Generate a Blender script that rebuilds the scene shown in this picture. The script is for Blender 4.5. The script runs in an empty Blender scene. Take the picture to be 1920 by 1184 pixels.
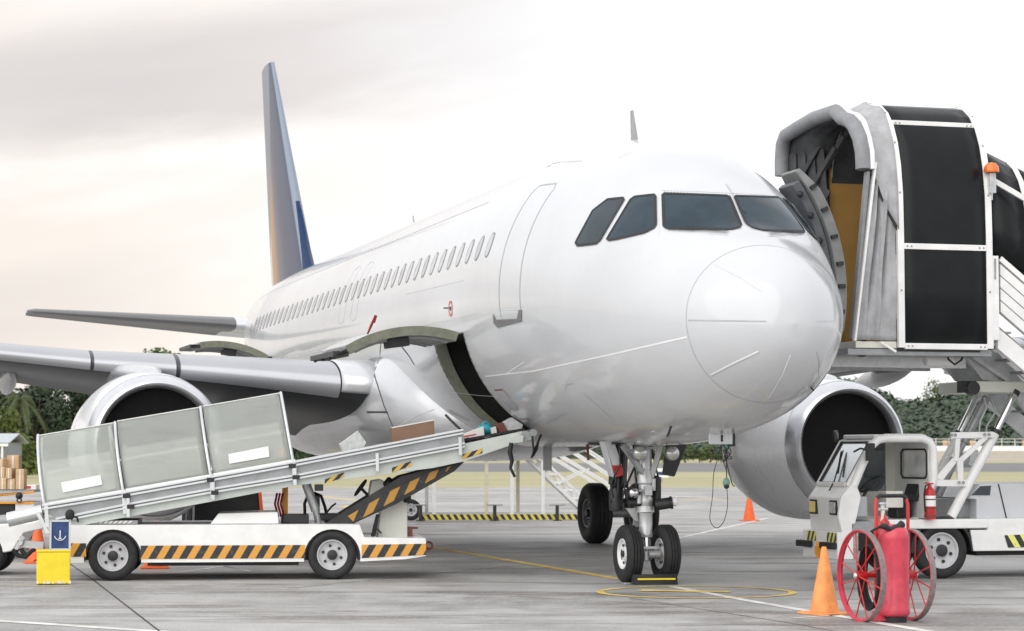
import bpy, bmesh, math, random
import numpy as np
from mathutils import Vector, Matrix
from mathutils.bvhtree import BVHTree
random.seed(7)
rng = np.random.default_rng(7)
R = math.radians
sc = bpy.context.scene
COL = sc.collection

# ------------------------------------------------------------------ camera
F_PX, CAM_Z, YAW, PITCH = 4242.4, 1.725, 0.273807, 0.06053
cam_d = bpy.data.cameras.new("camera")
cam_d.sensor_width = 36.0
cam_d.lens = F_PX / 1920 * 36
cam_d.clip_start, cam_d.clip_end = 0.5, 20000
cam_d.dof.use_dof = True
cam_d.dof.focus_distance = 30.0
cam_d.dof.aperture_fstop = 3.6
cam = bpy.data.objects.new("camera", cam_d)
cam.location = (0, 0, CAM_Z)
cam.rotation_euler = (math.pi / 2 + PITCH, 0, 0)
COL.objects.link(cam)
sc.camera = cam

# ------------------------------------------------------------------ exposure, sky, sun
sc.view_settings.view_transform = 'Standard'
sc.view_settings.look = 'None'
sc.view_settings.gamma = 1
sc.view_settings.exposure = 0.63
SUN_EL, SUN_AZ = R(31), R(214)          # azimuth clockwise from +Y: behind the camera, to its left
SUN_DIR = Vector((math.sin(SUN_AZ) * math.cos(SUN_EL), math.cos(SUN_AZ) * math.cos(SUN_EL), math.sin(SUN_EL)))
sun_d = bpy.data.lights.new("sun", 'SUN')
sun_d.energy, sun_d.angle, sun_d.color = 1.35, R(85), (1, .965, .91)
sun = bpy.data.objects.new("sun", sun_d)
sun.rotation_euler = (-SUN_DIR).to_track_quat('-Z', 'Y').to_euler()
COL.objects.link(sun)

W = bpy.data.worlds.new("World")
sc.world = W
W.use_nodes = True


class NT:
    """small helper to write node trees"""
    def __init__(s, tree):
        s.t = tree
        s.t.nodes.clear()

    def n(s, typ, **kw):
        nd = s.t.nodes.new(typ)
        for k, v in kw.items():
            if k.startswith('i_'):
                nd.inputs[int(k[2:])].default_value = v
            else:
                setattr(nd, k, v)
        return nd

    def l(s, a, ao, b, bi):
        s.t.links.new(a.outputs[ao], b.inputs[bi])

    def math(s, op, a, b=None, clamp=False):
        nd = s.t.nodes.new('ShaderNodeMath')
        nd.operation, nd.use_clamp = op, clamp
        for i, x in enumerate((a, b)):
            if x is None:
                continue
            if isinstance(x, tuple):
                s.t.links.new(x[0].outputs[x[1]], nd.inputs[i])
            else:
                nd.inputs[i].default_value = x
        return (nd, 0)

    def smooth(s, x, a, b):
        nd = s.t.nodes.new('ShaderNodeMapRange')
        nd.interpolation_type = 'SMOOTHSTEP'
        s.t.links.new(x[0].outputs[x[1]], nd.inputs[0])
        nd.inputs[1].default_value, nd.inputs[2].default_value = a, b
        return (nd, 0)

    def mix(s, f, a, b, blend='MIX'):
        nd = s.t.nodes.new('ShaderNodeMix')
        nd.data_type, nd.blend_type = 'RGBA', blend
        for sock, x in ((nd.inputs[0], f), (nd.inputs[6], a), (nd.inputs[7], b)):
            if isinstance(x, tuple) and hasattr(x[0], 'outputs'):
                s.t.links.new(x[0].outputs[x[1]], sock)
            else:
                sock.default_value = x if not isinstance(x, tuple) or len(x) == 4 else (*x, 1)
        return (nd, 2)


t = NT(W.node_tree)
out = t.n('ShaderNodeOutputWorld')
bg = t.n('ShaderNodeBackground')
bg.inputs[1].default_value = 0.1
t.l(bg, 0, out, 0)
sky = t.n('ShaderNodeTexSky')
sky.sky_type = 'NISHITA'
sky.sun_disc = False
sky.sun_elevation, sky.sun_rotation = SUN_EL, SUN_AZ
tc = t.n('ShaderNodeTexCoord')
sep = t.n('ShaderNodeSeparateXYZ')
t.l(tc, 'Generated', sep, 0)
az = t.math('ARCTAN2', (sep, 0), (sep, 1))
el = t.math('ARCSINE', (sep, 2))
els = t.math('SUBTRACT', el, t.math('MULTIPLY', az, 0.16))
cmb = t.n('ShaderNodeCombineXYZ')
t.l(*az, cmb, 0)
t.l(*els, cmb, 1)
mp = t.n('ShaderNodeMapping')
mp.inputs['Scale'].default_value = (7, 30, 1)
t.l(cmb, 0, mp, 0)
n1 = t.n('ShaderNodeTexNoise')
n1.inputs['Scale'].default_value, n1.inputs['Detail'].default_value = 1.0, 5
n1.inputs['Roughness'].default_value = .52
t.l(mp, 0, n1, 0)
mp2 = t.n('ShaderNodeMapping')
mp2.inputs['Scale'].default_value = (2.2, 3.2, 2.6)
t.l(tc, 'Generated', mp2, 0)
n2 = t.n('ShaderNodeTexNoise')
n2.inputs['Scale'].default_value, n2.inputs['Detail'].default_value = 1.2, 6
t.l(mp2, 0, n2, 0)
# overcast sheet with soft brighter and darker clouds all round
broad = t.smooth((n2, 0), .3, .72)
sheet = t.mix(broad, (7.1, 7.15, 7.3), (8.3, 8.25, 8.15))
# grey streak in the upper left and a fainter one below it
left = t.math('SUBTRACT', 1.0, t.smooth(az, -.17, .10))
wob = t.math('MULTIPLY', t.math('SUBTRACT', (n1, 0), .5), .05)
e2 = t.math('ADD', els, wob)
b1 = t.math('MULTIPLY', t.smooth(e2, .150, .176), t.math('SUBTRACT', 1.0, t.smooth(e2, .200, .222)))
b2 = t.math('MULTIPLY', t.smooth(e2, .062, .094), t.math('SUBTRACT', 1.0, t.smooth(e2, .106, .128)))
left2 = t.math('SUBTRACT', 1.0, t.smooth(az, -.235, -.10))
m1 = t.math('MULTIPLY', b1, left)
m2 = t.math('MULTIPLY', t.math('MULTIPLY', b2, left2), .55)
tex = t.math('ADD', t.math('MULTIPLY', (n1, 0), .7), .55)
mg = t.math('MULTIPLY', t.math('ADD', m1, m2), tex, True)
peach = t.math('MULTIPLY', t.math('SUBTRACT', 1.0, t.smooth(az, -.24, .14)), t.math('SUBTRACT', 1.0, t.smooth(els, .24, .34)))
peach = t.math('MULTIPLY', peach, t.smooth((n1, 0), .05, .6))
sh2 = t.mix(peach, sheet, (6.5, 5.85, 5.3))
sh3 = t.mix(mg, sh2, (4.95, 4.55, 4.42))
fin = t.mix(.93, (sky, 0), sh3)
t.l(*fin, bg, 0)


# ------------------------------------------------------------------ materials
def pm(name, col, rough=.5, metal=0., var=.05, scale=6., bump=0., coat=0., trans=0., alpha=1., spec=.5, fine=0., stretch=(1, 1, 1), ior=1.45):
    m = bpy.data.materials.new(name)
    m.use_nodes = True
    t = NT(m.node_tree)
    o = t.n('ShaderNodeOutputMaterial')
    p = t.n('ShaderNodeBsdfPrincipled')
    t.l(p, 0, o, 0)
    tc = t.n('ShaderNodeTexCoord')
    mp = t.n('ShaderNodeMapping')
    mp.inputs['Scale'].default_value = stretch
    t.l(tc, 'Object', mp, 0)
    nz = t.n('ShaderNodeTexNoise')
    nz.inputs['Scale'].default_value, nz.inputs['Detail'].default_value = scale, 6
    nz.inputs['Roughness'].default_value = .6
    t.l(mp, 0, nz, 0)
    f = t.smooth((nz, 0), .3, .7)
    c = t.mix(f, tuple(x * (1 - var) for x in col), tuple(min(1, x * (1 + var)) for x in col))
    t.l(*c, p, 'Base Color')
    r = t.math('ADD', t.math('MULTIPLY', (nz, 0), .16 * min(1, rough * 3)), rough - .08 * min(1, rough * 3), True)
    t.l(*r, p, 'Roughness')
    p.inputs['Metallic'].default_value = metal
    p.inputs['Coat Weight'].default_value = coat
    p.inputs['Coat Roughness'].default_value = .06
    p.inputs['Specular IOR Level'].default_value = spec
    p.inputs['Transmission Weight'].default_value = trans
    p.inputs['IOR'].default_value = ior
    p.inputs['Alpha'].default_value = alpha
    if bump:
        n2 = t.n('ShaderNodeTexNoise')
        n2.inputs['Scale'].default_value = fine or scale * 6
        n2.inputs['Detail'].default_value = 4
        t.l(mp, 0, n2, 0)
        b = t.n('ShaderNodeBump')
        b.inputs['Strength'].default_value = bump
        b.inputs['Distance'].default_value = .02
        t.l(n2, 0, b, 'Height')
        t.l(b, 0, p, 'Normal')
    return m


def stripes(name, c1, c2, period, slant, rough=.45, axis=(0, 2)):
    """slanted hazard stripes along a local axis"""
    m = bpy.data.materials.new(name)
    m.use_nodes = True
    t = NT(m.node_tree)
    o = t.n('ShaderNodeOutputMaterial')
    p = t.n('ShaderNodeBsdfPrincipled')
    t.l(p, 0, o, 0)
    tc = t.n('ShaderNodeTexCoord')
    s = t.n('ShaderNodeSeparateXYZ')
    t.l(tc, 'Object', s, 0)
    x = t.math('SUBTRACT', (s, axis[0]), t.math('MULTIPLY', (s, axis[1]), slant))
    fr = t.math('FRACT', t.math('ADD', t.math('DIVIDE', x, period), 100.0))
    g = t.math('GREATER_THAN', fr, .5)
    nz = t.n('ShaderNodeTexNoise')
    nz.inputs['Scale'].default_value, nz.inputs['Detail'].default_value = 14, 6
    t.l(tc, 'Object', nz, 0)
    wear = t.math('MULTIPLY', t.smooth((nz, 0), .5, .8), .35)
    c = t.mix(g, c1, c2)
    c = t.mix(wear, c, (.2, .18, .15))
    t.l(*c, p, 'Base Color')
    p.inputs['Roughness'].default_value = rough
    return m


M = {}
M['aircraft_white'] = pm('aircraft_white', (.57, .586, .612), .24, var=.03, scale=.9, coat=.55, bump=.10, fine=1.3)
M['nacelle_white'] = pm('nacelle_white', (.76, .77, .79), .28, var=.03, scale=.9, coat=.4)
M['aircraft_grey'] = pm('aircraft_grey', (.40, .41, .43), .33, var=.05, scale=1.5, coat=.3)
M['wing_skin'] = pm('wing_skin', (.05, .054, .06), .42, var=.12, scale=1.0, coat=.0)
M['tail_grey'] = pm('tail_grey', (.12, .122, .128), .4, var=.06, scale=1.0, coat=.1)
M['slat_metal'] = pm('slat_metal', (.42, .43, .46), .32, metal=.4, var=.03, scale=.8)
M['bare_metal'] = pm('bare_metal', (.66, .67, .69), .22, metal=.8, var=.05, scale=1.2)
M['fairing_skin'] = pm('fairing_skin', (.60, .61, .635), .2, metal=.25, var=.03, scale=1.5, coat=.5)
M['lip_metal'] = pm('lip_metal', (.70, .71, .74), .3, metal=.85, var=.04, scale=3)
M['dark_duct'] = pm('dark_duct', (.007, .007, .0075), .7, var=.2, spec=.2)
M['fan_blade'] = pm('fan_blade', (.028, .028, .028), .5, var=.2, spec=.3)
M['seam'] = pm('seam', (.40, .41, .43), .6, var=.1)
M['seam_faint'] = pm('seam_faint', (.56, .58, .61), .5, var=.08)
M['seam_dark'] = pm('seam_dark', (.06, .06, .065), .6, var=.1)
M['strip_white'] = pm('strip_white', (.86, .86, .87), .35, var=.02)
M['window_shade'] = pm('window_shade', (.46, .47, .49), .2, var=.06, coat=.3)
M['window_shade_pale'] = pm('window_shade_pale', (.54, .55, .57), .2, var=.06, coat=.3)
M['window_shade_dark'] = pm('window_shade_dark', (.37, .38, .40), .2, var=.06, coat=.3)
M['worn_tread'] = pm('worn_tread', (.22, .185, .18), .6, var=.2, scale=20)
M['lining_dark'] = pm('lining_dark', (.11, .115, .125), .5, var=.15, scale=6)
M['door_edge'] = pm('door_edge', (.19, .195, .195), .45, var=.12, scale=7)
M['window_rim'] = pm('window_rim', (.27, .28, .30), .4, var=.05)
M['cockpit_glass'] = pm('cockpit_glass', (.016, .034, .050), .07, var=.4, scale=1.3, coat=.12, spec=.45)
M['black_seal'] = pm('black_seal', (.02, .021, .023), .55)
M['olive_frame'] = pm('olive_frame', (.22, .23, .18), .5, var=.15, scale=9)
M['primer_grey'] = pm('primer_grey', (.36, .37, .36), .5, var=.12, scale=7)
M['dark_metal'] = pm('dark_metal', (.045, .046, .048), .45, metal=.5, var=.2)
M['sill_grey'] = pm('sill_grey', (.17, .17, .175), .4, var=.1)
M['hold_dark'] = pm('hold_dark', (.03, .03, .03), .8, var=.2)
M['tyre'] = pm('tyre', (.022, .022, .023), .72, var=.25, scale=12, bump=.15)
M['rim_white'] = pm('rim_white', (.52, .52, .54), .35, var=.06, scale=10)
M['rim_bright'] = pm('rim_bright', (.78, .78, .79), .35, var=.05, scale=10)
M['rim_grey'] = pm('rim_grey', (.22, .22, .23), .45, metal=.3, var=.15)
M['hub_dark'] = pm('hub_dark', (.03, .03, .033), .5)
M['strut_grey'] = pm('strut_grey', (.55, .56, .57), .32, metal=.35, var=.1, scale=9)
M['chrome'] = pm('chrome', (.75, .75, .77), .12, metal=1, var=.03)
M['lamp_glass'] = pm('lamp_glass', (.55, .56, .54), .12, metal=.6, var=.2, scale=30)
M['red_paint'] = pm('red_paint', (.50, .018, .022), .35, var=.1, coat=.3)
M['red_faded'] = pm('red_faded', (.58, .055, .09), .36, var=.16, scale=5, coat=.2)
M['red_cloth'] = pm('red_cloth', (.22, .015, .02), .8)
M['white_paint'] = pm('white_paint', (.82, .82, .815), .34, var=.06, scale=3, coat=.25)
M['hood_grey'] = pm('hood_grey', (.56, .57, .60), .4, var=.04, scale=3, coat=.2)
M['cream_paint'] = pm('cream_paint', (.66, .66, .60), .4, var=.05, scale=4, coat=.2)
M['pale_green_paint'] = pm('pale_green_paint', (.56, .60, .57), .42, var=.06, scale=3, coat=.15)
M['aluminium'] = pm('aluminium', (.66, .68, .70), .3, metal=.6, var=.04, scale=2)
M['steel_grey'] = pm('steel_grey', (.33, .34, .35), .42, metal=.35, var=.12, scale=6)
M['rubber'] = pm('rubber', (.018, .018, .019), .65)
M['black_plastic'] = pm('black_plastic', (.02, .021, .022), .42)
M['black_panel'] = pm('black_panel', (.008, .0095, .011), .34, var=.3, scale=1.5, spec=.28, bump=.15, fine=1.8)
M['canvas'] = pm('canvas', (.40, .40, .415), .75, var=.12, scale=5, bump=.25)
M['canvas_shaded'] = pm('canvas_shaded', (.05, .052, .055), .7, var=.3, scale=4, bump=.3)  # canvas inside the canopy, shade put into its dark colour
M['pad_grey'] = pm('pad_grey', (.24, .245, .26), .6, var=.1, scale=7, bump=.2)
M['brown_panel'] = pm('brown_panel', (.45, .25, .07), .6, var=.06, scale=2)
M['orange_lens'] = pm('orange_lens', (.80, .17, .01), .15, var=.1, coat=.6)
M['yellow_lens'] = pm('yellow_lens', (.75, .55, .06), .12, var=.15, scale=30, coat=.6)
M['cone_orange'] = pm('cone_orange', (.82, .30, .09), .5, var=.16, scale=7)
M['cone_red'] = pm('cone_red', (.80, .14, .03), .5, var=.08, scale=9)
M['yellow_paint'] = pm('yellow_paint', (.85, .66, .03), .42, var=.06, scale=6)
M['blue_paint'] = pm('blue_paint', (.022, .055, .17), .3, var=.3, scale=9, coat=.3)
M['cardboard'] = pm('cardboard', (.26, .16, .11), .8, var=.08, scale=4)
M['carton_pale'] = pm('carton_pale', (.58, .40, .23), .75, var=.15, scale=6)
M['carton_white'] = pm('carton_white', (.74, .72, .69), .6, var=.06)
M['foil_wrap'] = pm('foil_wrap', (.62, .64, .64), .4, var=.15, scale=14)
M['cyan_plastic'] = pm('cyan_plastic', (.04, .33, .42), .35, var=.2, scale=20)
M['orange_paint'] = pm('orange_paint', (.72, .30, .02), .4, var=.1)
M['yellow_line'] = pm('yellow_line', (.74, .54, .15), .75, var=.28, scale=3)
M['white_line'] = pm('white_line', (.66, .65, .63), .75, var=.25, scale=2.5)
M['joint'] = pm('joint', (.05, .05, .05), .9)
M['wire_black'] = pm('wire_black', (.03, .03, .032), .6)
M['green_plastic'] = pm('green_plastic', (.16, .30, .24), .5)
M['post_white'] = pm('post_white', (.80, .80, .78), .45, var=.05)
M['post_cream'] = pm('post_cream', (.66, .62, .47), .5, var=.08)
M['rust_brown'] = pm('rust_brown', (.17, .055, .04), .6, var=.2)
M['shed_roof'] = pm('shed_roof', (.46, .50, .54), .5, var=.08, scale=1, stretch=(4, 1, 1))
M['shed_wall'] = pm('shed_wall', (.26, .28, .31), .7, var=.1, scale=1)
M['clear_glass'] = pm('clear_glass', (.86, .89, .89), .05, metal=.5, var=.04, alpha=.82, coat=.6)
M['pale_glass'] = pm('pale_glass', (.74, .76, .75), .08, var=.05, alpha=.72, coat=.6)  # pale diffuse tint stands in for the reflection on the pane
M['sky_glass'] = pm('sky_glass', (.90, .92, .92), .16, metal=.95, var=.02, alpha=.92)
M['cab_glass'] = pm('cab_glass', (.10, .12, .135), .06, var=.3, scale=1.5, alpha=.75, coat=.8)
M['dark_glass'] = pm('dark_glass', (.035, .045, .055), .05, var=.2, coat=.8)
M['haz_orange'] = stripes('haz_orange', (.70, .33, .05), (.022, .026, .030), .205, .58)
M['haz_arm'] = stripes('haz_arm', (.48, .24, .035), (.022, .024, .026), .215, .45)
M['haz_yellow'] = stripes('haz_yellow', (.72, .60, .10), (.02, .02, .022), .17, -.6)
M['haz_small'] = stripes('haz_small', (.68, .44, .06), (.02, .02, .022), .13, .9)
M['haz_bumper'] = stripes('haz_bumper', (.75, .72, .16), (.025, .028, .03), .13, -.55, axis=(1, 2))
M['haz_bed'] = stripes('haz_bed', (.80, .78, .20), (.025, .028, .03), .19, -.62)


def mat_custom(name):
    m = bpy.data.materials.new(name)
    m.use_nodes = True
    t = NT(m.node_tree)
    o = t.n('ShaderNodeOutputMaterial')
    p = t.n('ShaderNodeBsdfPrincipled')
    t.l(p, 0, o, 0)
    tc = t.n('ShaderNodeTexCoord')
    return m, t, p, tc


def noise(t, tc, scale, detail=6, rough=.6, stretch=None, out='Object'):
    nz = t.n('ShaderNodeTexNoise')
    nz.inputs['Scale'].default_value, nz.inputs['Detail'].default_value = scale, detail
    nz.inputs['Roughness'].default_value = rough
    if stretch:
        mp = t.n('ShaderNodeMapping')
        mp.inputs['Scale'].default_value = stretch
        t.l(tc, out, mp, 0)
        t.l(mp, 0, nz, 0)
    else:
        t.l(tc, out, nz, 0)
    return (nz, 0)


def apron_mat():
    m, t, p, tc = mat_custom('apron_concrete')
    big = t.smooth(noise(t, tc, .16, 5), .42, .58)
    mid = t.smooth(noise(t, tc, .9, 6, .65, (1, .55, 1)), .42, .62)
    fin = noise(t, tc, 16, 5, .7)
    spk = t.smooth(noise(t, tc, 45, 3, .7), .5, .66)
    c = t.mix(big, (.242, .233, .225), (.385, .376, .368))
    c = t.mix(t.math('MULTIPLY', mid, .65), c, (.47, .465, .46))
    # rubber and oil stains, pale scuffs
    st = t.smooth(noise(t, tc, .55, 6, .7, (.35, 1.6, 1)), .49, .63)
    c = t.mix(t.math('MULTIPLY', st, .75), c, (.125, .105, .093))
    sc2 = t.smooth(noise(t, tc, 1.5, 7, .75, (.5, 2.2, 1)), .52, .66)
    c = t.mix(t.math('MULTIPLY', sc2, .5), c, (.58, .575, .57))
    c = t.mix(t.math('MULTIPLY', spk, .4), c, (.12, .12, .12))
    c = t.mix(t.math('MULTIPLY', t.smooth(fin, .48, .66), .45), c, (.50, .50, .50))
    # poured slabs: thin joint lines, square to the aeroplane's stand
    t.l(*c, p, 'Base Color')
    r = t.math('ADD', t.math('MULTIPLY', mid, .2), .55)
    t.l(*r, p, 'Roughness')
    b = t.n('ShaderNodeBump')
    b.inputs['Strength'].default_value, b.inputs['Distance'].default_value = .35, .008
    t.l(*fin, b, 'Height')
    t.l(b, 0, p, 'Normal')
    return m


def ground_mat(name, c1, c2, c3, s=.05):
    m, t, p, tc = mat_custom(name)
    a = t.smooth(noise(t, tc, s, 6, .65, (.6, 1, 1)), .3, .7)
    b = t.smooth(noise(t, tc, s * 14, 5, .7), .35, .7)
    c = t.mix(a, c1, c2)
    c = t.mix(t.math('MULTIPLY', b, .5), c, c3)
    t.l(*c, p, 'Base Color')
    p.inputs['Roughness'].default_value = .95
    return m


M['apron'] = apron_mat()
M['dry_grass'] = ground_mat('dry_grass', (.34, .31, .17), (.45, .41, .25), (.27, .27, .14), .08)
M['runway_asphalt'] = ground_mat('runway_asphalt', (.16, .16, .165), (.20, .20, .20), (.14, .14, .145), .03)
M['sand_ground'] = ground_mat('sand_ground', (.42, .36, .29), (.33, .31, .25), (.50, .44, .36), .05)
M['hill_soil'] = ground_mat('hill_soil', (.035, .05, .022), (.05, .065, .03), (.03, .04, .02), .03)


def leaf_mat(name, a, b, c):
    m, t, p, tc = mat_custom(name)
    oi = t.n('ShaderNodeObjectInfo')
    n = t.smooth(noise(t, tc, .55, 3), .32, .68)
    n2 = t.smooth(noise(t, tc, 5, 3), .3, .7)
    k = t.mix(n, a, b)
    k = t.mix(t.math('MULTIPLY', n2, .6), k, c)
    h = t.n('ShaderNodeHueSaturation')
    t.l(*k, h, 'Color')
    v = t.math('ADD', t.math('MULTIPLY', (oi, 'Random'), .5), .75)
    t.l(*v, h, 'Value')
    t.l(h, 0, p, 'Base Color')
    p.inputs['Roughness'].default_value = .6
    return m


M['leaf_dark'] = leaf_mat('leaf_dark', (.022, .042, .018), (.045, .075, .028), (.03, .055, .022))
M['leaf_bright'] = leaf_mat('leaf_bright', (.11, .15, .022), (.15, .19, .03), (.08, .12, .02))
M['leaf_hill'] = leaf_mat('leaf_hill', (.045, .075, .045), (.075, .105, .055), (.05, .08, .05))  # distance haze worked into these softer greens
M['palm_leaf'] = leaf_mat('palm_leaf', (.08, .11, .03), (.11, .14, .04), (.07, .09, .03))
M['bark'] = pm('bark', (.10, .075, .05), .9, var=.3, scale=5, bump=.4)


def fin_mat():
    """livery of the fin: pale front edge, grey blue middle, amber rear band (object axes: y aft, z up)"""
    m, t, p, tc = mat_custom('fin_livery')
    s = t.n('ShaderNodeSeparateXYZ')
    t.l(tc, 'Object', s, 0)
    le = t.math('ADD', t.math('MULTIPLY', t.math('SUBTRACT', (s, 2), 6.3), .925), 29.7)
    ch = t.math('SUBTRACT', 5.3, t.math('MULTIPLY', t.math('SUBTRACT', (s, 2), 6.3), .62))
    f = t.math('DIVIDE', t.math('SUBTRACT', (s, 1), le), ch)
    r = t.n('ShaderNodeValToRGB')
    e = r.color_ramp.elements
    e[0].position, e[0].color = 0, (.22, .26, .33, 1)
    e[1].position, e[1].color = 1, (.66, .66, .68, 1)
    for pos, c in ((.03, (.22, .26, .33)), (.04, (.05, .058, .10)), (.30, (.06, .065, .11)), (.50, (.12, .11, .14)), (.66, (.40, .21, .09)), (.84, (.50, .28, .11)), (.87, (.60, .60, .62))):
        k = e.new(pos)
        k.color = (*c, 1)
    t.l(*f, r, 0)
    # upper rear triangle stays pale grey
    up = t.math('GREATER_THAN', t.math('ADD', t.math('MULTIPLY', (s, 2), .16), f), 2.05)
    c = t.mix(up, (r, 0), (.20, .22, .26))
    t.l(*c, p, 'Base Color')
    p.inputs['Roughness'].default_value = .42
    p.inputs['Coat Weight'].default_value = .08
    return m


M['fin'] = fin_mat()
M['fin_blue'] = pm('fin_blue', (.004, .026, .095), .45, var=.08, spec=.3)


def frosted_mat():
    """scratched translucent polycarbonate: milky, lit through by the sky, blurred see-through, soft sheen"""
    m = bpy.data.materials.new('frosted_sheet')
    m.use_nodes = True
    t = NT(m.node_tree)
    o = t.n('ShaderNodeOutputMaterial')
    tc = t.n('ShaderNodeTexCoord')
    p = t.n('ShaderNodeBsdfPrincipled')
    p.inputs['Roughness'].default_value = .2
    p.inputs['Coat Weight'].default_value = 1.0
    p.inputs['Coat IOR'].default_value = 2.4
    p.inputs['Coat Roughness'].default_value = .08
    nz = noise(t, tc, 1.1, 5, .6, (1, 1, 1.6))
    sm = noise(t, tc, 3.5, 6, .7, (.35, 1, 2.2))
    c = t.mix(t.smooth(nz, .3, .7), (.55, .56, .545), (.62, .63, .605))
    c = t.mix(t.math('MULTIPLY', t.smooth(sm, .5, .8), .4), c, (.26, .28, .26))
    t.l(*c, p, 'Base Color')
    tl = t.n('ShaderNodeBsdfTranslucent')
    tl.inputs[0].default_value = (.74, .78, .73, 1)
    tr = t.n('ShaderNodeBsdfRefraction')
    tr.inputs['Color'].default_value = (.86, .91, .86, 1)
    tr.inputs['Roughness'].default_value = .10
    tr.inputs['IOR'].default_value = 1.12
    m1 = t.n('ShaderNodeMixShader')
    m1.inputs[0].default_value = .36
    t.l(p, 0, m1, 1)
    t.l(tl, 0, m1, 2)
    mx = t.n('ShaderNodeMixShader')
    f = t.math('ADD', t.math('MULTIPLY', nz, .25), .38)
    t.l(*f, mx, 0)
    t.l(m1, 0, mx, 1)
    t.l(tr, 0, mx, 2)
    t.l(mx, 0, o, 0)
    return m


M['frosted'] = frosted_mat()


# ------------------------------------------------------------------ mesh builder
class MB:
    def __init__(s):
        s.v, s.f, s.m, s.mi = [], [], [], 0

    def add(s, vs, fs):
        k = len(s.v)
        s.v += [tuple(map(float, q)) for q in vs]
        for f in fs:
            s.f.append([k + i for i in f])
            s.m.append(s.mi)
        return s

    def box(s, x0, x1, y0, y1, z0, z1):
        vs = [(x, y, z) for z in (z0, z1) for y in (y0, y1) for x in (x0, x1)]
        return s.add(vs, [(0, 2, 3, 1), (4, 5, 7, 6), (0, 1, 5, 4), (2, 6, 7, 3), (0, 4, 6, 2), (1, 3, 7, 5)])

    def obox(s, c, ax, ay, az):
        c, ax, ay, az = map(Vector, (c, ax, ay, az))
        vs = [c + ax * i + ay * j + az * k for k in (-1, 1) for j in (-1, 1) for i in (-1, 1)]
        return s.add(vs, [(0, 2, 3, 1), (4, 5, 7, 6), (0, 1, 5, 4), (2, 6, 7, 3), (0, 4, 6, 2), (1, 3, 7, 5)])

    def bar(s, p0, p1, w, h, up=(0, 0, 1)):
        """rectangular bar between two points, w across, h along up"""
        p0, p1 = Vector(p0), Vector(p1)
        d = (p1 - p0)
        x = d.normalized()
        y = Vector(up).cross(x).normalized()
        z = x.cross(y)
        return s.obox((p0 + p1) / 2, d / 2, y * w / 2, z * h / 2)

    def prism(s, poly, y0, y1):
        """polygon of (x, z) extruded along y"""
        n = len(poly)
        vs = [(x, y0, z) for x, z in poly] + [(x, y1, z) for x, z in poly]
        fs = [tuple(range(n)), tuple(range(2 * n - 1, n - 1, -1))]
        fs += [(i, i + n, (i + 1) % n + n, (i + 1) % n) for i in range(n)]
        return s.add(vs, fs)

    def slab(s, pts, thick):
        """any planar 3-D polygon given a thickness along its normal"""
        P = [Vector(p) for p in pts]
        nrm = Vector((0, 0, 0))
        for i in range(1, len(P) - 1):
            nrm += (P[i] - P[0]).cross(P[i + 1] - P[0])
        nrm.normalize()
        n = len(P)
        vs = P + [p + nrm * thick for p in P]
        fs = [tuple(range(n)), tuple(range(2 * n - 1, n - 1, -1))] + [(i, i + n, (i + 1) % n + n, (i + 1) % n) for i in range(n)]
        return s.add(vs, fs)

    def rings(s, rings, close=False, cap=True):
        n = len(rings[0])
        vs = [p for r in rings for p in r]
        fs = []
        m = len(rings)
        for i in range(m if close else m - 1):
            for j in range(n):
                a, b = i * n + j, i * n + (j + 1) % n
                k = ((i + 1) % m) * n
                fs.append((a, b, k + (j + 1) % n, k + j))
        if cap and not close:
            fs += [tuple(range(n))[::-1], tuple((m - 1) * n + i for i in range(n))]
        return s.add(vs, fs)

    def tube(s, pts, r, n=8, closed=False):
        P = [Vector(p) for p in pts]
        m = len(P)
        rr = r if isinstance(r, (list, tuple)) else [r] * m
        rings = []
        prev = None
        for i in range(m):
            if closed:
                d = P[(i + 1) % m] - P[i - 1]
            else:
                d = P[min(i + 1, m - 1)] - P[max(i - 1, 0)]
            d.normalize()
            if prev is None:
                a = Vector((0, 0, 1)) if abs(d.z) < .9 else Vector((1, 0, 0))
                u = d.cross(a).normalized()
            else:
                u = (prev - d * prev.dot(d)).normalized()
            prev = u
            w = d.cross(u)
            rings.append([P[i] + (u * math.cos(2 * math.pi * k / n) + w * math.sin(2 * math.pi * k / n)) * rr[i] for k in range(n)])
        return s.rings(rings, close=closed)

    def cyl(s, p0, p1, r0, r1=None, n=16):
        return s.tube([p0, p1], [r0, r0 if r1 is None else r1], n)

    def lathe(s, prof, o=(0, 0, 0), axis=(0, 0, 1), n=32, close=False, cap=True):
        """prof: (radius, height along axis)"""
        o, ax = Vector(o), Vector(axis).normalized()
        a = Vector((0, 0, 1)) if abs(ax.z) < .9 else Vector((1, 0, 0))
        u = ax.cross(a).normalized()
        w = ax.cross(u)
        rings = [[o + ax * h + (u * math.cos(2 * math.pi * k / n) + w * math.sin(2 * math.pi * k / n)) * max(r, 1e-4) for k in range(n)] for r, h in prof]
        return s.rings(rings, close=close, cap=cap and not close)

    def ball(s, c, r, n=16, m=10, sc=(1, 1, 1)):
        c = Vector(c)
        rings = []
        for i in range(m + 1):
            th = math.pi * i / m
            q = max(math.sin(th), 1e-3)
            rings.append([c + Vector((r * sc[0] * q * math.cos(2 * math.pi * k / n), r * sc[1] * q * math.sin(2 * math.pi * k / n), -r * sc[2] * math.cos(th))) for k in range(n)])
        return s.rings(rings)

    def torus(s, c, axis, r, q, n=40, k=8):
        c, ax = Vector(c), Vector(axis).normalized()
        a = Vector((0, 0, 1)) if abs(ax.z) < .9 else Vector((1, 0, 0))
        u = ax.cross(a).normalized()
        w = ax.cross(u)
        return s.tube([c + (u * math.cos(2 * math.pi * i / n) + w * math.sin(2 * math.pi * i / n)) * r for i in range(n)], q, k, closed=True)

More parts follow.
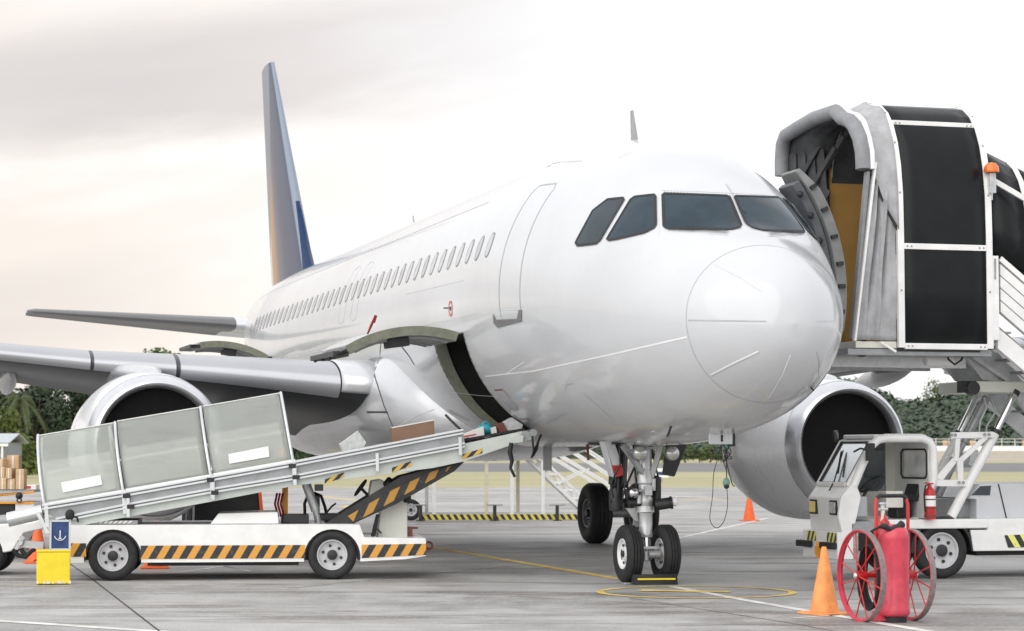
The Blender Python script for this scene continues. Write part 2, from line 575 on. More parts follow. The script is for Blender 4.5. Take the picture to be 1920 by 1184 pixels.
    def grid(s, rows):
        n = len(rows[0])
        vs = [p for r in rows for p in r]
        fs = [(i * n + j, i * n + j + 1, (i + 1) * n + j + 1, (i + 1) * n + j) for i in range(len(rows) - 1) for j in range(n - 1)]
        return s.add(vs, fs)

    def build(s, name, mats, parent=None, loc=None, rz=0., bevel=0., sharp=35, recalc=True, solid=0., flat=False):
        me = bpy.data.meshes.new(name)
        me.from_pydata(s.v, [], s.f)
        mats = mats if isinstance(mats, (list, tuple)) else [mats]
        for k in mats:
            me.materials.append(M[k] if isinstance(k, str) else k)
        me.polygons.foreach_set('material_index', s.m)
        if recalc:
            b = bmesh.new()
            b.from_mesh(me)
            bmesh.ops.recalc_face_normals(b, faces=b.faces)
            b.to_mesh(me)
            b.free()
        if not flat:
            me.polygons.foreach_set('use_smooth', [True] * len(me.polygons))
            me.set_sharp_from_angle(angle=R(sharp))
        me.update()
        o = bpy.data.objects.new(name, me)
        COL.objects.link(o)
        if loc is not None:
            o.location = loc
        o.rotation_euler.z = rz
        if parent is not None:
            o.parent = parent
        if solid:
            md = o.modifiers.new('solid', 'SOLIDIFY')
            md.thickness = solid
            md.offset = 0
        if bevel:
            md = o.modifiers.new('bevel', 'BEVEL')
            md.width, md.segments, md.limit_method, md.angle_limit = bevel, 2, 'ANGLE', R(40)
            md.harden_normals = True
        return o


def thing(name, label, cat, loc=(0, 0, 0), rz=0., group=None):
    o = bpy.data.objects.new(name, None)
    COL.objects.link(o)
    o.location, o.rotation_euler.z = loc, rz
    o.empty_display_size = .3
    o['label'], o['category'] = label, cat
    if group:
        o['group'] = group
    return o


def tag(o, label, cat, group=None):
    o['label'], o['category'] = label, cat
    if group:
        o['group'] = group
    return o


def struct(o, kind='structure'):
    o['kind'] = kind
    return o


def copy_thing(root, loc, rz, scale, label, group=None):
    def rec(o, par):
        c = o.copy()
        COL.objects.link(c)
        if par:
            c.parent = par
        for ch in o.children:
            rec(ch, c)
        return c
    r = rec(root, None)
    r.location, r.rotation_euler.z, r.scale = loc, rz, scale
    r['label'] = label
    if group:
        r['group'] = group
    return r


# ------------------------------------------------------------------ where a picture point lies in the place
CP, SP = math.cos(PITCH), math.sin(PITCH)
CY, SY = math.cos(YAW), math.sin(YAW)


def ray(px, py):
    q = -(py - 592) / F_PX
    return Vector(((px - 960) / F_PX, CP - SP * q, SP + CP * q))


def G(px, py, z=0.):
    d = ray(px, py)
    return Vector((0, 0, CAM_Z)) + d * ((z - CAM_Z) / d.z)


def Q(px, py, v):
    d = ray(px, py)
    return Vector((0, 0, CAM_Z)) + d * (v / d.y)


class Fr:
    """upright local frame of an object: origin on the ground, x along its side, y away, z up"""
    def __init__(s, p0, ang):
        s.p = Vector((p0[0], p0[1], 0))
        s.a = ang
        s.x, s.y = Vector((math.cos(ang), math.sin(ang), 0)), Vector((-math.sin(ang), math.cos(ang), 0))

    def L(s, px, py, y=0.):
        d = ray(px, py)
        o = Vector((0, 0, CAM_Z))
        k = ((s.p - o).dot(s.y) + y) / d.dot(s.y)
        q = o + d * k
        return ((q - s.p).dot(s.x), q.z)

    def P(s, px, py, y=0.):
        x, z = s.L(px, py, y)
        return (x, y, z)

    def poly(s, pts, y=0.):
        return [s.L(px, py, y) for px, py in pts]

    def path(s, pts, y=0.):
        return [s.P(px, py, y) for px, py in pts]


def pchip(T):
    xs, ys = np.array([a for a, _ in T], float), np.array([b for _, b in T], float)
    h, dl = np.diff(xs), np.diff(ys) / np.diff(xs)
    d = np.zeros(len(xs))
    for i in range(1, len(xs) - 1):
        if dl[i - 1] * dl[i] > 0:
            w1, w2 = 2 * h[i] + h[i - 1], h[i] + 2 * h[i - 1]
            d[i] = (w1 + w2) / (w1 / dl[i - 1] + w2 / dl[i])
    d[0], d[-1] = dl[0], dl[-1]

    def f(x):
        i = int(np.clip(np.searchsorted(xs, x) - 1, 0, len(xs) - 2))
        t = (x - xs[i]) / h[i]
        return float(ys[i] * (1 + 2 * t) * (1 - t) ** 2 + d[i] * h[i] * t * (1 - t) ** 2 + ys[i + 1] * t * t * (3 - 2 * t) + d[i + 1] * h[i] * t * t * (t - 1))
    return f


#==PARTS==
# ================================================================== setting: ground, markings, hill, trees
def sheet(name, pts, z, m):
    me = MB()
    me.add([(x, y, z) for x, y in pts], [tuple(range(len(pts)))])
    return struct(me.build(name, m, recalc=False))


def strip(name, v0, v1, z, m, u=900):
    return sheet(name, [(-u, v0), (u, v0), (u, v1), (-u, v1)], z, m)


strip('ground', -400, 6000, -.08, 'sand_ground', 5000)
strip('apron', -60, 113, 0, 'apron')
strip('grass_strip', 113, 205, -.012, 'dry_grass')
strip('runway', 205, 375, -.004, 'runway_asphalt')
strip('grass_verge', 375, 640, -.012, 'dry_grass')


def ground_line(name, pxs, w, m, z=.004, closed=False):
    P = [G(*p) for p in pxs]
    n = len(P)
    rows = []
    for i in range(n):
        d = (P[(i + 1) % n] - P[i - 1]) if closed else (P[min(i + 1, n - 1)] - P[max(i - 1, 0)])
        d.z = 0
        d.normalize()
        s = Vector((-d.y, d.x, 0)) * w / 2
        rows.append([(P[i].x + s.x, P[i].y + s.y, z), (P[i].x - s.x, P[i].y - s.y, z)])
    if closed:
        rows.append(rows[0])
    return struct(MB().grid(rows).build(name, m, recalc=False))


ground_line('lead_in_line', [(560, 985), (800, 1025), (1160, 1086)], .18, 'yellow_line')
cc = G(1305, 1111)
ring = [(cc.x + r * math.cos(a), cc.y + r * math.sin(a), .006) for r in (1.14, 1.24) for a in np.linspace(0, 2 * math.pi, 73)]
struct(MB().add(ring, [(i, i + 1, 74 + i, 73 + i) for i in range(72)]).build('stop_circle', 'yellow_line', recalc=False))
ground_line('stop_bar', [(1200, 1108), (1370, 1111)], .28, 'yellow_line', .008)
ground_line('apron_line', [(1262, 1101), (1420, 1130), (1760, 1188)], .14, 'white_line', .004)
ground_line('apron_line', [(1487, 1160), (1600, 1152)], .07, 'white_line')
ground_line('apron_line', [(-120, 1157), (420, 1193)], .17, 'white_line')
ground_line('apron_line', [(1270, 1010), (1440, 972)], .12, 'white_line')
ground_line('apron_line', [(1225, 929), (1345, 935)], .3, 'white_line')
ground_line('apron_line', [(1220, 944), (1600, 952)], .25, 'white_line')
ground_line('apron_line', [(1220, 938), (1500, 932), (1620, 936)], .25, 'yellow_line')
ground_line('apron_line', [(600, 944), (668, 943)], .25, 'white_line')
ground_line('apron_line', [(600, 931), (690, 942), (640, 952)], .2, 'yellow_line')
ground_line('apron_line', [(280, 1082), (420, 1062), (470, 1072)], .06, 'white_line')
ground_line('apron_line', [(820, 1034), (1090, 1026)], .06, 'white_line')
ground_line('apron_line', [(1300, 1026), (1530, 1018)], .07, 'white_line')
ground_line('pavement_joint', [(120, 1050), (180, 1092), (300, 1185)], .022, 'joint')
ground_line('pavement_joint', [(1180, 1122), (1500, 1172), (1580, 1188)], .014, 'joint')
ground_line('pavement_joint', [(800, 1112), (1000, 1121), (1300, 1137)], .012, 'joint')
ground_line('pavement_joint', [(540, 1104), (820, 1076), (1130, 1046)], .016, 'joint')


# ---- vegetation
def leaf_arrays(C, N, S):
    """quads at centres C with normals N and half sizes S -> verts, faces"""
    n = len(C)
    N = N / np.linalg.norm(N, axis=1, keepdims=True)
    A = np.cross(N, rng.normal(size=(n, 3)))
    A /= np.linalg.norm(A, axis=1, keepdims=True)
    B = np.cross(N, A)
    S = S[:, None]
    k = rng.uniform(.55, 1., (n, 1))
    V = np.stack([C - A * S, C - B * S * k, C + A * S, C + B * S * k], 1).reshape(-1, 3)
    return V, np.arange(4 * n).reshape(n, 4)


def leaves_obj(name, V, Fq, m, parent=None):
    me = bpy.data.meshes.new(name)
    me.vertices.add(len(V))
    me.vertices.foreach_set('co', V.astype(np.float32).ravel())
    me.loops.add(Fq.size)
    me.loops.foreach_set('vertex_index', Fq.astype(np.int32).ravel())
    me.polygons.add(len(Fq))
    me.polygons.foreach_set('loop_start', np.arange(0, Fq.size, 4, dtype=np.int32))
    me.update(calc_edges=True)
    me.materials.append(M[m])
    o = bpy.data.objects.new(name, me)
    COL.objects.link(o)
    if parent:
        o.parent = parent
    return o


def crown_arrays(blobs, per, size):
    Cs, Ns, Ss = [], [], []
    for (c, r) in blobs:
        n = int(per * r * r)
        d = rng.normal(size=(n, 3))
        d /= np.linalg.norm(d, axis=1, keepdims=True)
        rad = rng.uniform(.45, 1.08, (n, 1)) ** .6
        Cs.append(np.array(c) + d * rad * r * np.array([1, 1, .82]))
        Ns.append(d + rng.normal(size=(n, 3)) * .7 + np.array([0, 0, .35]))
        Ss.append(rng.uniform(.6, 1.35, n) * size)
    return leaf_arrays(np.concatenate(Cs), np.concatenate(Ns), np.concatenate(Ss))


def make_tree(name, label, h, w, m, nb=16, per=95, size=.2, low=.12, group=None):
    t = thing(name, label, 'tree', group=group)
    tr = MB()
    top = h * .62
    tr.tube([(0, 0, -.1), (.06 * w, .03 * w, top * .5), (-.03 * w, .05 * w, top)], [w * .045, w * .034, w * .015], 8)
    blobs = []
    for i in range(nb):
        a, q = rng.uniform(0, 6.283), rng.uniform(0, 1)
        z = h * (low + (1 - low) * q * .9)
        rr = w * .5 * math.sqrt(max(.08, 1 - (abs(q - .42) / .62) ** 2)) * rng.uniform(.3, .85)
        c = (rr * math.cos(a), rr * math.sin(a), z)
        blobs.append((c, w * rng.uniform(.15, .27)))
        if i % 2 == 0:
            tr.tube([(0, 0, min(top * .9, z * .6)), (c[0] * .5, c[1] * .5, z * .85), c], [w * .014, w * .01, w * .004], 5)
    tr.build('trunk', 'bark', t)
    leaves_obj('crown', *crown_arrays(blobs, per, size), m, t)
    return t


def make_palm(name, label, h):
    t = thing(name, label, 'palm tree')
    MB().tube([(0, 0, 0), (.2, 0, h * .5), (.1, .1, h)], [.22, .17, .14], 8).build('trunk', 'bark', t)
    mb = MB()
    for i in range(26):
        a, up = rng.uniform(0, 6.283), rng.uniform(-.3, 1.3)
        L = rng.uniform(2.0, 3.0)
        d = Vector((math.cos(a), math.sin(a), 0))
        s = Vector((-d.y, d.x, 0))
        pr = None
        for k in range(9):
            f = k / 8
            p = Vector((.1, .1, h)) + d * L * f * math.cos(up * .6) + Vector((0, 0, L * (up * f - 1.15 * f * f)))
            if pr is not None:
                for sg in (-1, 1):
                    for q in range(2):
                        b = pr + (p - pr) * (q / 2)
                        e = b + s * sg * .5 * (1 - f * .6) + (p - pr) * .8 + Vector((0, 0, -.3))
                        mb.add([b, b + (p - pr) * .35, e], [(0, 1, 2)])
            pr = p
    mb.build('frond_crown', 'palm_leaf', t, recalc=False, flat=True)
    return t


# trees of the wood at the left
WOOD = 'dark trees of the wood beyond the left wing'
WL = 'dark green leafy tree in the wood seen under the left wing'
protos = [make_tree('broadleaf_tree', WL, 9.5, 6.0, 'leaf_dark', 20, 95, .21, .05, WOOD),
          make_tree('broadleaf_tree', WL, 8.6, 6.6, 'leaf_dark', 22, 95, .21, .03, WOOD),
          make_tree('broadleaf_tree', WL, 9.9, 5.2, 'leaf_dark', 18, 100, .2, .05, WOOD)]
k = 0
for v, step, off, hs in ((206, 4.1, 0, .93), (214, 4.4, 1.8, .97), (224, 4.6, .7, 1.0)):
    u = -51.5 + off
    while u < -18:
        jit = float(rng.uniform(-1.0, 1.0))
        s = hs * float(rng.uniform(.88, 1.07)) * (.80 if u > -31 else 1.0)
        p = protos[k % 3]
        loc = (u, v + jit, -.05)
        if k < 3:
            p.location, p.scale, p.rotation_euler.z = loc, (s, s, s), k * 1.3
        else:
            copy_thing(p, loc, float(rng.uniform(0, 6.28)), (s * float(rng.uniform(.9, 1.15)), s, s), WL, WOOD)
        k += 1
        u += step * float(rng.uniform(.8, 1.2))
pt = make_palm('palm_tree', 'coconut palm with drooping fronds in front of the dark wood', 6.3)
q = Q(34, 850, 199)
pt.location = (q.x, 199, 0)
tb = make_tree('young_tree', 'bright yellow green young tree in front of the dark wood', 5.3, 4.6, 'leaf_bright', 16, 120, .17, .05)
q = Q(2, 850, 190)
tb.location = (q.x, 190, 0)
sh = make_tree('low_shrub', 'low rounded green shrub beside the shed roof, in front of the dark wood', 3.1, 4.2, 'leaf_bright', 14, 120, .15, .02)
q = Q(46, 850, 176)
sh.location, sh.scale = (q.x, 176, 0), (1.2, 1, 1)
M['leaf_mid'] = leaf_mat('leaf_mid', (.06, .10, .025), (.09, .125, .03), (.05, .08, .02))
sh.children[1].data.materials[0] = M['leaf_mid']
tt = make_tree('tall_tree', 'tall tree whose light green top shows above the left wing', 13.6, 8.0, 'leaf_mid', 24, 80, .24, .3)
q = Q(308, 850, 262)
tt.location = (q.x, 262, 0)

# the wooded hill
HP = [(-1400, 30), (-200, 55), (400, 78), (900, 66), (1150, 60), (1330, 66), (1500, 104), (1590, 118), (1640, 108), (1692, 94), (1745, 97), (1800, 108), (1850, 117), (1930, 124), (2200, 135), (3200, 80)]
hp = pchip(HP)


def hill_h(u, v):
    px = 960 + u / v * F_PX
    f = min(1, max(0, (v - 610) / 150.0))
    f = f * f * (3 - 2 * f)
    base = hp(min(3100, max(-1390, px))) * v / F_PX
    bump = 1.2 * math.sin(u * .06 + v * .02) + 1.0 * math.sin(u * .13 - v * .05)
    return (base - 1.5 + bump) * f + 1.0 * min(1, f * 6) - .05


us = np.linspace(-420, 420, 120)
vs = np.concatenate([np.linspace(606, 770, 28), np.linspace(790, 1000, 6)])
rows = [[(float(u) * (v / 700), float(v), hill_h(float(u) * (v / 700), v)) for u in us] for v in vs]
struct(MB().grid(rows).build('hill', 'hill_soil', recalc=False))
Cs, Ns, Ss = [], [], []
for i in range(3000):
    v = float(rng.uniform(612, 775))
    px = float(rng.uniform(1180, 2050)) if i % 4 else float(rng.uniform(330, 1180))
    u = (px - 960) / F_PX * v
    r = float(rng.uniform(2.2, 4.2))
    z = hill_h(u, v) + r * .35
    n = 36
    d = rng.normal(size=(n, 3))
    d[:, 2] = np.abs(d[:, 2]) * .9
    d[:, 1] -= .5
    d /= np.linalg.norm(d, axis=1, keepdims=True)
    Cs.append(np.array([u, v, z]) + d * r * rng.uniform(.75, 1.08, (n, 1)))
    Ns.append(d + rng.normal(size=(n, 3)) * .32 + np.array([0, 0, .3]))
    Ss.append(rng.uniform(.5, 1.1, n))
hw = leaves_obj('wood', *leaf_arrays(np.concatenate(Cs), np.concatenate(Ns), np.concatenate(Ss)), 'leaf_hill')
hw['kind'] = 'stuff'
hw['label'] = 'dense green wood covering the hill behind the airfield'
ht = make_tree('ridge_tree', 'tall thin crowned tree standing on the ridge of the hill', 10.0, 12.0, 'leaf_mid', 26, 5, .34, .45)
q = Q(1757, 742, 745)
ht.location = (q.x, 745, hill_h(q.x, 745) - .5)

# bushes along the far verge
for i, (px, py, s) in enumerate(((1243, 868, 1.0), (1285, 868, 1.25), (1312, 867, .9), (1332, 868, 1.15), (1352, 867, 1.0))):
    if i == 0:
        bsh = make_tree('round_bush', 'small round green bush on the verge seen beyond the nose wheel', 2.7, 2.9, 'leaf_mid', 12, 60, .2, .0, 'bushes on the far verge')
        o = bsh
    else:
        o = copy_thing(bsh, (0, 0, 0), i * 1.7, (1, 1, 1), 'small round green bush on the verge seen beyond the nose wheel', 'bushes on the far verge')
    q = Q(px, py, 395)
    o.location, o.scale = (q.x, 395, 0), (s, s, s)

# perimeter fence of thin posts below the fuselage
fe = thing('perimeter_fence', 'thin post and wire fence on the far verge in front of the hill', 'fence', (0, 420, 0))
ps, wr = MB(), MB()
for i in range(34):
    u = -70 + i * 4.2
    ps = MB().cyl((u, 0, 0), (u, 0, 2.5), .06, n=6)
    ps.build('post', 'steel_grey', fe)
for z in (.6, 1.2, 1.8, 2.35):
    wr.cyl((-70, 0, z), (68.6, 0, z), .012, n=5)
wr.build('wire', 'steel_grey', fe)

# raised bank with a white wall and railing at the right
bank = MB().rings([[(60, 470, -.1), (60, 515, 2.1), (60, 540, 2.1), (60, 560, -.1)], [(190, 470, -.1), (190, 515, 2.1), (190, 540, 2.1), (190, 560, -.1)]])
struct(bank.build('earth_bank', 'sand_ground'))
wl = thing('white_wall', 'long low white wall with a railing on the bank below the hill', 'wall', (125, 516, 2.1))
MB().box(-62, 62, -.2, .2, 0, 1.15).build('wall_body', 'white_paint', wl)
rail = MB()
for z in (2.05, 2.75):
    rail.box(-62, 62, -.05, .05, z - .05, z + .05)
rail.build('rail', 'post_white', wl)
for i in range(42):
    x = -61.5 + i * 3.0
    MB().box(x - .06, x + .06, -.06, .06, 1.153, 2.8).build('post', 'post_white', wl)
for i, x in enumerate((-53.2, -47.0, -32.2, -26.2, -20.0, -8.0)):
    b = MB().box(-.55, .55, -.12, .12, 0, 1.5).build('runway_marker', 'carton_pale', None, (125 + x, 517.0, 3.05))
    MB().box(-.07, .07, -.07, .07, -.95, 0).build('stake', 'post_white', b)
    tag(b, 'pale buff board standing behind the railing on the bank', 'marker board', 'boards behind the railing')
# shed with a pale roof at the far left
sd = thing('low_shed', 'long low shed with pale metal roof in front of the wood', 'shed', (-37.5, 152, 0))
MB().box(-9, 3.4, .3, 5.7, 0, 2.35).build('wall', 'shed_wall', sd)
MB().slab([(-9.4, 0, 2.36), (3.8, 0, 2.36), (3.8, 3, 2.98), (-9.4, 3, 2.98)], .06).build('roof', 'shed_roof', sd)
MB().slab([(-9.4, 3.02, 2.98), (3.8, 3.02, 2.98), (3.8, 6, 2.36), (-9.4, 6, 2.36)], .06).build('roof', 'shed_roof', sd)
MB().box(-9.2, 3.7, -.02, .06, 2.15, 2.33).build('gutter', 'white_paint', sd)
for i in range(7):
    MB().box(-9 + 2.05 * i - .06, -9 + 2.05 * i + .06, .02, .14, 0, 2.14).build('post', 'post_white', sd)
# small apron sign
sg = thing('apron_sign', 'small white sign plate on the grass beyond the nose wheel', 'sign', (*G(1241, 905)[:2], 0))
MB().box(-.38, .38, -.03, .03, .28, .82).build('plate', 'post_white', sg)
MB().box(-.05, .05, -.05, .05, 0, .278).build('stake', 'steel_grey', sg)
MB().box(-.25, .25, -.036, -.031, .42, .62).build('arrow_mark', 'blue_paint', sg)
# ================================================================== the aeroplane (local axes: x to its left wing, y aft from the nose tip, z up)
AC0 = Vector((-9.8966, -23.5336, 0))
ac_loc = (-(CY * AC0.x - SY * AC0.y), -(SY * AC0.x + CY * AC0.y), 0)
PLANE = thing('airliner', 'large white twin engine passenger jet parked nose first with its cargo door open', 'airplane', ac_loc, YAW)
ACO = Vector((AC0.x, AC0.y, CAM_Z))


def acray(px, py):
    d = ray(px, py)
    return Vector((CY * d.x + SY * d.y, -SY * d.x + CY * d.y, d.z))


def acb(px, py, b):
    d = acray(px, py)
    return ACO + d * ((b - ACO.x) / d.x)


def aca(px, py, a):
    d = acray(px, py)
    return ACO + d * ((a - ACO.y) / d.y)


TOP = pchip([(0, 3.17), (.03, 3.37), (.1, 3.56), (.3, 3.80), (.6, 4.0), (1, 4.19), (1.45, 4.39), (1.95, 4.85), (2.5, 5.22), (3.2, 5.54), (4, 5.77), (5, 5.91), (6, 5.955), (7, 5.965), (24, 5.965), (30, 5.96), (34, 5.86), (36.5, 5.66), (37.6, 5.5)])
BOT = pchip([(0, 3.17), (.03, 2.98), (.1, 2.82), (.3, 2.60), (.6, 2.41), (1, 2.25), (1.5, 2.10), (2, 2.00), (3, 1.88), (4, 1.825), (5, 1.815), (22, 1.815), (24, 1.9), (28, 2.7), (32, 3.7), (36, 4.7), (37.6, 5.1)])
HWD = pchip([(0, 0), (.03, .19), (.1, .345), (.3, .59), (.6, .825), (1, 1.04), (1.5, 1.26), (2, 1.43), (3, 1.66), (4, 1.82), (5, 1.915), (6, 1.965), (7, 1.975), (23, 1.975), (26, 1.88), (30, 1.45), (34, .85), (36.5, .42), (37.6, .2)])
ZMD = pchip([(0, 3.17), (1, 3.3), (3, 3.62), (5, 3.83), (6, 3.87), (22, 3.87), (30, 4.4), (37.6, 5.3)])


def fpt(a, t):
    zt, zb, h, zm = TOP(a), BOT(a), HWD(a), ZMD(a)
    s, c = math.sin(t), math.cos(t)
    return (h * c, a, zm + (zt - zm) * s if s > 0 else zm + (zm - zb) * s)


def side_t(a, z, left=True):
    """ring angle of height z, on the right (-x) or left (+x) side"""
    zt, zb, zm = TOP(a), BOT(a), ZMD(a)
    t = math.asin(max(-1, min(1, (z - zm) / ((zt - zm) if z > zm else (zm - zb)))))
    return t if left else math.pi - t


# openings: (y from, y to, z from, z to, left side?)
HOLES = [(7.38, 9.2, 2.08, 3.42, False), (23.2, 25.0, 2.4, 3.74, False), (4.62, 5.43, 3.42, 5.24, True)]
sta = list(np.linspace(0, 1, 26) ** 2 * 2.2) + list(np.arange(2.4, 37.61, .3)) + [37.6]
sta += [h for H in HOLES for h in H[:2]]
sta = sorted(sta)
s2 = [sta[0]]
keep = {h for H in HOLES for h in H[:2]}
for a in sta[1:]:
    if a in keep and a - s2[-1] < .12 and s2[-1] not in keep and len(s2) > 1:
        s2[-1] = a
    elif a - s2[-1] > .12 or a < 2.2 and a - s2[-1] > .003 or a in keep:
        s2.append(a)
sta = s2
NT_ = 128
tt_ = list(np.linspace(0, 2 * math.pi, NT_, endpoint=False))
for H in HOLES:
    for z in H[2:4]:
        t0 = side_t(H[0] + .3, z, H[4]) % (2 * math.pi)
        i = min(range(len(tt_)), key=lambda j: abs(tt_[j] - t0))
        tt_[i] = t0
mb = MB()
V = [fpt(max(a, 1e-4), t) for a in sta for t in tt_]
full, cutf = [], []
for i in range(len(sta) - 1):
    am = (sta[i] + sta[i + 1]) / 2
    for j in range(NT_):
        k = (j + 1) % NT_
        f = (i * NT_ + j, i * NT_ + k, (i + 1) * NT_ + k, (i + 1) * NT_ + j)
        full.append(f)
        zc = sum(V[q][2] for q in f) / 4
        xc = sum(V[q][0] for q in f) / 4
        if any(H[0] < am < H[1] and H[2] < zc < H[3] and ((xc > .3) if H[4] else (xc < -.3)) for H in HOLES):
            continue
        cutf.append(f)
n0 = len(sta) - 1
cutf += [tuple(range(NT_)), tuple(n0 * NT_ + j for j in range(NT_))[::-1]]
mb.add(V, cutf)
mb.build('fuselage', 'aircraft_white', PLANE, sharp=50)
BVH = BVHTree.FromPolygons([Vector(v) for v in V], full)


def on_skin(px, py):
    hit = BVH.ray_cast(ACO, acray(px, py))
    if hit[0] is None:
        hit = BVH.find_nearest(acb(px, py, -1.0))
    n = hit[1]
    c = hit[0] - Vector((0, hit[0].y, 3.8))
    if n.dot(c) < 0:
        n = -n
    return hit[0], n


def skin_n(p):
    q, n, _, _ = BVH.find_nearest(Vector(p))
    c = q - Vector((0, q.y, 3.8))
    return q, (n if n.dot(c) >= 0 or q.y < .8 and n.y < 0 else -n)


def dens(pxs, step=7., closed=False):
    o = []
    m = len(pxs)
    for i in range(m if closed else m - 1):
        a, b = Vector(pxs[i]), Vector(pxs[(i + 1) % m])
        n = max(1, int((b - a).length / step))
        o += [a + (b - a) * k / n for k in range(n)]
    if not closed:
        o.append(Vector(pxs[-1]))
    return o


def ribbon(name, pts, w, m, closed=False, off=.003, mirror=False, parent=None):
    """narrow band lying on the skin through 3-D points"""
    P = [skin_n(p) for p in pts]
    n = len(P)
    rows = []
    for i in range(n):
        d = (P[(i + 1) % n][0] - P[i - 1][0]) if closed else (P[min(i + 1, n - 1)][0] - P[max(i - 1, 0)][0])
        s = d.cross(P[i][1]).normalized() * w / 2
        c = P[i][0] + P[i][1] * off
        rows.append([c + s, c - s])
    if closed:
        rows.append(rows[0])
    if mirror:
        rows = [[Vector((-p.x, p.y, p.z)) for p in r] for r in rows]
    return MB().grid(rows).build(name, m, parent or PLANE, recalc=False)


def pxribbon(name, pxs, w, m, closed=False, off=.003, mirror=False, parent=None):
    return ribbon(name, [on_skin(*p)[0] for p in dens(pxs, 7, closed)], w, m, closed, off, mirror, parent)


def patch(name, pxs, m, off=.006, cuts=5, mirror=False, flat=True):
    """polygon laid on the skin"""
    b = bmesh.new()
    f = b.faces.new([b.verts.new((x, y, 0)) for x, y in pxs])
    bmesh.ops.triangulate(b, faces=[f])
    bmesh.ops.subdivide_edges(b, edges=b.edges, cuts=cuts, use_grid_fill=True)
    P = []
    for v in b.verts:
        p, n = on_skin(v.co.x, v.co.y)
        P.append(p + n * off)
    if flat:      # a flat pane: fit a plane and keep most of it
        A = np.array([list(p) for p in P])
        c = A.mean(0)
        nn = np.linalg.svd(A - c)[2][2]
        if nn @ np.array(list(ACO - Vector(c))) < 0:
            nn = -nn
        dd = (A - c) @ nn
        A2 = A - np.outer(dd * .25, nn)
        P = [Vector(q) for q in A2]
    b.verts.index_update()
    fs = [[v.index for v in fc.verts] for fc in b.faces]
    b.free()
    if mirror:
        P = [Vector((-p.x, p.y, p.z)) for p in P]
    mm = MB().add(P, fs)
    return mm.build(name, m, PLANE, recalc=False, sharp=80)


# ---- cockpit windows: right side traced, left side its mirror image
CW = [[(1080, 455), (1084, 461), (1119, 457), (1126, 451), (1170, 376), (1168, 372), (1139, 375), (1112, 396)],
      [(1139, 448), (1143, 451), (1156, 449), (1209, 437), (1227, 428), (1230, 422), (1229, 370), (1226, 366), (1190, 370), (1183, 375)],
      [(1243, 366), (1245, 364), (1362, 368), (1368, 371), (1389, 422), (1386, 427), (1372, 431), (1249, 428), (1245, 424)]]
for c in CW:
    for mir in (False, True):
        w = patch('cockpit_window', c, 'cockpit_glass', .010, 6, mir, False)
        pxribbon('window_seal', c, .035, 'black_seal', True, .013, mir, w)
# wipers, rain post and rivet line
for mir in (False, True):
    pxribbon('wiper', [(1252, 431), (1300, 434), (1364, 435)], .022, 'black_seal', off=.02, mirror=mir)
    pxribbon('wiper', [(1330, 434.5), (1366, 436.5)], .04, 'black_seal', off=.03, mirror=mir)
pxribbon('panel_line', [(1240, 357), (1300, 359), (1378, 363), (1440, 366)], .012, 'seam_faint')
pxribbon('panel_line', [(1234, 362), (1236, 440)], .01, 'seam_faint')
mb = MB()
for i in range(26):
    p, n = on_skin(1246 + i * 6.1, 360 + i * .32)
    mb.cyl(p, p + n * .006, .012, n=6)
mb.build('rivet_row', 'seam', PLANE)
for x0, y0, x1, y1 in ((1399, 402, 1391, 396), (1362, 345, 1374, 364)):
    pxribbon('ice_probe', [(x0, y0), (x1, y1)], .02, 'black_seal' if x0 > 1380 else 'seam_faint', off=.012)

# ---- radome joint, lightning strips, panel joints
ribbon('radome_joint', [fpt(.86, 2 * math.pi * i / 90) for i in range(90)], .008, 'seam', True)
for px, w, m in ((((1290, 601), (1362, 602), (1437, 603)), .014, 'seam'), (((1333, 703), (1375, 681), (1422, 659)), .022, 'strip_white'),
                 (((1334, 706), (1376, 684), (1424, 661.5)), .006, 'seam'),
                 (((1440, 748), (1466, 705), (1482, 665)), .014, 'strip_white'), (((1340, 496), (1385, 520), (1430, 548)), .008, 'seam_faint'),
                 (((1532, 604), (1550, 603), (1566, 602)), .012, 'seam_faint'), (((1531, 660), (1536, 680), (1535, 706)), .012, 'seam'),
                 (((910, 706), (1000, 696), (1150, 664), (1288, 632)), .02, 'strip_white'), (((948, 702), (966, 690), (983, 679)), .012, 'strip_white'),
                 (((1092, 735), (1120, 760), (1150, 788)), .012, 'seam'), (((1060, 733), (1062, 722), (1075, 719)), .01, 'seam'),
                 (((1160, 298), (1172, 291), (1184, 285)), .01, 'seam_faint'), (((1022, 311), (1050, 304), (1089, 302)), .035, 'seam_faint'),
                 (((760, 552), (820, 538), (870, 526)), .012, 'seam_faint'),
                 (((840, 735), (900, 742), (935, 744)), .008, 'seam_faint')):
    pxribbon('panel_line', px, w, m)
pxribbon('marking_line', [(927, 732), (943, 731), (958, 748)], .02, 'red_cloth')
pxribbon('marking_line', [(975, 786), (994, 786)], .016, 'red_cloth')

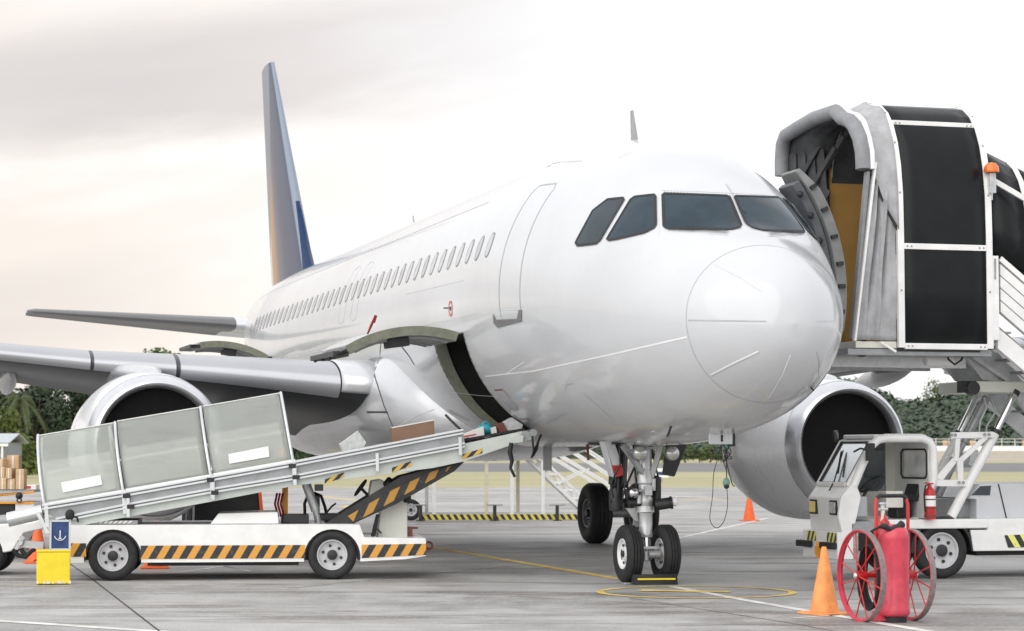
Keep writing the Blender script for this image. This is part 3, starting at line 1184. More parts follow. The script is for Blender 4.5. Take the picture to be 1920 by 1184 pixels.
# ---- front service door outline and its sill plate (right side)
dr = [fpt(4.62 + .81 * q, side_t(5, z, False)) for q, z in [(0, z) for z in np.linspace(3.52, 5.20, 24)] + [(q, 5.27) for q in (.1, .3, .5, .7, .9)] + [(1, z) for z in np.linspace(5.20, 3.52, 24)] + [(q, 3.45) for q in (.9, .7, .5, .3, .1)]]
ribbon('service_door', dr, .022, 'seam', True)
ribbon('service_door', [fpt(4.66 + .73 * q, side_t(5, 3.60, False)) for q in np.linspace(0, 1, 8)], .014, 'seam_faint')
patch('door_sill_plate', [(925, 588), (931, 600), (970, 598), (973, 582), (979, 581), (979, 603), (934, 615), (926, 606)], 'sill_grey', .008, 3, flat=False)
rr = MB()
rd = MB()
P0, N0 = on_skin(845, 579)
for mm, r0, r1, m in ((MB(), .085, .115, 'red_paint'), (MB(), 0, .035, 'black_seal')):
    u = N0.cross(Vector((0, 0, 1))).normalized()
    w = N0.cross(u)
    vs = [P0 + N0 * .006 + (u * math.cos(x) + w * math.sin(x)) * r for r in (max(r0, .001), r1) for x in np.linspace(0, 2 * math.pi, 25)]
    mm.add(vs, [(i, i + 1, 26 + i, 25 + i) for i in range(24)]).build('static_port_ring' if r0 else 'static_port', m, PLANE, recalc=False)
pxribbon('panel_line', [(832, 578), (843, 578)], .02, 'black_seal')
pt_ = [(945 + 0, 752), (949, 748), (960, 752), (969, 760), (972, 769), (966, 771), (953, 762)]
patch('drain_panel', pt_, 'seam', .006, 2, flat=False)
pxribbon('panel_line', pt_, .012, 'seam_faint', True, .007)

# ---- passenger windows
NW = [6.22 + .533 * i for i in range(39)]
for i, a in enumerate(NW):
    cz = 4.56
    pts, rim = [], []
    for k in range(24):
        x = 2 * math.pi * k / 24
        ca, sa = math.cos(x), math.sin(x)
        px_ = .132 * math.copysign(abs(ca) ** .9, ca)
        pz_ = .178 * math.copysign(abs(sa) ** .9, sa)
        pts.append((px_, pz_))
    mw = MB()

    def wp(dx, dz, off):
        p = Vector(fpt(a + dx, side_t(a, cz + dz, False)))
        return p + Vector((-1, 0, .25)).normalized() * off
    mw.mi = 1
    vs = [wp(x, z, .005) for x, z in pts] + [wp(x * .84, z * .87, .010) for x, z in pts]
    mw.add(vs, [(k, (k + 1) % 24, 24 + (k + 1) % 24, 24 + k) for k in range(24)])
    mw.mi = 0
    vs = [wp(x * .84, z * .87, .006) for x, z in pts]
    mw.add(vs, [tuple(range(24))])
    mw.build('passenger_window', [('window_shade', 'window_shade_pale', 'window_shade_dark')[(i * 7 + i * i) % 3], 'window_rim'], PLANE, recalc=False)
for a0 in (14.62, 15.7):
    ex = [fpt(a0 + .5 * q, side_t(a0, z, False)) for q, z in [(0, z) for z in np.linspace(4.05, 5.0, 12)] + [(.5, 5.05)] + [(1, z) for z in np.linspace(5.0, 4.05, 12)] + [(.5, 4.0)]]
    ribbon('overwing_exit', ex, .014, 'seam_faint', True)
ribbon('panel_line', [fpt(a, side_t(a, 5.35, False)) for a in np.arange(8, 30, .6)], .02, 'seam_faint')
ribbon('panel_line', [fpt(a, side_t(a, 3.62, False)) for a in np.arange(17, 32, .6)], .03, 'seam_faint')

# ---- cargo holds: lining, door frame, open leaf
for hi, (y0, y1, z0, z1, left) in enumerate(HOLES):
    sgn = 1 if left else -1
    ym = (y0 + y1) / 2
    zs = np.linspace(z0, z1, 15)
    prof = [fpt(ym, side_t(ym, z, left)) for z in zs]
    mbx = MB()
    for z in (0,):
        xi = sgn * .0
        outer = [(p[0], p[2]) for p in prof]
        for yy, dy in ((y0 + .002, -.02), (y1 - .002, .02)):
            mbx.prism(outer + [(xi, z1 + .02), (xi, z0 - .02)], yy, yy + dy)
        mbx.box(min(xi, xi - sgn * .03), max(xi, xi - sgn * .03), y0, y1, z0 - .02, z1 + .02)
        mbx.slab([(prof[0][0], y0, z0), (prof[0][0], y1, z0), (xi, y1, z0), (xi, y0, z0)], .02)
        mbx.slab([(prof[-1][0], y0, z1), (prof[-1][0], y1, z1), (xi, y1, z1), (xi, y0, z1)], .02)
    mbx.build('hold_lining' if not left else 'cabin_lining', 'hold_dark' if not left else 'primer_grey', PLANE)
    # jamb strips at both ends, standing inside the opening
    for yy, s in ((y0, 1), (y1, -1)):
        rows = []
        fr = MB()
        for p in prof:
            rows.append([Vector((p[0] - sgn * .004, yy + s * .004, p[2])), Vector((p[0] * (1 - .16 / max(.4, abs(p[0]))), yy + s * .004, p[2])),
                         Vector((p[0] * (1 - .16 / max(.4, abs(p[0]))), yy + s * .10, p[2])), Vector((p[0] - sgn * .004, yy + s * .05, p[2]))])
        fr.rings(rows)
        fr.build('door_jamb', 'olive_frame', PLANE)


def cargo_leaf(y0, y1, z0, z1, ang):
    """curved door swung up about its upper edge; ring profile rotated in the x-z plane"""
    ym = min((y0 + y1) / 2, 21)
    zs = np.linspace(z1, z0, 20)
    prof = [Vector((fpt(ym, side_t(ym, z, False))[0], 0, z)) for z in zs]
    H = prof[0] + Vector((-.03, 0, .02))

    def rot(p, off, i):
        a, b = prof[max(i - 1, 0)], prof[min(i + 1, len(prof) - 1)]
        tn = (b - a).normalized()
        n = Vector((tn.z, 0, -tn.x))
        if n.x > 0:
            n = -n
        q = p + n * off - H
        c, s = math.cos(ang), math.sin(ang)
        return Vector((H.x + c * q.x - s * q.z, 0, H.z + s * q.x + c * q.z))
    lf = bpy.data.objects.new('x', None)
    rows = []
    for i, p in enumerate(prof):
        o, q = rot(p, .0, i), rot(p, -.13, i)
        rows.append([Vector((o.x, y0, o.z)), Vector((o.x, y1, o.z)), Vector((q.x, y1 - .03, q.z)), Vector((q.x, y0 + .03, q.z))])
    m1 = MB()
    m1.rings(rows)
    for k, f in enumerate(m1.f):
        pass
    d = m1.build('cargo_door', ['aircraft_white', 'olive_frame', 'primer_grey'], PLANE, sharp=30)
    for pl in d.data.polygons:
        c = pl.center
        if len(pl.vertices) == 4:
            ys = [d.data.vertices[v].co.y for v in pl.vertices]
            if max(ys) - min(ys) < .1:
                pl.material_index = 1
            else:
                j = [v % 4 for v in pl.vertices]
                pl.material_index = 2 if set(j) == {2, 3} else 0
        else:
            pl.material_index = 1
    # inner ribs, latch housing and hinge arms
    rb = MB()
    for yy in np.linspace(y0 + .25, y1 - .25, 5):
        rr_ = []
        for i in range(1, 19):
            a_, b_ = rot(prof[i], -.134, i), rot(prof[i], -.17, i)
            rr_.append([Vector((a_.x, yy - .03, a_.z)), Vector((a_.x, yy + .03, a_.z)), Vector((b_.x, yy + .02, b_.z)), Vector((b_.x, yy - .02, b_.z))])
        rb.rings(rr_)
    rb.build('door_rib', 'steel_grey', d)
    lt = MB()
    for i, yy in ((9, y0 + .1),):
        a_ = rot(prof[9], -.2, 9)
        e = rot(prof[13], -.2, 13)
        lt.bar((a_.x, yy + .25, a_.z), (e.x, yy + .25, e.z), .3, .13)
    lt.build('latch_housing', 'dark_metal', d, bevel=.01)
    tip = MB()
    a_, e = rot(prof[-1], -.07, 19), rot(prof[-1], -.07, 19)
    dirn = (rot(prof[-1], -.07, 19) - rot(prof[-3], -.07, 17)).normalized()
    for k in range(4):
        yy = y0 + .06 + k * (y1 - y0 - .12) / 3
        tip.bar((a_.x, yy, a_.z), (a_.x + dirn.x * .17, yy, a_.z + dirn.z * .17), .08, .06)
    tip.bar((a_.x + dirn.x * .1, y0 + .02, a_.z + dirn.z * .1), (a_.x + dirn.x * .1, y1 - .02, a_.z + dirn.z * .1), .22, .07)
    tip.build('hook_row', 'dark_metal', d)
    return d, rot, prof


FWD, rot_f, prof_f = cargo_leaf(7.40, 9.18, 2.08, 3.42, R(-118))
cargo_leaf(23.22, 24.98, 2.4, 3.74, R(-124))
e = rot_f(prof_f[16], .01, 16)
s_ = MB()
s_.tube([(e.x, 7.43, e.z), (e.x + .05, 7.42, e.z + .12), (e.x + .10, 7.42, e.z + .24)], [.012, .02, .014], 6)
s_.slab([(e.x + .06, 7.40, e.z + .15), (e.x + .10, 7.40, e.z + .16), (e.x + .13, 7.40, e.z + .26), (e.x + .09, 7.40, e.z + .27)], .02)
s_.build('warning_streamer', 'red_cloth', FWD)

# ---- open passenger door on the left side, carried forward on its arm
rows = []
for iz, z in enumerate(np.linspace(3.40, 5.20, 22)):
    r_ = []
    tp_ = .05 * max(0, iz - 18) / 3
    for a, off in ((3.82 + tp_ * 2, .45 - tp_), (4.60 - tp_ * 2, .45 - tp_), (4.56 - tp_ * 2, .31 + tp_ * .5), (3.85 + tp_ * 2, .31 + tp_ * .5)):
        p = Vector(fpt(5.0, side_t(5.0, z, True)))
        nx = Vector((p.x, 0, (p.z - 3.86) * .95)).normalized()
        r_.append(Vector((p.x, a, p.z)) + nx * off)
    rows.append(r_)
pd = MB().rings(rows).build('passenger_door', ['door_edge'], PLANE, bevel=.02)
dt = MB()
rows = []
for z in np.linspace(3.50, 5.12, 16):
    r_ = []
    for a, off in ((3.93, .305), (4.5, .305), (4.48, .20), (3.99, .20)):
        p = Vector(fpt(5.0, side_t(5.0, z, True)))
        nx = Vector((p.x, 0, (p.z - 3.86) * .95)).normalized()
        r_.append(Vector((p.x, a, p.z)) + nx * off)
    rows.append(r_)
dt.rings(rows)
dt.build('door_lining', 'lining_dark', pd, bevel=.02)
for z in (3.62, 3.9, 4.15, 4.45, 4.75, 5.0):
    p = Vector(fpt(5.0, side_t(5.0, z, True)))
    nx = Vector((p.x, 0, (p.z - 3.86) * .95)).normalized()
    c = p + nx * .37
    dk = MB()
    dk.bar((c.x - nx.x * .045, 3.815, c.z - nx.z * .045), (c.x + nx.x * .045, 3.815, c.z + nx.z * .045), .05, .045, up=(0, 1, 0))
    c = p + nx * .2
    dk.build('door_latch', 'black_plastic', pd)
    MB().ball((c.x, 3.93, c.z), .045, 8, 6).build('door_roller', 'black_plastic', pd)
p = Vector(fpt(5.0, side_t(5.0, 4.9, True)))
MB().bar((p.x * .97, 4.72, 5.12), (p.x + .22, 4.2, 5.2), .06, .1).build('hinge_arm', 'dark_metal', pd)
MB().bar((p.x * 1.1, 4.70, 4.0), (p.x + .42, 4.2, 4.1), .1, .16).build('hinge_arm', 'dark_metal', pd)

# ---- wing to body fairing
rings_ = []
for a, hw, zb, zt in ((10.2, .75, 1.83, 2.5), (10.7, 1.35, 1.78, 2.75), (11.3, 1.80, 1.72, 3.1), (12.0, 2.08, 1.66, 3.46), (12.7, 2.2, 1.61, 3.58), (13.6, 2.26, 1.58, 3.5), (15, 2.3, 1.58, 3.4), (18, 2.3, 1.58, 3.3), (20, 2.28, 1.58, 3.2), (21.2, 2.2, 1.60, 3.1), (22.0, 1.95, 1.68, 2.9), (22.7, 1.2, 1.82, 2.5)):
    r_ = []
    for k in range(48):
        x = 2 * math.pi * k / 48
        c, s = math.cos(x), math.sin(x)
        e = .62
        r_.append((hw * math.copysign(abs(c) ** e, c), a, (zb + zt) / 2 + (zt - zb) / 2 * math.copysign(abs(s) ** .8, s)))
    rings_.append(r_)


def refine(rs, n=4):
    A = np.array(rs)
    o = []
    for i in range(len(A) - 1):
        p0, p1, p2, p3 = A[max(i - 1, 0)], A[i], A[i + 1], A[min(i + 2, len(A) - 1)]
        for k in range(n):
            t = k / n
            o.append(.5 * (2 * p1 + (p2 - p0) * t + (2 * p0 - 5 * p1 + 4 * p2 - p3) * t * t + (3 * p1 - p0 - 3 * p2 + p3) * t ** 3))
    o.append(A[-1])
    return [[tuple(q) for q in r] for r in o]


FR = refine(rings_)
fair = MB().rings(FR).build('belly_fairing', 'fairing_skin', PLANE, sharp=60)
FB = BVHTree.FromPolygons([Vector(p) for r in FR for p in r], [(i * 48 + j, i * 48 + (j + 1) % 48, (i + 1) * 48 + (j + 1) % 48, (i + 1) * 48 + j) for i in range(len(FR) - 1) for j in range(48)])


def fairribbon(name, pxs, w, m):
    P = []
    for p in dens(pxs, 8):
        h = FB.ray_cast(ACO, acray(*p))
        h2 = BVH.ray_cast(ACO, acray(*p))
        if h[0] is None or (h2[0] is not None and h2[3] < h[3]):
            h = h2
        if h[0] is None:
            continue
        n = h[1] if h[1].dot(ACO - h[0]) > 0 else -h[1]
        P.append((h[0], n))
    rows = []
    for i in range(len(P)):
        d = P[min(i + 1, len(P) - 1)][0] - P[max(i - 1, 0)][0]
        if d.length < 1e-4:
            continue
        s = d.cross(P[i][1]).normalized() * w / 2
        c = P[i][0] + P[i][1] * .005
        rows.append([c + s, c - s])
    if len(rows) > 1:
        MB().grid(rows).build(name, m, fair, recalc=False)


fairribbon('fairing_joint', [(622, 672), (650, 651), (690, 639), (720, 633), (745, 640), (765, 665), (777, 684)], .03, 'seam_dark')
fairribbon('fairing_joint', [(715, 634), (712, 670), (701, 700), (720, 760), (739, 805)], .024, 'seam_dark')
fairribbon('fairing_joint', [(688, 773), (727, 773)], .03, 'seam_dark')
fairribbon('fairing_joint', [(835, 778), (850, 793), (866, 808)], .04, 'seam_dark')
fairribbon('fairing_joint', [(745, 800), (780, 780), (815, 768)], .012, 'seam_faint')

# ---- wings
SECT = [(1.5, 12.25, 7.0, 2.80, .150), (2.4, 12.60, 6.5, 2.82, .148), (4.2, 13.55, 5.4, 3.02, .135), (6.4, 14.72, 4.15, 3.22, .122), (11.5, 17.38, 2.85, 3.80, .112), (16.8, 20.15, 1.55, 4.45, .108)]


def foil(b, le, ch, z, tc, f0=0., f1=1., n=22, drop=0., fwd=0., inc=None):
    """closed section from chord fraction f0 to f1"""
    up, lo = [], []
    inc = .03 + .075 * max(0, 1 - b / 12) if inc is None else inc
    for k in range(n + 1):
        x = f0 + (f1 - f0) * (1 - math.cos(math.pi * k / n)) / 2 if f1 > .5 else f0 + (f1 - f0) * (k / n) ** 2
        y = 5 * tc * ch * (.2969 * math.sqrt(x) - .126 * x - .3516 * x * x + .2843 * x ** 3 - .1036 * x ** 4)
        cam = .018 * ch * (1 - (2 * x - 1) ** 2) - .12 * ch * max(0, x - .7) ** 1.3 - inc * ch * x
        up.append((b, le + ch * x - fwd, z + cam + y - drop))
        lo.append((b, le + ch * x - fwd, z + cam - y * .92 - drop))
    return up[::-1] + lo[1:]


def sect_at(b):
    B = [s[0] for s in SECT]
    return (b,) + tuple(float(np.interp(b, B, [s[k] for s in SECT])) for k in range(1, 5))


def slat_sec(b):
    """nose piece: upper skin and leading edge only, closed along its rear"""
    o = foil(*sect_at(b)[:4], sect_at(b)[4] * 1.035, 0, .24, 24, .0, .03)
    up, lo = o[:25], o[25:]
    lo = lo[:9]
    a, b_ = lo[-1], up[0]
    mid = (a[0], a[1] * .6 + b_[1] * .4, a[2] * .35 + b_[2] * .65 - .05)
    return up + lo + [mid]


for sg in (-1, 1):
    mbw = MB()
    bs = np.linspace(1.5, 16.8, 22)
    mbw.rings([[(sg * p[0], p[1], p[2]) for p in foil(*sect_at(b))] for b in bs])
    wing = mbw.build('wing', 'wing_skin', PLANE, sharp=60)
    for b0, b1 in ((2.62, 5.05), (5.12, 6.4), (6.46, 9.4), (9.46, 12.6), (12.66, 16.3)):
        m2 = MB()
        m2.rings([[(sg * p[0], p[1], p[2]) for p in slat_sec(b)] for b in np.linspace(b0, b1, 5)])
        m2.build('slat', 'slat_metal', wing, sharp=60)
    # flap track fairings
    for b in (7.6, 10.2, 12.8):
        s = sect_at(b)
        y0 = s[1] + s[2] * .5
        fr_ = []
        for k in range(9):
            f = k / 8
            rad = .19 * math.sin(math.pi * min(.96, .06 + f * .94)) ** .6
            fr_.append([(sg * b + rad * .8 * math.cos(x), y0 + f * 2.6, s[3] - .22 - .22 * f + rad * 1.25 * math.sin(x)) for x in np.linspace(0, 2 * math.pi, 12, endpoint=False)])
        MB().rings(fr_).build('flap_track_fairing', 'aircraft_grey', wing)
    # ---- engine
    ex_, ey, ez = sg * 5.75, 11.25, 1.87
    NACP = [(.0, 1.055, 0), (.02, 1.06, 0), (.4, 1.115, -.01), (.9, 1.16, -.03), (1.5, 1.175, -.05), (2.1, 1.15, -.06), (2.7, 1.06, -.05), (3.2, .95, -.04)]
    eng = MB().rings([[(ex_ + (r) * math.cos(x), ey + .36 + a, ez + dz + r * math.sin(x) * (1.07 if math.sin(x) < 0 else 1)) for x in np.linspace(0, 2 * math.pi, 64, endpoint=False)] for a, r, dz in NACP], cap=False)
    eo = eng.build('engine_nacelle', 'nacelle_white', PLANE, sharp=60)
    lp = MB()
    prof = [(.86, .30), (.845, .20), (.855, .10), (.885, .035), (.92, .0), (.955, .02), (.985, .08), (1.02, .18), (1.045, .30), (1.055, .36)]
    lp.rings([[(ex_ + r * math.cos(x), ey + h, ez + r * math.sin(x) * (1.06 if math.sin(x) < 0 else 1)) for x in np.linspace(0, 2 * math.pi, 64, endpoint=False)] for r, h in prof], cap=False)
    lp.build('inlet_lip', 'lip_metal', eo, sharp=60)
    dk = MB()
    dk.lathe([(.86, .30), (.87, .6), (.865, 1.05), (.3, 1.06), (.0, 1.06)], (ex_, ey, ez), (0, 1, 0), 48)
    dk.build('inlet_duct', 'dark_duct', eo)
    fan = MB()
    for k in range(36):
        x = 2 * math.pi * k / 36
        er = Vector((math.cos(x), 0, math.sin(x)))
        et = Vector((-math.sin(x), 0, math.cos(x)))
        r0, r1 = .26, .855
        pts = []
        for r, tw, ch in ((r0, .35, .10), (.55, .7, .13), (r1, 1.0, .15)):
            dv = et * math.sin(tw) * ch + Vector((0, 1, 0)) * math.cos(tw) * ch
            c = Vector((ex_, ey + .9, ez)) + er * r
            pts.append((c - dv, c + dv))
        fan.grid([[pts[0][0], pts[0][1]], [pts[1][0], pts[1][1]], [pts[2][0], pts[2][1]]])
    fan.build('fan', 'fan_blade', eo, recalc=False, solid=.008)
    MB().lathe([(.27, .9), (.25, .78), (.18, .62), (.08, .5), (.0, .46)], (ex_, ey, ez), (0, 1, 0), 32).build('spinner', 'hub_dark', eo)
    MB().lathe([(.97, 3.55), (.93, 3.56), (.60, 3.6), (.52, 4.4), (.42, 4.9), (.38, 4.9), (.2, 4.6), (.05, 5.3)], (ex_, ey, ez - .04), (0, 1, 0), 32).build('exhaust_core', 'steel_grey', eo)
    for aa, rr_, dz in ((.375, 1.062, 0), (1.45, 1.168, -.035)):
        MB().tube([(ex_ + rr_ * math.cos(x), ey + aa, ez + dz + rr_ * math.sin(x) * (1.07 if math.sin(x) < 0 else 1)) for x in np.linspace(0, 2 * math.pi, 72, endpoint=False)], .005, 4, closed=True).build('cowl_joint', 'seam_faint', eo)
    # pylon
    py_ = [(11.75, .04, 2.86, .06), (12.1, .14, 2.88, .16), (12.7, .24, 2.90, .22), (13.5, .34, 2.91, .27), (14.3, .42, 2.90, .30), (15.4, .42, 2.85, .32), (16.6, .28, 2.72, .28), (17.8, .1, 2.7, .15)]
    MB().rings([[(ex_ + w * math.copysign(abs(math.cos(x)) ** .7, math.cos(x)), a, zc + h * math.copysign(abs(math.sin(x)) ** .7, math.sin(x))) for x in np.linspace(0, 2 * math.pi, 24, endpoint=False)] for a, w, zc, h in py_]).build('pylon', 'bare_metal', PLANE, sharp=60)
    # white fillet over the upper half of the wing root
    rf_ = MB()
    for b in (2.0, 2.3, 2.5, 2.60):
        up = foil(*sect_at(b)[:4], sect_at(b)[4] * 1.05, 0, .5, 20, -.01, .05)[:24]
        rf_.v += [(sg * p[0], p[1], p[2]) for p in up]
    for i in range(3):
        for k in range(23):
            rf_.f.append([i * 24 + k, i * 24 + k + 1, (i + 1) * 24 + k + 1, (i + 1) * 24 + k])
            rf_.m.append(0)
    rf_.build('root_fillet', 'fairing_skin', PLANE, solid=.02, sharp=70)
    # strake on the cowl
    # ---- tail plane
    mt = MB()
    mt.rings([[(sg * p[0], p[1], p[2]) for p in foil(b, le, ch, z, tc, inc=0.)] for b, le, ch, z, tc in ((1.4, 31.79, 3.67, 4.875, .10), (6.05, 34.55, 1.55, 5.28, .10), (6.22, 34.8, 1.3, 5.30, .06))])
    tpo = mt.build('tail_plane', 'tail_grey', PLANE, sharp=60)
    MB().rings([[(sg * p[0], p[1], p[2]) for p in foil(b, le, ch, z, tc, inc=0.)] for b, le, ch, z, tc in ((.4, 31.2, 4.1, 4.80, .112), (1.395, 31.78, 3.68, 4.875, .104))]).build('root_stub', 'aircraft_white', tpo, sharp=60)

# ---- fin and dorsal fillet
mf = MB()
rf = []
for z in np.linspace(5.75, 12.0, 16):
    le, ch = 29.7 + (z - 6.3) * .925, 5.3 - (z - 6.3) * .62
    rf.append([(q[2], q[1], z) for q in foil(0, le, ch, 0, .10)])
rf = [[(p[0] - sum(q[0] for q in r) / len(r) * 0, p[1], p[2]) for p in r] for r in rf]
# symmetric section: mirror the upper half
rf2 = []
for z in np.linspace(5.75, 11.98, 18):
    le, ch = 29.7 + (z - 6.3) * .925, 5.3 - (z - 6.3) * .62
    up = []
    for k in range(21):
        x = (1 - math.cos(math.pi * k / 20)) / 2
        up.append((5 * .105 * ch * (.2969 * math.sqrt(x) - .126 * x - .3516 * x * x + .2843 * x ** 3 - .1036 * x ** 4), le + ch * x, z))
    rf2.append([(-w, a, q) for w, a, q in up] + [(w, a, q) for w, a, q in up[::-1][1:-1]])
fo = mf.rings(rf2).build('tail_fin', 'fin', PLANE, sharp=60)
md_ = MB()
rd_ = []
for k in range(10):
    f = k / 9
    z = 5.9 + 2.0 * f
    le = 29.7 + (z - 6.3) * .925
    ext = .04 + .36 * (1 - f) ** 2.2
    w = .07 + .10 * (1 - f)
    rd_.append([(-w, le + .42, z), (-w * .7, le - ext * .35, z), (0, le - ext, z), (w * .7, le - ext * .35, z), (w, le + .42, z)])
md_.rings(rd_).build('dorsal_fillet', 'fin_blue', fo, sharp=60)

# ---- aerials on the roof
an = MB()
an.rings([[(-.014, 5.42, 5.95), (0, 5.36, 5.95), (.014, 5.42, 5.95), (.014, 5.62, 5.95), (0, 5.68, 5.95), (-.014, 5.62, 5.95)],
          [(-.008, 5.60, 6.40), (0, 5.57, 6.40), (.008, 5.60, 6.40), (.008, 5.68, 6.40), (0, 5.70, 6.40), (-.008, 5.68, 6.40)]])
an.build('blade_aerial', 'steel_grey', PLANE)
MB().tube([(0, 18.6, 5.95), (0, 18.75, 6.28)], [.03, .012], 6).build('blade_aerial', 'steel_grey', PLANE)
for px in (1226, 1243):
    q = acb(px, 259, 0.15)
    yv = 5.5
    xv = (px - 1226) / 17 * .13 + .30
    MB().box(xv, xv + .10, yv, yv + .12, 5.88, 5.99).build('roof_vent', 'steel_grey', PLANE, bevel=.01)
# pitot probe under the belly
q, n = on_skin(1258, 800)
MB().tube([q, q + n * .10, q + n * .11 + Vector((-.05, -.10, -.02))], [.016, .014, .010], 8).build('pitot_probe', 'black_seal', PLANE)
q, n = on_skin(1520, 726)
MB().tube([q, q + n * .06], .01, 6).build('pitot_probe', 'black_seal', PLANE)
# ground power panel hanging open below the nose
pp = aca(1346, 800, 2.5)
b0 = Vector((pp.x, 2.45, 1.93))
pnl = MB().box(b0.x - .16, b0.x + .16, 2.40, 2.5, 2.0, 2.075).build('power_panel', 'aircraft_white', PLANE, bevel=.012)
MB().box(b0.x - .165, b0.x + .145, 2.37, 2.395, 1.825, 1.985).build('panel_flap', 'aircraft_white', pnl, bevel=.012)
MB().box(b0.x - .012, b0.x + .012, 2.36, 2.369, 1.86, 1.94).build('flap_slot', 'black_seal', pnl)
MB().box(b0.x + .10, b0.x + .2, 2.42, 2.52, 1.80, 2.0).build('socket', 'dark_metal', pnl, bevel=.01)


# ---- wheels
def wheel(parent, c, axis, r, w, rr, rim_m, face=(-1,), groove=True, name='wheel', holes=6, hub=.3):
    c, ax = Vector(c), Vector(axis).normalized()
    t = MB()
    hw = w / 2
    pr = [(rr, -hw * .72), (rr + (r - rr) * .3, -hw * .97), (rr + (r - rr) * .62, -hw), (r - (r - rr) * .16, -hw * .86), (r - (r - rr) * .03, -hw * .62)]
    if groove:
        for g in (-.36, 0, .36):
            pr += [(r, hw * (g - .06)), (r - .014, hw * (g - .04)), (r - .014, hw * (g + .04)), (r, hw * (g + .06))]
    else:
        pr += [(r, -hw * .3), (r, hw * .3)]
    pr += [(q, -h) for q, h in reversed(pr[:5])]
    t.lathe(pr, c, ax, 56, close=True)
    o = t.build(name, 'tyre', parent, sharp=50)
    rm = MB()
    for s in face:
        rm.mi = 0
        rm.lathe([(rr * 1.03, s * hw * .70), (rr * 1.0, s * hw * .80), (rr * .93, s * hw * .78), (rr * .86, s * hw * .52), (rr * .70, s * hw * .40), (rr * .42, s * hw * .44), (rr * .40, s * hw * .60), (0, s * hw * .60)], c, ax, 40, cap=False)
        a = Vector((0, 0, 1)) if abs(ax.z) < .9 else Vector((1, 0, 0))
        u = ax.cross(a).normalized()
        v = ax.cross(u)
        rm.mi = 1
        rm.lathe([(rr * hub, s * hw * .58), (rr * hub, s * hw * .80), (rr * hub * .8, s * hw * .88), (0, s * hw * .88)], c, ax, 20)
        for k in range(holes):
            x = 2 * math.pi * k / holes + .3
            p = c + (u * math.cos(x) + v * math.sin(x)) * rr * .62 + ax * s * hw * .40
            rm.cyl(p - ax * s * hw * .1, p + ax * s * hw * .14, rr * .10, n=10)
    if len(face) == 1:
        rm.mi = 0
        s = -face[0]
        rm.lathe([(rr * 1.03, s * hw * .70), (rr * .8, s * hw * .5), (0, s * hw * .45)], c, ax, 32, cap=False)
    rm.build('rim', [rim_m, 'hub_dark'], o, sharp=40)
    return o


# nose gear
for b in (-.26, .26):
    wheel(PLANE, (b, 5.07, .385), (1, 0, 0), .385, .225, .20, 'rim_bright', (-1, 1), holes=8, hub=.22)
ng = MB()
ng.lathe([(.085, 1.0), (.10, 1.06), (.10, 1.12), (.088, 1.14), (.088, 1.30), (.105, 1.32), (.105, 1.42), (.09, 1.45), (.085, 1.95)], (0, 5.13, 0), (0, 0, 1), 28)
ng.cyl((0, 5.115, .93), (0, 5.12, 1.01), .115, n=24)
ng.lathe([(.08, .60), (.092, .62), (.092, .66), (.086, .67), (.086, .90), (.095, .93)], (0, 5.11, 0), (0, 0, 1), 28)
ng.box(-.05, .05, 4.99, 5.06, 1.16, 1.28)
ng.cyl((.10, 5.08, 1.22), (.10, 5.08, 1.38), .03, n=12)
ng.cyl((-.11, 5.06, 1.05), (-.11, 5.06, 1.16), .03, n=12)
strut = ng.build('nose_gear_strut', 'strut_grey', PLANE)
MB().cyl((0, 5.09, .36), (0, 5.11, .66), .06, n=20).build('oleo_piston', 'chrome', strut)
ax_ = MB().cyl((-.3, 5.07, .385), (.3, 5.07, .385), .055, n=16)
ax_.ball((0, 5.08, .38), .10, 16, 10)
ax_.bar((-.11, 4.95, .47), (.12, 4.95, .47), .05, .03)
ax_.cyl((-.05, 4.96, .30), (-.05, 4.96, .42), .035, n=10)
ax_.cyl((-.02, 4.95, .38), (.14, 4.95, .38), .05, n=12)
ax_.build('axle', 'strut_grey', strut)
tl = MB()
tl.slab([(-.10, 5.26, .98), (.10, 5.26, .98), (.04, 5.52, .72), (-.04, 5.52, .72)], .03)
tl.slab([(-.04, 5.52, .70), (.04, 5.52, .70), (.08, 5.2, .46), (-.08, 5.2, .46)], .03)
tl.slab([(-.24, 5.2, .98), (-.10, 5.2, .98), (-.06, 5.22, .80), (-.12, 5.22, .82)], .05)
tl.build('torque_link', 'strut_grey', strut)
br = MB()
br.bar((-.03, 5.08, 1.42), (-.36, 5.0, 1.82), .055, .06)
br.bar((.07, 5.08, 1.40), (.20, 5.0, 1.86), .06, .07)
br.bar((-.3, 5.02, 1.75), (.16, 5.02, 1.80), .03, .03)
br.bar((-.14, 5.06, 1.50), (.10, 5.06, 1.50), .03, .035)
br.bar((-.22, 5.05, 1.22), (.0, 5.05, 1.22), .03, .03)
br.build('drag_brace', 'steel_grey', strut)
st_ = MB()
st_.cyl((.10, 5.0, 1.03), (.28, 4.93, 1.06), .075, n=16)
st_.cyl((.28, 4.93, 1.06), (.31, 4.92, 1.065), .085, n=16)
st_.build('steering_actuator', 'dark_metal', strut)
MB().ball((.33, 4.9, 1.075), .07, 14, 10, (.8, .8, .9)).build('actuator_cap', 'strip_white', strut)
hs = MB()
hr = random.Random(3)
for i in range(16):
    x0 = hr.uniform(-.42, .18)
    z0 = hr.uniform(.95, 1.15)
    y = hr.uniform(5.15, 5.5)
    hs.tube([(x0, y, z0), (x0 + hr.uniform(-.1, .1), y - .06, z0 + .2), (x0 + hr.uniform(-.1, .1), y, z0 + .45), (x0 * .8, y, 1.9)], hr.uniform(.01, .02), 6)
hs.lathe([(.0, .93), (.09, .95), (.10, 1.0), (.10, 1.22), (.07, 1.27), (0, 1.27)], (-.30, 5.45, 0), (0, 0, 1), 18)
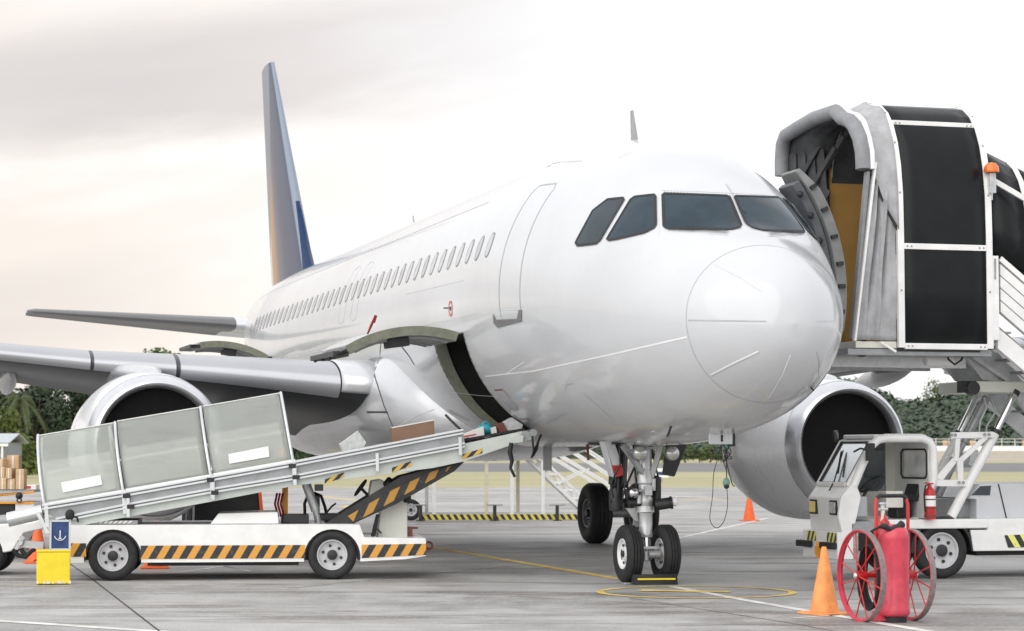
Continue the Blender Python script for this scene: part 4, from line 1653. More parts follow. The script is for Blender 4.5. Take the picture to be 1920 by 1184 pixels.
hs.lathe([(.0, 1.3), (.06, 1.31), (.065, 1.55), (0, 1.57)], (-.27, 5.5, 0), (0, 0, 1), 16)
hs.tube([(-.36, 5.5, 1.3), (-.36, 5.45, 1.6), (-.28, 5.4, 1.86)], .035, 10)
hs.tube([(-.20, 5.45, 1.26), (-.22, 5.42, 1.6), (-.30, 5.4, 1.86)], .03, 10)
hs.cyl((-.4, 5.4, 1.28), (-.15, 5.4, 1.28), .03, n=10)
hs.cyl((-.4, 5.42, 1.08), (-.12, 5.42, 1.08), .035, n=10)
hs.cyl((-.28, 5.1, 1.17), (-.12, 5.1, 1.2), .075, n=14)
hs.cyl((-.08, 5.1, 1.06), (-.25, 5.1, 1.06), .05, n=12)
hs.cyl((.18, 5.15, 1.0), (.18, 5.15, 1.4), .05, n=12)
hs.lathe([(.0, 1.15), (.06, 1.17), (.065, 1.36), (.03, 1.42), (0, 1.42)], (.20, 5.25, 0), (0, 0, 1), 16)
hs.build('hydraulic_pack', 'dark_metal', strut, bevel=.008)
MB().ball((-.20, 5.02, 1.19), .068, 14, 10).build('accumulator', 'chrome', strut)
for b, z in ((-.135, 1.72), (.32, 1.715)):
    l = MB()
    l.lathe([(.0, -.01), (.085, .0), (.098, .02), (.098, .05), (.08, .12), (.02, .17)], (b, 4.92, z), (0, 1, 0), 28)
    lo = l.build('taxi_light', 'steel_grey', PLANE)
    MB().lathe([(.0, -.035), (.05, -.028), (.086, -.006), (.088, .0), (0, .0)], (b, 4.92, z), (0, 1, 0), 28).build('lamp_lens', 'lamp_glass', lo)
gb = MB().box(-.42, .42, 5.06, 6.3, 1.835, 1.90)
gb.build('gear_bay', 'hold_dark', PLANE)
dL = MB().slab([(-.50, 5.30, 1.88), (-.49, 5.52, 1.88), (-.36, 5.52, 1.42), (-.37, 5.30, 1.40)], .03)
dl = dL.build('nose_gear_door', 'aircraft_white', PLANE, bevel=.006)
mfr = MB()
mfr.slab([(-.50, 5.285, 1.88), (-.385, 5.285, 1.88), (-.235, 5.285, 1.43), (-.36, 5.285, 1.40)], .02)
fl = mfr.build('door_end_plate', 'aircraft_white', dl)
mr = MB()
mr.slab([(-.414, 5.279, 1.555), (-.278, 5.279, 1.555), (-.234, 5.279, 1.428), (-.362, 5.279, 1.398)], .004)
mr.build('red_tip', 'red_paint', dl)
dR = MB().slab([(.66, 5.30, 1.88), (.64, 5.7, 1.88), (.46, 5.7, 1.42), (.47, 5.30, 1.40)], .03)
dr_ = dR.build('nose_gear_door', 'dark_metal', PLANE, bevel=.006)
MB().slab([(.66, 5.285, 1.88), (.36, 5.285, 1.88), (.29, 5.285, 1.43), (.47, 5.285, 1.41)], .02).build('door_end_plate', 'dark_metal', dr_)
# main gear
for sg in (-1, 1):
    for b in (3.33, 4.26):
        wheel(PLANE, (sg * b, 17.71, .575), (1, 0, 0), .575, .42, .27, 'rim_grey', (-1, 1), holes=9, hub=.3)
    g = MB()
    g.cyl((sg * 3.795, 17.71, .55), (sg * 3.795, 17.66, 1.3), .09, n=20)
    g.cyl((sg * 3.795, 17.68, 1.15), (sg * 3.80, 17.5, 2.75), .16, n=20)
    g.cyl((sg * 3.4, 17.71, .575), (sg * 4.2, 17.71, .575), .09, n=16)
    g.bar((sg * 3.7, 17.6, 2.0), (sg * 2.6, 17.4, 2.6), .12, .14)
    g.build('main_gear_leg', 'strut_grey', PLANE)
    MB().slab([(sg * 4.35, 17.1, 2.7), (sg * 4.35, 18.3, 2.7), (sg * 4.22, 18.3, 1.1), (sg * 4.22, 17.2, 1.1)], .04).build('main_gear_door', 'aircraft_white', PLANE)
# lower blade aerial and drain mast
MB().box(-.01, .01, 9.5, 9.9, 1.45, 1.83).build('blade_aerial', 'steel_grey', PLANE)
MB().cyl((-.2, 7.0, 1.62), (-.2, 7.05, 1.84), .02, n=8).build('drain_mast', 'rust_brown', PLANE)
# ================================================================== belt loader in front of the right wing
LF = Fr(G(210, 1090), R(6))
LOADER = thing('belt_loader', 'long white conveyor belt loader truck with frosted canopies and hazard stripes', 'belt loader', (LF.p.x, LF.p.y, 0), R(6))


def shift(pts, dx=0, dz=0):
    return [(x + dx, z + dz) for x, z in pts]


def arc_pts(c, r, a0, a1, n):
    return [(c[0] + r * math.cos(a0 + (a1 - a0) * i / n), c[1] + r * math.sin(a0 + (a1 - a0) * i / n)) for i in range(n + 1)]


lwc, rwc = LF.L(211, 1047), LF.L(623, 1046)
WR = .335
AR = .385
LW = 1.95          # body width
tl_, tr_ = LF.L(132, 985), LF.L(674, 984)
bl_, br_ = LF.L(132, 1056), LF.L(676, 1053)
zb, zt = bl_[1], tl_[1]
rz_ = rwc[1]


def arch_side(y0, y1):
    """side plate with two wheel arches"""
    m = MB()
    a1 = arc_pts(lwc, AR, math.asin((zb - lwc[1]) / AR) + math.pi, math.asin(-(zb - lwc[1]) / AR), 18)
    a1 = arc_pts(lwc, AR, math.pi + math.asin((lwc[1] - zb) / AR), -math.asin((lwc[1] - zb) / AR), 18)
    a2 = arc_pts(rwc, AR, math.pi + math.asin((rwc[1] - zb) / AR), -math.asin((rwc[1] - zb) / AR), 18)
    end = LF.L(799, 1022)
    top = [tl_, tr_, LF.L(683, 1008), LF.L(797, 1010), LF.L(799, 1014), LF.L(799, 1042)]
    poly = [(bl_[0], zb)] + a1 + a2 + [LF.L(680, 1053)] + top[::-1] + []
    # split in three convex-ish pieces to keep the faces clean
    m.prism([(bl_[0], zb)] + a1[:10] + [(lwc[0], zt), tl_], y0, y1)
    m.prism(a1[9:] + a2[:10] + [(rwc[0], zt), (lwc[0], zt)], y0, y1)
    m.prism(a2[9:] + [LF.L(760, 1049), LF.L(799, 1043), LF.L(799, 1014), LF.L(797, 1010), LF.L(683, 1008), tr_, (rwc[0], zt)], y0, y1)
    return m


for y0, y1 in ((0.02, .08), (LW - .08, LW - .02)):
    arch_side(y0, y1).build('side_panel', 'white_paint', LOADER)
m = MB()
x0, x1 = tl_[0], LF.L(672, 985)[0]
m.box(x0, x1, .083, LW - .083, zt - .05, zt - .006)
m.box(x0, x0 + .06, .083, LW - .083, zb + .02, zt - .06)
xr = LF.L(799, 1020)[0]
m.box(x1 + .08, xr, .083, LW - .083, LF.L(720, 1010)[1] - .05, LF.L(720, 1010)[1] - .005)
m.box(xr - .05, xr - .003, .083, LW - .083, LF.L(720, 1040)[1], LF.L(720, 1010)[1] - .055)
m.build('deck', 'white_paint', LOADER, bevel=.006)
m = MB()
m.box(lwc[0] + .45, rwc[0] - .45, .3, LW - .3, zb - .06, zb + .15)
m.box(lwc[0] - .1, rwc[0] + .1, .5, .62, zb + .0, zb + .1)
m.build('chassis_rail', 'black_plastic', LOADER)
m = MB()
for c in (lwc, rwc):
    m = MB().cyl((c[0], .15, c[1]), (c[0], LW - .15, c[1]), .06, n=12)
    m.build('axle', 'black_plastic', LOADER)
    MB().prism(arc_pts(c, AR + .01, math.pi + .1, -.1, 14) + arc_pts(c, AR - .03, -.1, math.pi + .1, 14), .085, .5).build('wheel_housing', 'black_plastic', LOADER)
for c in (lwc, rwc):
    for y in (.14, LW - .14):
        wheel(LOADER, (c[0], y, WR), (0, 1, 0), WR, .24, .205, 'rim_white', (-1,) if y < 1 else (1,), False, holes=6, hub=.34)
# hazard bands on the near side
zs0, zs1 = LF.L(400, 1048)[1], LF.L(400, 1023)[1]
for xa, xb, za, zb_ in ((tl_[0] + .01, lwc[0] - AR + .03, zs0 + .035, zs1 + .035), (lwc[0] + AR - .015, rwc[0] - AR + .015, zs0, zs1)):
    MB().prism([(xa, za), (xb, za), (xb, zb_), (xa, zb_)], .012, .019).build('hazard_band', 'haz_orange', LOADER)
MB().prism(LF.poly([(678, 1047), (799, 1041), (799, 1020), (678, 1022)]), .012, .019).build('hazard_band', 'haz_orange', LOADER)
# deck items: engine cover, dark hatch, grille, ramp plates
m = MB()
m.rings([[(*LF.L(393, 983)[:1], .3, zt), (LF.L(523, 983)[0], .3, zt), (LF.L(523, 983)[0], 1.6, zt), (LF.L(393, 983)[0], 1.6, zt)],
         [(*LF.L(408, 966)[:1], .42, zt + .14), (LF.L(521, 962)[0], .42, zt + .16), (LF.L(521, 962)[0], 1.5, zt + .16), (LF.L(408, 966)[0], 1.5, zt + .14)]])
m.build('engine_cover', 'white_paint', LOADER, bevel=.015)
m = MB()
gx0, gx1 = LF.L(160, 980)[0], LF.L(255, 980)[0]
m.box(gx0, gx1, .35, 1.5, zt, zt + .05)
gb = m.build('step_grille', 'steel_grey', LOADER)
m = MB()
for i in range(9):
    x = gx0 + .06 + i * (gx1 - gx0 - .1) / 9
    m.obox((x, .34, zt + .028), (.022, 0, .0), (0, .006, 0), (.02, 0, .018))
m.build('grille_slat', 'white_paint', gb)

# ---- conveyor
SLOPE = math.atan2(LF.L(860, 810)[1] - LF.L(80, 950)[1], LF.L(860, 810)[0] - LF.L(80, 950)[0])
NB, FB_ = .28, 1.62       # near and far faces of the conveyor
cs, sn = math.cos(SLOPE), math.sin(SLOPE)


def Lc(px, py):
    return LF.L(px, py, NB)


def cv(poly, y0, y1, name, m, parent=None, bevel=.004):
    return MB().prism([Lc(*p) for p in poly], y0, y1).build(name, m, parent or LOADER, bevel=bevel)


belly = [(76, 970), (131, 958), (557, 893), (862, 836), (985, 808), (1000, 812), (1000, 822), (965, 833), (868, 866), (812, 878), (554, 912), (402, 940), (132, 1000), (98, 985)]
belly = [(80, 975), (560, 889), (868, 833), (978, 809), (1000, 811), (1000, 823), (965, 833), (868, 866), (812, 878), (554, 911), (402, 940), (140, 988), (105, 990)]
for y0, y1 in ((NB, NB + .06), (FB_ - .06, FB_)):
    cv(belly, y0, y1, 'side_beam', 'pale_green_paint')
m = MB()
b0, b1 = Lc(80, 962), Lc(985, 803)
m.prism([b0, b1, (b1[0], b1[1] - .03), (b0[0], b0[1] - .03)], NB + .063, FB_ - .063)
m.prism([(b0[0], b0[1] - .12), (b1[0], b1[1] - .10), (b1[0], b1[1] - .12), (b0[0], b0[1] - .14)], NB + .063, FB_ - .063)
m.build('belt', 'rubber', LOADER)
# side guards: grey panel with two pairs of aluminium rails, near and far
up_ = [(80, 950), (223, 927), (386, 898), (548, 869), (868, 808)]
lo_ = [(105, 975), (241, 947), (390, 920), (556, 893), (871, 833)]
for yy, sg in ((NB - .03, 1), (FB_ + .03, -1)):
    g = MB()
    g.prism([Lc(*p) for p in up_] + [Lc(*p) for p in lo_[::-1]], yy, yy + .02 * sg)
    gd = g.build('side_guard', 'steel_grey', LOADER)
    r_ = MB()
    for pl in (up_, lo_):
        for d, h in ((-.012, .028), (.035, .026)):
            pts = [Lc(*p) for p in pl]
            for a, b in zip(pts[:-1], pts[1:]):
                dz = -d
                r_.bar((a[0], yy - .02 * sg, a[1] + dz), (b[0], yy - .02 * sg, b[1] + dz), .05, h)
    r_.build('guard_rail', 'aluminium', gd, bevel=.003)
    for px, py, ln in ((240, 950, .26), (399, 918, .26), (552, 892, .24), (706, 868, .22), (861, 838, .22)):
        x, z = Lc(px, py)
        k_ = MB()
        k_.bar((x - sn * -.02, yy - .05 * sg, z + .13), (x + sn * .06, yy - .05 * sg, z - ln * .55), .06, .045, up=(1, 0, 0))
        k_.build('guard_bracket', 'aluminium', gd, bevel=.004)
    for px, py in ((238, 930), (246, 950), (395, 900), (403, 924), (548, 874), (555, 895)):
        x, z = Lc(px, py)
        MB().box(x - .05, x + .05, yy - .085 * sg, yy - .055 * sg, z - .03, z + .03).build('clamp', 'black_plastic', gd, bevel=.005)
# head of the conveyor
for px, py, r in ((1000, 812, .05), (985, 816, .06)):
    x, z = Lc(px, py)
    MB().cyl((x, NB - .02, z), (x, FB_ + .02, z), r, n=18).build('head_roller', 'steel_grey', LOADER)
m = MB()
m.prism([Lc(*p) for p in [(958, 818), (972, 813), (982, 818), (980, 830), (962, 832)]], NB - .06, NB - .005)
m.build('drive_box', 'pale_green_paint', LOADER, bevel=.01)
m = MB()
x, z = Lc(958, 835)
m.tube([(x, NB - .06, z + .03), (x - .02, NB - .07, z - .1), (x + .01, NB - .06, z - .22), (x - .01, NB - .06, z - .32), (x + .05, NB - .05, z - .44)], [.03, .035, .03, .022, .02], 7)
x, z = Lc(1000, 818)
m.tube([(x - .02, NB - .03, z), (x, NB - .04, z - .2), (x - .03, NB - .03, z - .3), (x + .05, NB, z - .12), (x + .12, NB + .1, z + .02)], .016, 6)
m.tube([(x + .1, NB + .1, z), (x + .06, NB + .05, z - .18), (x, NB, z - .28)], .012, 6)
m.build('rubber_strap', 'rubber', LOADER)
for px0, px1, y0, y1 in ((609, 645, 911, 899), (735, 771, 889, 878), (867, 904, 864, 854)):
    x0, z0 = Lc(px0, y0)
    x1, z1 = Lc(px1, y1)
    MB().prism([(x0, z0 + .02), (x1, z1 - .02 + .05), (x1, z1 + .05 + .045), (x0, z0 + .085)], NB - .01, NB - .004).build('hazard_sticker', 'haz_small', LOADER)
x, z = Lc(598, 914)
MB().box(x - .06, x + .06, NB - .02, NB + .1, z - .05, z + .04).build('control_box', 'black_plastic', LOADER, bevel=.01)

# ---- canopies over the belt
CH = .98
wid = FB_ - NB


def canopy_prof(s0, off=0.):
    """(y, n) across the belt: straight side then curved over"""
    pts = []
    for k in range(19):
        f = k / 18
        pts.append((NB - .03 + .74 * f ** 2.1, .02 + (CH - .02) * (f - .06 * f ** 6)))
    return pts


segs = [((84, 950), (229, 925), 1.06), ((236, 923), (393, 896), 1.07), ((400, 894), (547, 868), 1.07)]
for i, (a, b, hgt) in enumerate(segs):
    A, B = Vector((*Lc(*a), 0)), Vector((*Lc(*b), 0))
    rows = []
    pr_ = canopy_prof(0)
    for k in range(13):
        f = k / 12
        P = A + (B - A) * f
        rows.append([(P.x - sn * n * hgt * 1.0, y, P.y + cs * n * hgt) for y, n in pr_])
    p = MB().grid(rows).build('canopy_panel', 'frosted', LOADER, recalc=True, solid=.006, sharp=60)
    for f in ([0.0] if i == 0 else []) + [1.0]:
        P = A + (B - A) * f
        rb = MB()
        rb.tube([(P.x - sn * n * hgt + .02 * (1 if f else 0), y - .012, P.y + cs * n * hgt + .008) for y, n in pr_], .021, 8)
        rb.bar((P.x + .02, NB - .05, P.y + .05), (P.x + .02 + sn * .14, NB - .05, P.y - .28), .04, .05, up=(1, 0, 0))
        rb.build('canopy_rib', 'aluminium', p)
    ed = MB()
    y, n = pr_[-1]
    ed.bar((A.x - sn * n * hgt, y, A.y + cs * n * hgt), (B.x - sn * n * hgt, y, B.y + cs * n * hgt), .02, .02)
    ed.build('edge_trim', 'white_paint', p)
    ed = MB()
    y, n = pr_[0]
    ed.bar((A.x, y - .012, A.y + .03), (B.x, y - .012, B.y + .03), .03, .03)
    ed.build('edge_trim', 'white_paint', p)
for c in ([(114, 905), (188, 891), (192, 909), (118, 924)], [(428, 852), (503, 837), (505, 857), (430, 870)]):
    MB().prism(LF.poly(c, NB - .06), NB - .06, NB - .054).build('name_plate', 'strip_white', LOADER)
# far side posts and rail seen through the sheets
m = MB()
for px, py in ((235, 925), (397, 896), (549, 868)):
    x, z = Lc(px, py)
    m.bar((x, FB_ + .03, z), (x - sn * .45, FB_ + .03, z + .45), .03, .03, up=(1, 0, 0))
a, b = Lc(84, 950), Lc(549, 868)
m.bar((a[0] - sn * .45, FB_ + .03, a[1] + .45), (b[0] - sn * .45, FB_ + .03, b[1] + .45), .03, .04)
m.build('far_handrail', 'aluminium', LOADER)
x, z = LF.L(530, 850, 1.75)
m = MB().lathe([(.05, -.05), (.06, -.03), (.055, .03), (.03, .06), (0, .065)], (x, 1.75, z), (0, 0, 1), 16)
m.build('warning_beacon', 'orange_lens', LOADER)

# ---- lifting arm, props, driver's place
arm = [(606, 984), (640, 963), (752, 893), (812, 877), (871, 866), (852, 884), (742, 946), (650, 988), (620, 990)]
ar = MB().prism([LF.L(*p, .45) for p in arm], .45, .53).build('lift_arm', 'dark_metal', LOADER, bevel=.006)
MB().prism([LF.L(*p, .44) for p in [(652, 968), (738, 918), (812, 884), (846, 874), (838, 884), (741, 938), (664, 980)]], .436, .446).build('hazard_band', 'haz_arm', ar)
MB().prism([LF.L(*p, .45) for p in arm], 1.35, 1.43).build('lift_arm', 'dark_metal', LOADER, bevel=.006)
m = MB()
m.cyl(LF.P(573, 905, .9), LF.P(592, 958, .9), .065, n=18)
m.cyl(LF.P(592, 958, .9), LF.P(598, 985, .9), .045, n=16)
m.build('lift_cylinder', 'strut_grey', LOADER)
m = MB()
m.box(LF.L(529, 940, .9)[0], LF.L(540, 940, .9)[0], .88, .96, zt - .02, LF.L(535, 908, .9)[1])
m.build('yellow_prop', 'orange_paint', LOADER)
m = MB()
for i, dx in enumerate((0, .04, -.04)):
    x, z = LF.L(525, 925, .8)
    m.tube([(x + dx, .8, z), (x + dx - .03, .78, z - .15), (x + dx + .02, .8, z - .33)], .018, 6)
m.build('hydraulic_hose', 'red_cloth', LOADER)
m = MB()
x, z = LF.L(545, 975, .6)
m.cyl((x - .12, .55, z - .02), (x + .2, .62, z + .0), .07, n=14)
m.box(x - .1, x + .25, .5, 1.0, zt, zt + .12)
m.build('pump_unit', 'black_plastic', LOADER, bevel=.01)
# seat with guard hoop
m = MB()
hp_ = [(572, 973), (571, 945), (577, 929), (590, 925), (602, 930), (609, 950), (614, 972)]
m.tube(LF.path(hp_, 1.15), .022, 8)
m.tube(LF.path([(612, 962), (622, 950), (630, 944)], 1.0), .014, 8)
m.build('guard_hoop', 'black_plastic', LOADER)
m = MB()
sx, sz = LF.L(610, 965, 1.0)
m.box(sx - .12, sx + .2, .9, 1.35, zt + .02, zt + .12)
m.box(sx - .16, sx - .08, .9, 1.35, zt + .1, zt + .38)
m.build('driver_seat', 'black_plastic', LOADER, bevel=.02)
m = MB()
m.prism([LF.L(*p, .75) for p in [(697, 902), (714, 899), (737, 913), (764, 935), (764, 1009), (708, 1009), (713, 962), (690, 944)]], .75, 1.35)
co = m.build('console', 'cream_paint', LOADER, bevel=.012)
x, z = LF.L(676, 915, 1.0)
m = MB()
m.torus((x, 1.0, z), (-.75, 0.15, .55), .13, .014, 32, 8)
m.cyl((x, 1.0, z), (x + .16, 1.0, z - .16), .022, n=10)
m.bar((x - .07, 1.0, z - .09), (x + .07, 1.0, z + .09), .02, .02)
m.bar((x, .88, z), (x, 1.12, z), .02, .02)
m.build('steering_wheel', 'black_plastic', LOADER)
m = MB()
x, z = LF.L(732, 905, .78)
m.lathe([(.0, -.1), (.06, -.09), (.085, 0), (.08, .02), (0, .03)], (x, .72, z), (.7, -.4, .5), 18)
m.build('work_lamp', 'black_plastic', LOADER)
m = MB()
x, z = LF.L(763, 934, .78)
m.lathe([(.0, -.07), (.05, -.06), (.06, .06), (0, .07)], (x, .72, z), (0, 0, 1), 14)
m.build('work_lamp', 'black_plastic', LOADER)
m = MB()
m.bar(LF.P(700, 985, .7), LF.P(715, 1000, .7), .1, .02)
m.prism([LF.L(*p, .72) for p in [(696, 1006), (706, 965), (712, 965), (704, 1006)]], .72, .9)
m.build('foot_pedal', 'black_plastic', LOADER)
# tow hitch at the right end
m = MB()
x, z = LF.L(803, 1021, .9)
m.box(xr, xr + .05, .8, 1.1, z - .1, z + .04)
m.torus((xr + .10, .95, z - .02), (0, 1, 0), .05, .016, 20, 8)
x2, z2 = LF.L(770, 1000, .9)
m.box(x2 - .08, x2 + .02, .8, 1.0, z2 - .05, z2 + .09)
m.box(x2, x2 + .1, .85, .95, z2 + .06, z2 + .085)
m.build('tow_hitch', 'rust_brown', LOADER)
# tail end: roller tube and hanging grip, support shoe
m = MB()
m.cyl(LF.P(15, 975, .6), LF.P(80, 960, .6), .10, n=24)
m.build('tail_roller', 'aluminium', LOADER)
m = MB()
m.bar(LF.P(70, 960, .25), LF.P(90, 1000, .25), .04, .05, up=(1, 0, 0))
m.build('tail_bracket', 'aluminium', LOADER)
m = MB()
x, z = LF.L(131, 966, .2)
m.ball((x, .2, z), .07, 12, 8, (.9, .6, 1.1))
m.tube([(x + .05, .2, z - .02), (x + .1, .2, z - .04), (x + .11, .2, z - .1)], .015, 6)
m.build('hand_grip', 'rubber', LOADER)

# ---- load lying on the belt
cb = Fr((LF.p.x, LF.p.y), R(6))


def on_belt(px, py, y):
    x, z = LF.L(px, py, y)
    return LF.p + LF.x * x + LF.y * y + Vector((0, 0, z))


def load_box(name, pxs, y0, y1, m, label, cat, group=None, extra=None):
    """carton standing on the sloping belt, its side traced at depth y0"""
    P = [LF.L(*p, y0) for p in pxs]
    cx_, cz_ = sum(p[0] for p in P) / len(P), min(p[1] for p in P)
    P = [(x - cx_, z - cz_) for x, z in P]
    o = MB().prism(P, 0, y1 - y0).build(name, m, None, LF.p + LF.x * cx_ + LF.y * y0 + Vector((0, 0, cz_)), R(6), bevel=.006)
    tag(o, label, cat, group)
    return o


bx = load_box('cardboard_box', [(734, 802), (814, 788), (815, 832), (738, 846)], .75, 1.25, 'cardboard', 'large brown cardboard box riding on the conveyor belt', 'box')
p_ = [LF.L(*q, .745) for q in [(735, 801), (814, 787), (814, 789), (735, 803.5)]]
m = MB().prism([(x, z) for x, z in [(a - (LF.L(734, 802, .75)[0] + LF.L(814, 788, .75)[0] + LF.L(815, 832, .75)[0] + LF.L(738, 846, .75)[0]) / 4, b - min(LF.L(738, 846, .75)[1], 99)) for a, b in p_]], -.004, .504)
m.build('packing_tape', 'carton_white', bx)
load_box('foil_wrapped_carton', [(636, 833), (671, 808), (687, 830), (676, 852), (645, 856)], .9, 1.2, 'foil_wrap', 'silvery wrapped carton tilted on the conveyor behind the brown box', 'carton')
wp_ = load_box('white_parcel', [(865, 816), (907, 800), (909, 821), (868, 836)], .7, 1.15, 'carton_white', 'white parcel with red tape at the top of the conveyor', 'parcel')
P = [LF.L(*p, .7) for p in [(865, 816), (907, 800), (909, 821), (868, 836)]]
ox, oz = sum(p[0] for p in P) / 4, min(p[1] for p in P)
tp = MB()
for q in ([(866, 818.5), (893, 813.5), (893, 815.5), (866, 821)], [(867, 823), (879, 820), (879, 822), (867, 825)], [(876, 821), (879, 820.5), (880, 828), (877, 829)]):
    R_ = [LF.L(*p, .7) for p in q]
    tp.prism([(x - ox, z - oz) for x, z in R_], -.005, -.001)
tp.build('red_tape', 'red_paint', wp_)
bgp = on_belt(910, 806, .95)
bg_ = MB().ball((0, 0, 0), .105, 16, 10, (1.1, 1, .8))
bg_.tube([(-.05, 0, .07), (0, 0, .12), (.06, 0, .07)], .012, 6)
tag(bg_.build('blue_bag', 'cyan_plastic', None, bgp), 'turquoise plastic bag between parcels at the cargo door', 'bag')
load_box('small_packet', [(920, 803), (930, 800), (933, 817), (922, 820)], .8, 1.0, 'carton_white', 'small white packet next to the turquoise bag', 'packet')
load_box('brown_packet', [(930, 797), (943, 792), (953, 812), (938, 817)], .85, 1.1, 'rust_brown', 'small brown and white packet leaning on a grey case by the cargo door', 'packet')
load_box('grey_case', [(943, 793), (960, 783), (981, 797), (978, 806), (955, 815)], .9, 1.3, 'foil_wrap', 'smooth grey case passing through the cargo door', 'case')

# ================================================================== things at the left edge
YF = Fr(G(95, 1097), R(11))
yb = thing('yellow_box', 'scuffed yellow steel box on the ground beside the front wheel', 'box', (YF.p.x, YF.p.y, 0), R(11))
x0, zt_ = YF.L(69, 1036)
x1, _ = YF.L(132, 1036)
MB().box(x0, x1, 0, .36, .012, zt_).build('body', 'yellow_paint', yb, bevel=.012)
MB().box(x0 - .006, x1 + .006, -.006, .366, zt_ + .002, zt_ + .025).build('lid', 'yellow_paint', yb, bevel=.008)
sc_ = MB()
r3 = random.Random(5)
for i in range(9):
    xx = x0 + (x1 - x0) * r3.random()
    w_ = r3.uniform(.015, .05)
    sc_.prism([(xx, .014), (xx + w_, .014), (xx + w_ * .8, .014 + r3.uniform(.015, .05)), (xx + w_ * .2, .014 + r3.uniform(.01, .04))], -.003, -.001)
sc_.build('chipped_paint', 'carton_white', yb)
h_ = MB()
h_.tube([(x0 - .002, .10, zt_ - .1), (x0 - .035, .10, zt_ - .12), (x0 - .035, .22, zt_ - .12), (x0 - .002, .22, zt_ - .1)], .009, 6)
h_.build('handle', 'dark_metal', yb)
bb = thing('blue_case', 'scuffed dark blue metal case with striped end on top of the yellow box', 'case', (YF.p.x, YF.p.y, zt_ + .026), R(11))
x2, z2 = YF.L(95, 976, .05)
x3, _ = YF.L(131, 976, .05)
hh = z2 - zt_ - .026
MB().box(x2, x3, .05, .33, 0, hh).build('body', 'blue_paint', bb, bevel=.01)
f_ = MB()
for xx in (x2, x3):
    f_.box(xx - .012, xx + .012, .036, .062, 0, hh)
    f_.box(xx - .012, xx + .012, .318, .344, 0, hh)
f_.box(x2, x3, .036, .06, hh - .02, hh + .004)
f_.box(x2, x3, .036, .06, 0, .02)
f_.build('corner_edging', 'aluminium', bb)
MB().box(x2 - .012, x2 - .003, .062, .317, .0, hh).build('striped_end', 'haz_small', bb)
em = MB()
cx_, cz_ = (x2 + x3) / 2, hh * .52
em.tube([(cx_ + .075 * math.cos(a), .046, cz_ + .075 * math.sin(a)) for a in np.linspace(math.pi * 1.08, math.pi * 1.92, 12)], .005, 5)
em.box(cx_ - .006, cx_ + .006, .044, .0495, cz_ - .05, cz_ + .055)
em.box(cx_ - .02, cx_ + .02, .044, .0495, cz_ - .055, cz_ - .045)
em.build('round_emblem', 'strip_white', bb)

# second loader reaching in at the left edge
SF = Fr(G(-8, 1080), R(4))
s2_ = thing('second_loader', 'white nose of another loader reaching in from the left edge', 'belt loader', (SF.p.x, SF.p.y, 0), R(4))
MB().prism(SF.poly([(-140, 985), (-20, 985), (60, 980), (78, 972), (80, 992), (44, 1000), (22, 1034), (-10, 1040), (-140, 1042)]), .05, 1.2).build('body', 'white_paint', s2_, bevel=.02)
wheel(s2_, (SF.L(-34, 1058)[0], .16, .31), (0, 1, 0), .31, .24, .19, 'rim_white', (-1,), False)
wheel(s2_, (SF.L(-34, 1058)[0], 1.05, .31), (0, 1, 0), .31, .24, .19, 'rim_white', (1,), False)
m = MB()
m.torus(SF.P(37, 1017, .02), (0, 1, 0), .038, .018, 20, 8)
m.bar(SF.P(30, 1030, .02), SF.P(44, 1006, .02), .03, .05, up=(1, 0, 0))
m.bar(SF.P(44, 1020, .1), SF.P(82, 1023, .1), .08, .10)
m.build('tow_eye', 'strut_grey', s2_)
m = MB()
m.tube(SF.path([(20, 1028), (34, 1042), (48, 1045), (60, 1033), (66, 1030)], .08), .03, 8)
m.build('hose', 'rubber', s2_)
m = MB()
m.cyl(SF.P(-60, 982, .5), SF.P(18, 975, .5), .08, n=18)
m.build('roller', 'steel_grey', s2_)

# trailer with a stack of cartons farther back
TF = Fr((Q(20, 990, 37).x, 37), R(2))
tr = thing('cargo_dolly', 'flat cargo trailer with orange edges loaded with cartons at the left edge', 'trailer', (TF.p.x, TF.p.y, 0), R(2))
x0, z0 = TF.L(-150, 920)
x1, z1 = TF.L(64, 920)
MB().box(x0, x1, 0, 1.6, z0 - .03, z0).build('platform', 'steel_grey', tr)
MB().slab([(x0, -.01, TF.L(0, 938)[1]), (x1, -.01, TF.L(64, 925)[1]), (x1, -.01, TF.L(64, 921)[1]), (x0, -.01, TF.L(-150, 945)[1])], .03).build('edge_rail', 'orange_paint', tr)
MB().box(x0, x1, -.02, .0, TF.L(0, 945)[1], TF.L(0, 941)[1]).build('edge_rail', 'orange_paint', tr)
MB().box(x0, TF.L(26, 950)[0], .02, 1.5, TF.L(0, 985)[1], TF.L(0, 946)[1]).build('undercarriage', 'hold_dark', tr)
MB().box(TF.L(28, 950)[0], x1, .02, 1.2, TF.L(0, 985)[1], TF.L(0, 942)[1]).build('end_box', 'white_paint', tr, bevel=.01)
m = MB()
m.ball(TF.P(36, 930, -.06), .06, 12, 8)
m.torus(TF.P(36, 938, -.06), (0, 1, 0), .035, .012, 16, 6)
m.build('lashing_ring', 'black_plastic', tr)
for px in (-120, 10, 55):
    wheel(tr, (TF.L(px, 1000)[0], .2, .2), (0, 1, 0), .2, .12, .12, 'rim_grey', (-1,), False)
GC = 'cartons piled on the trailer'
CL = 'pale brown carton in the pile on the trailer at the left edge'
cz = z0 + .003
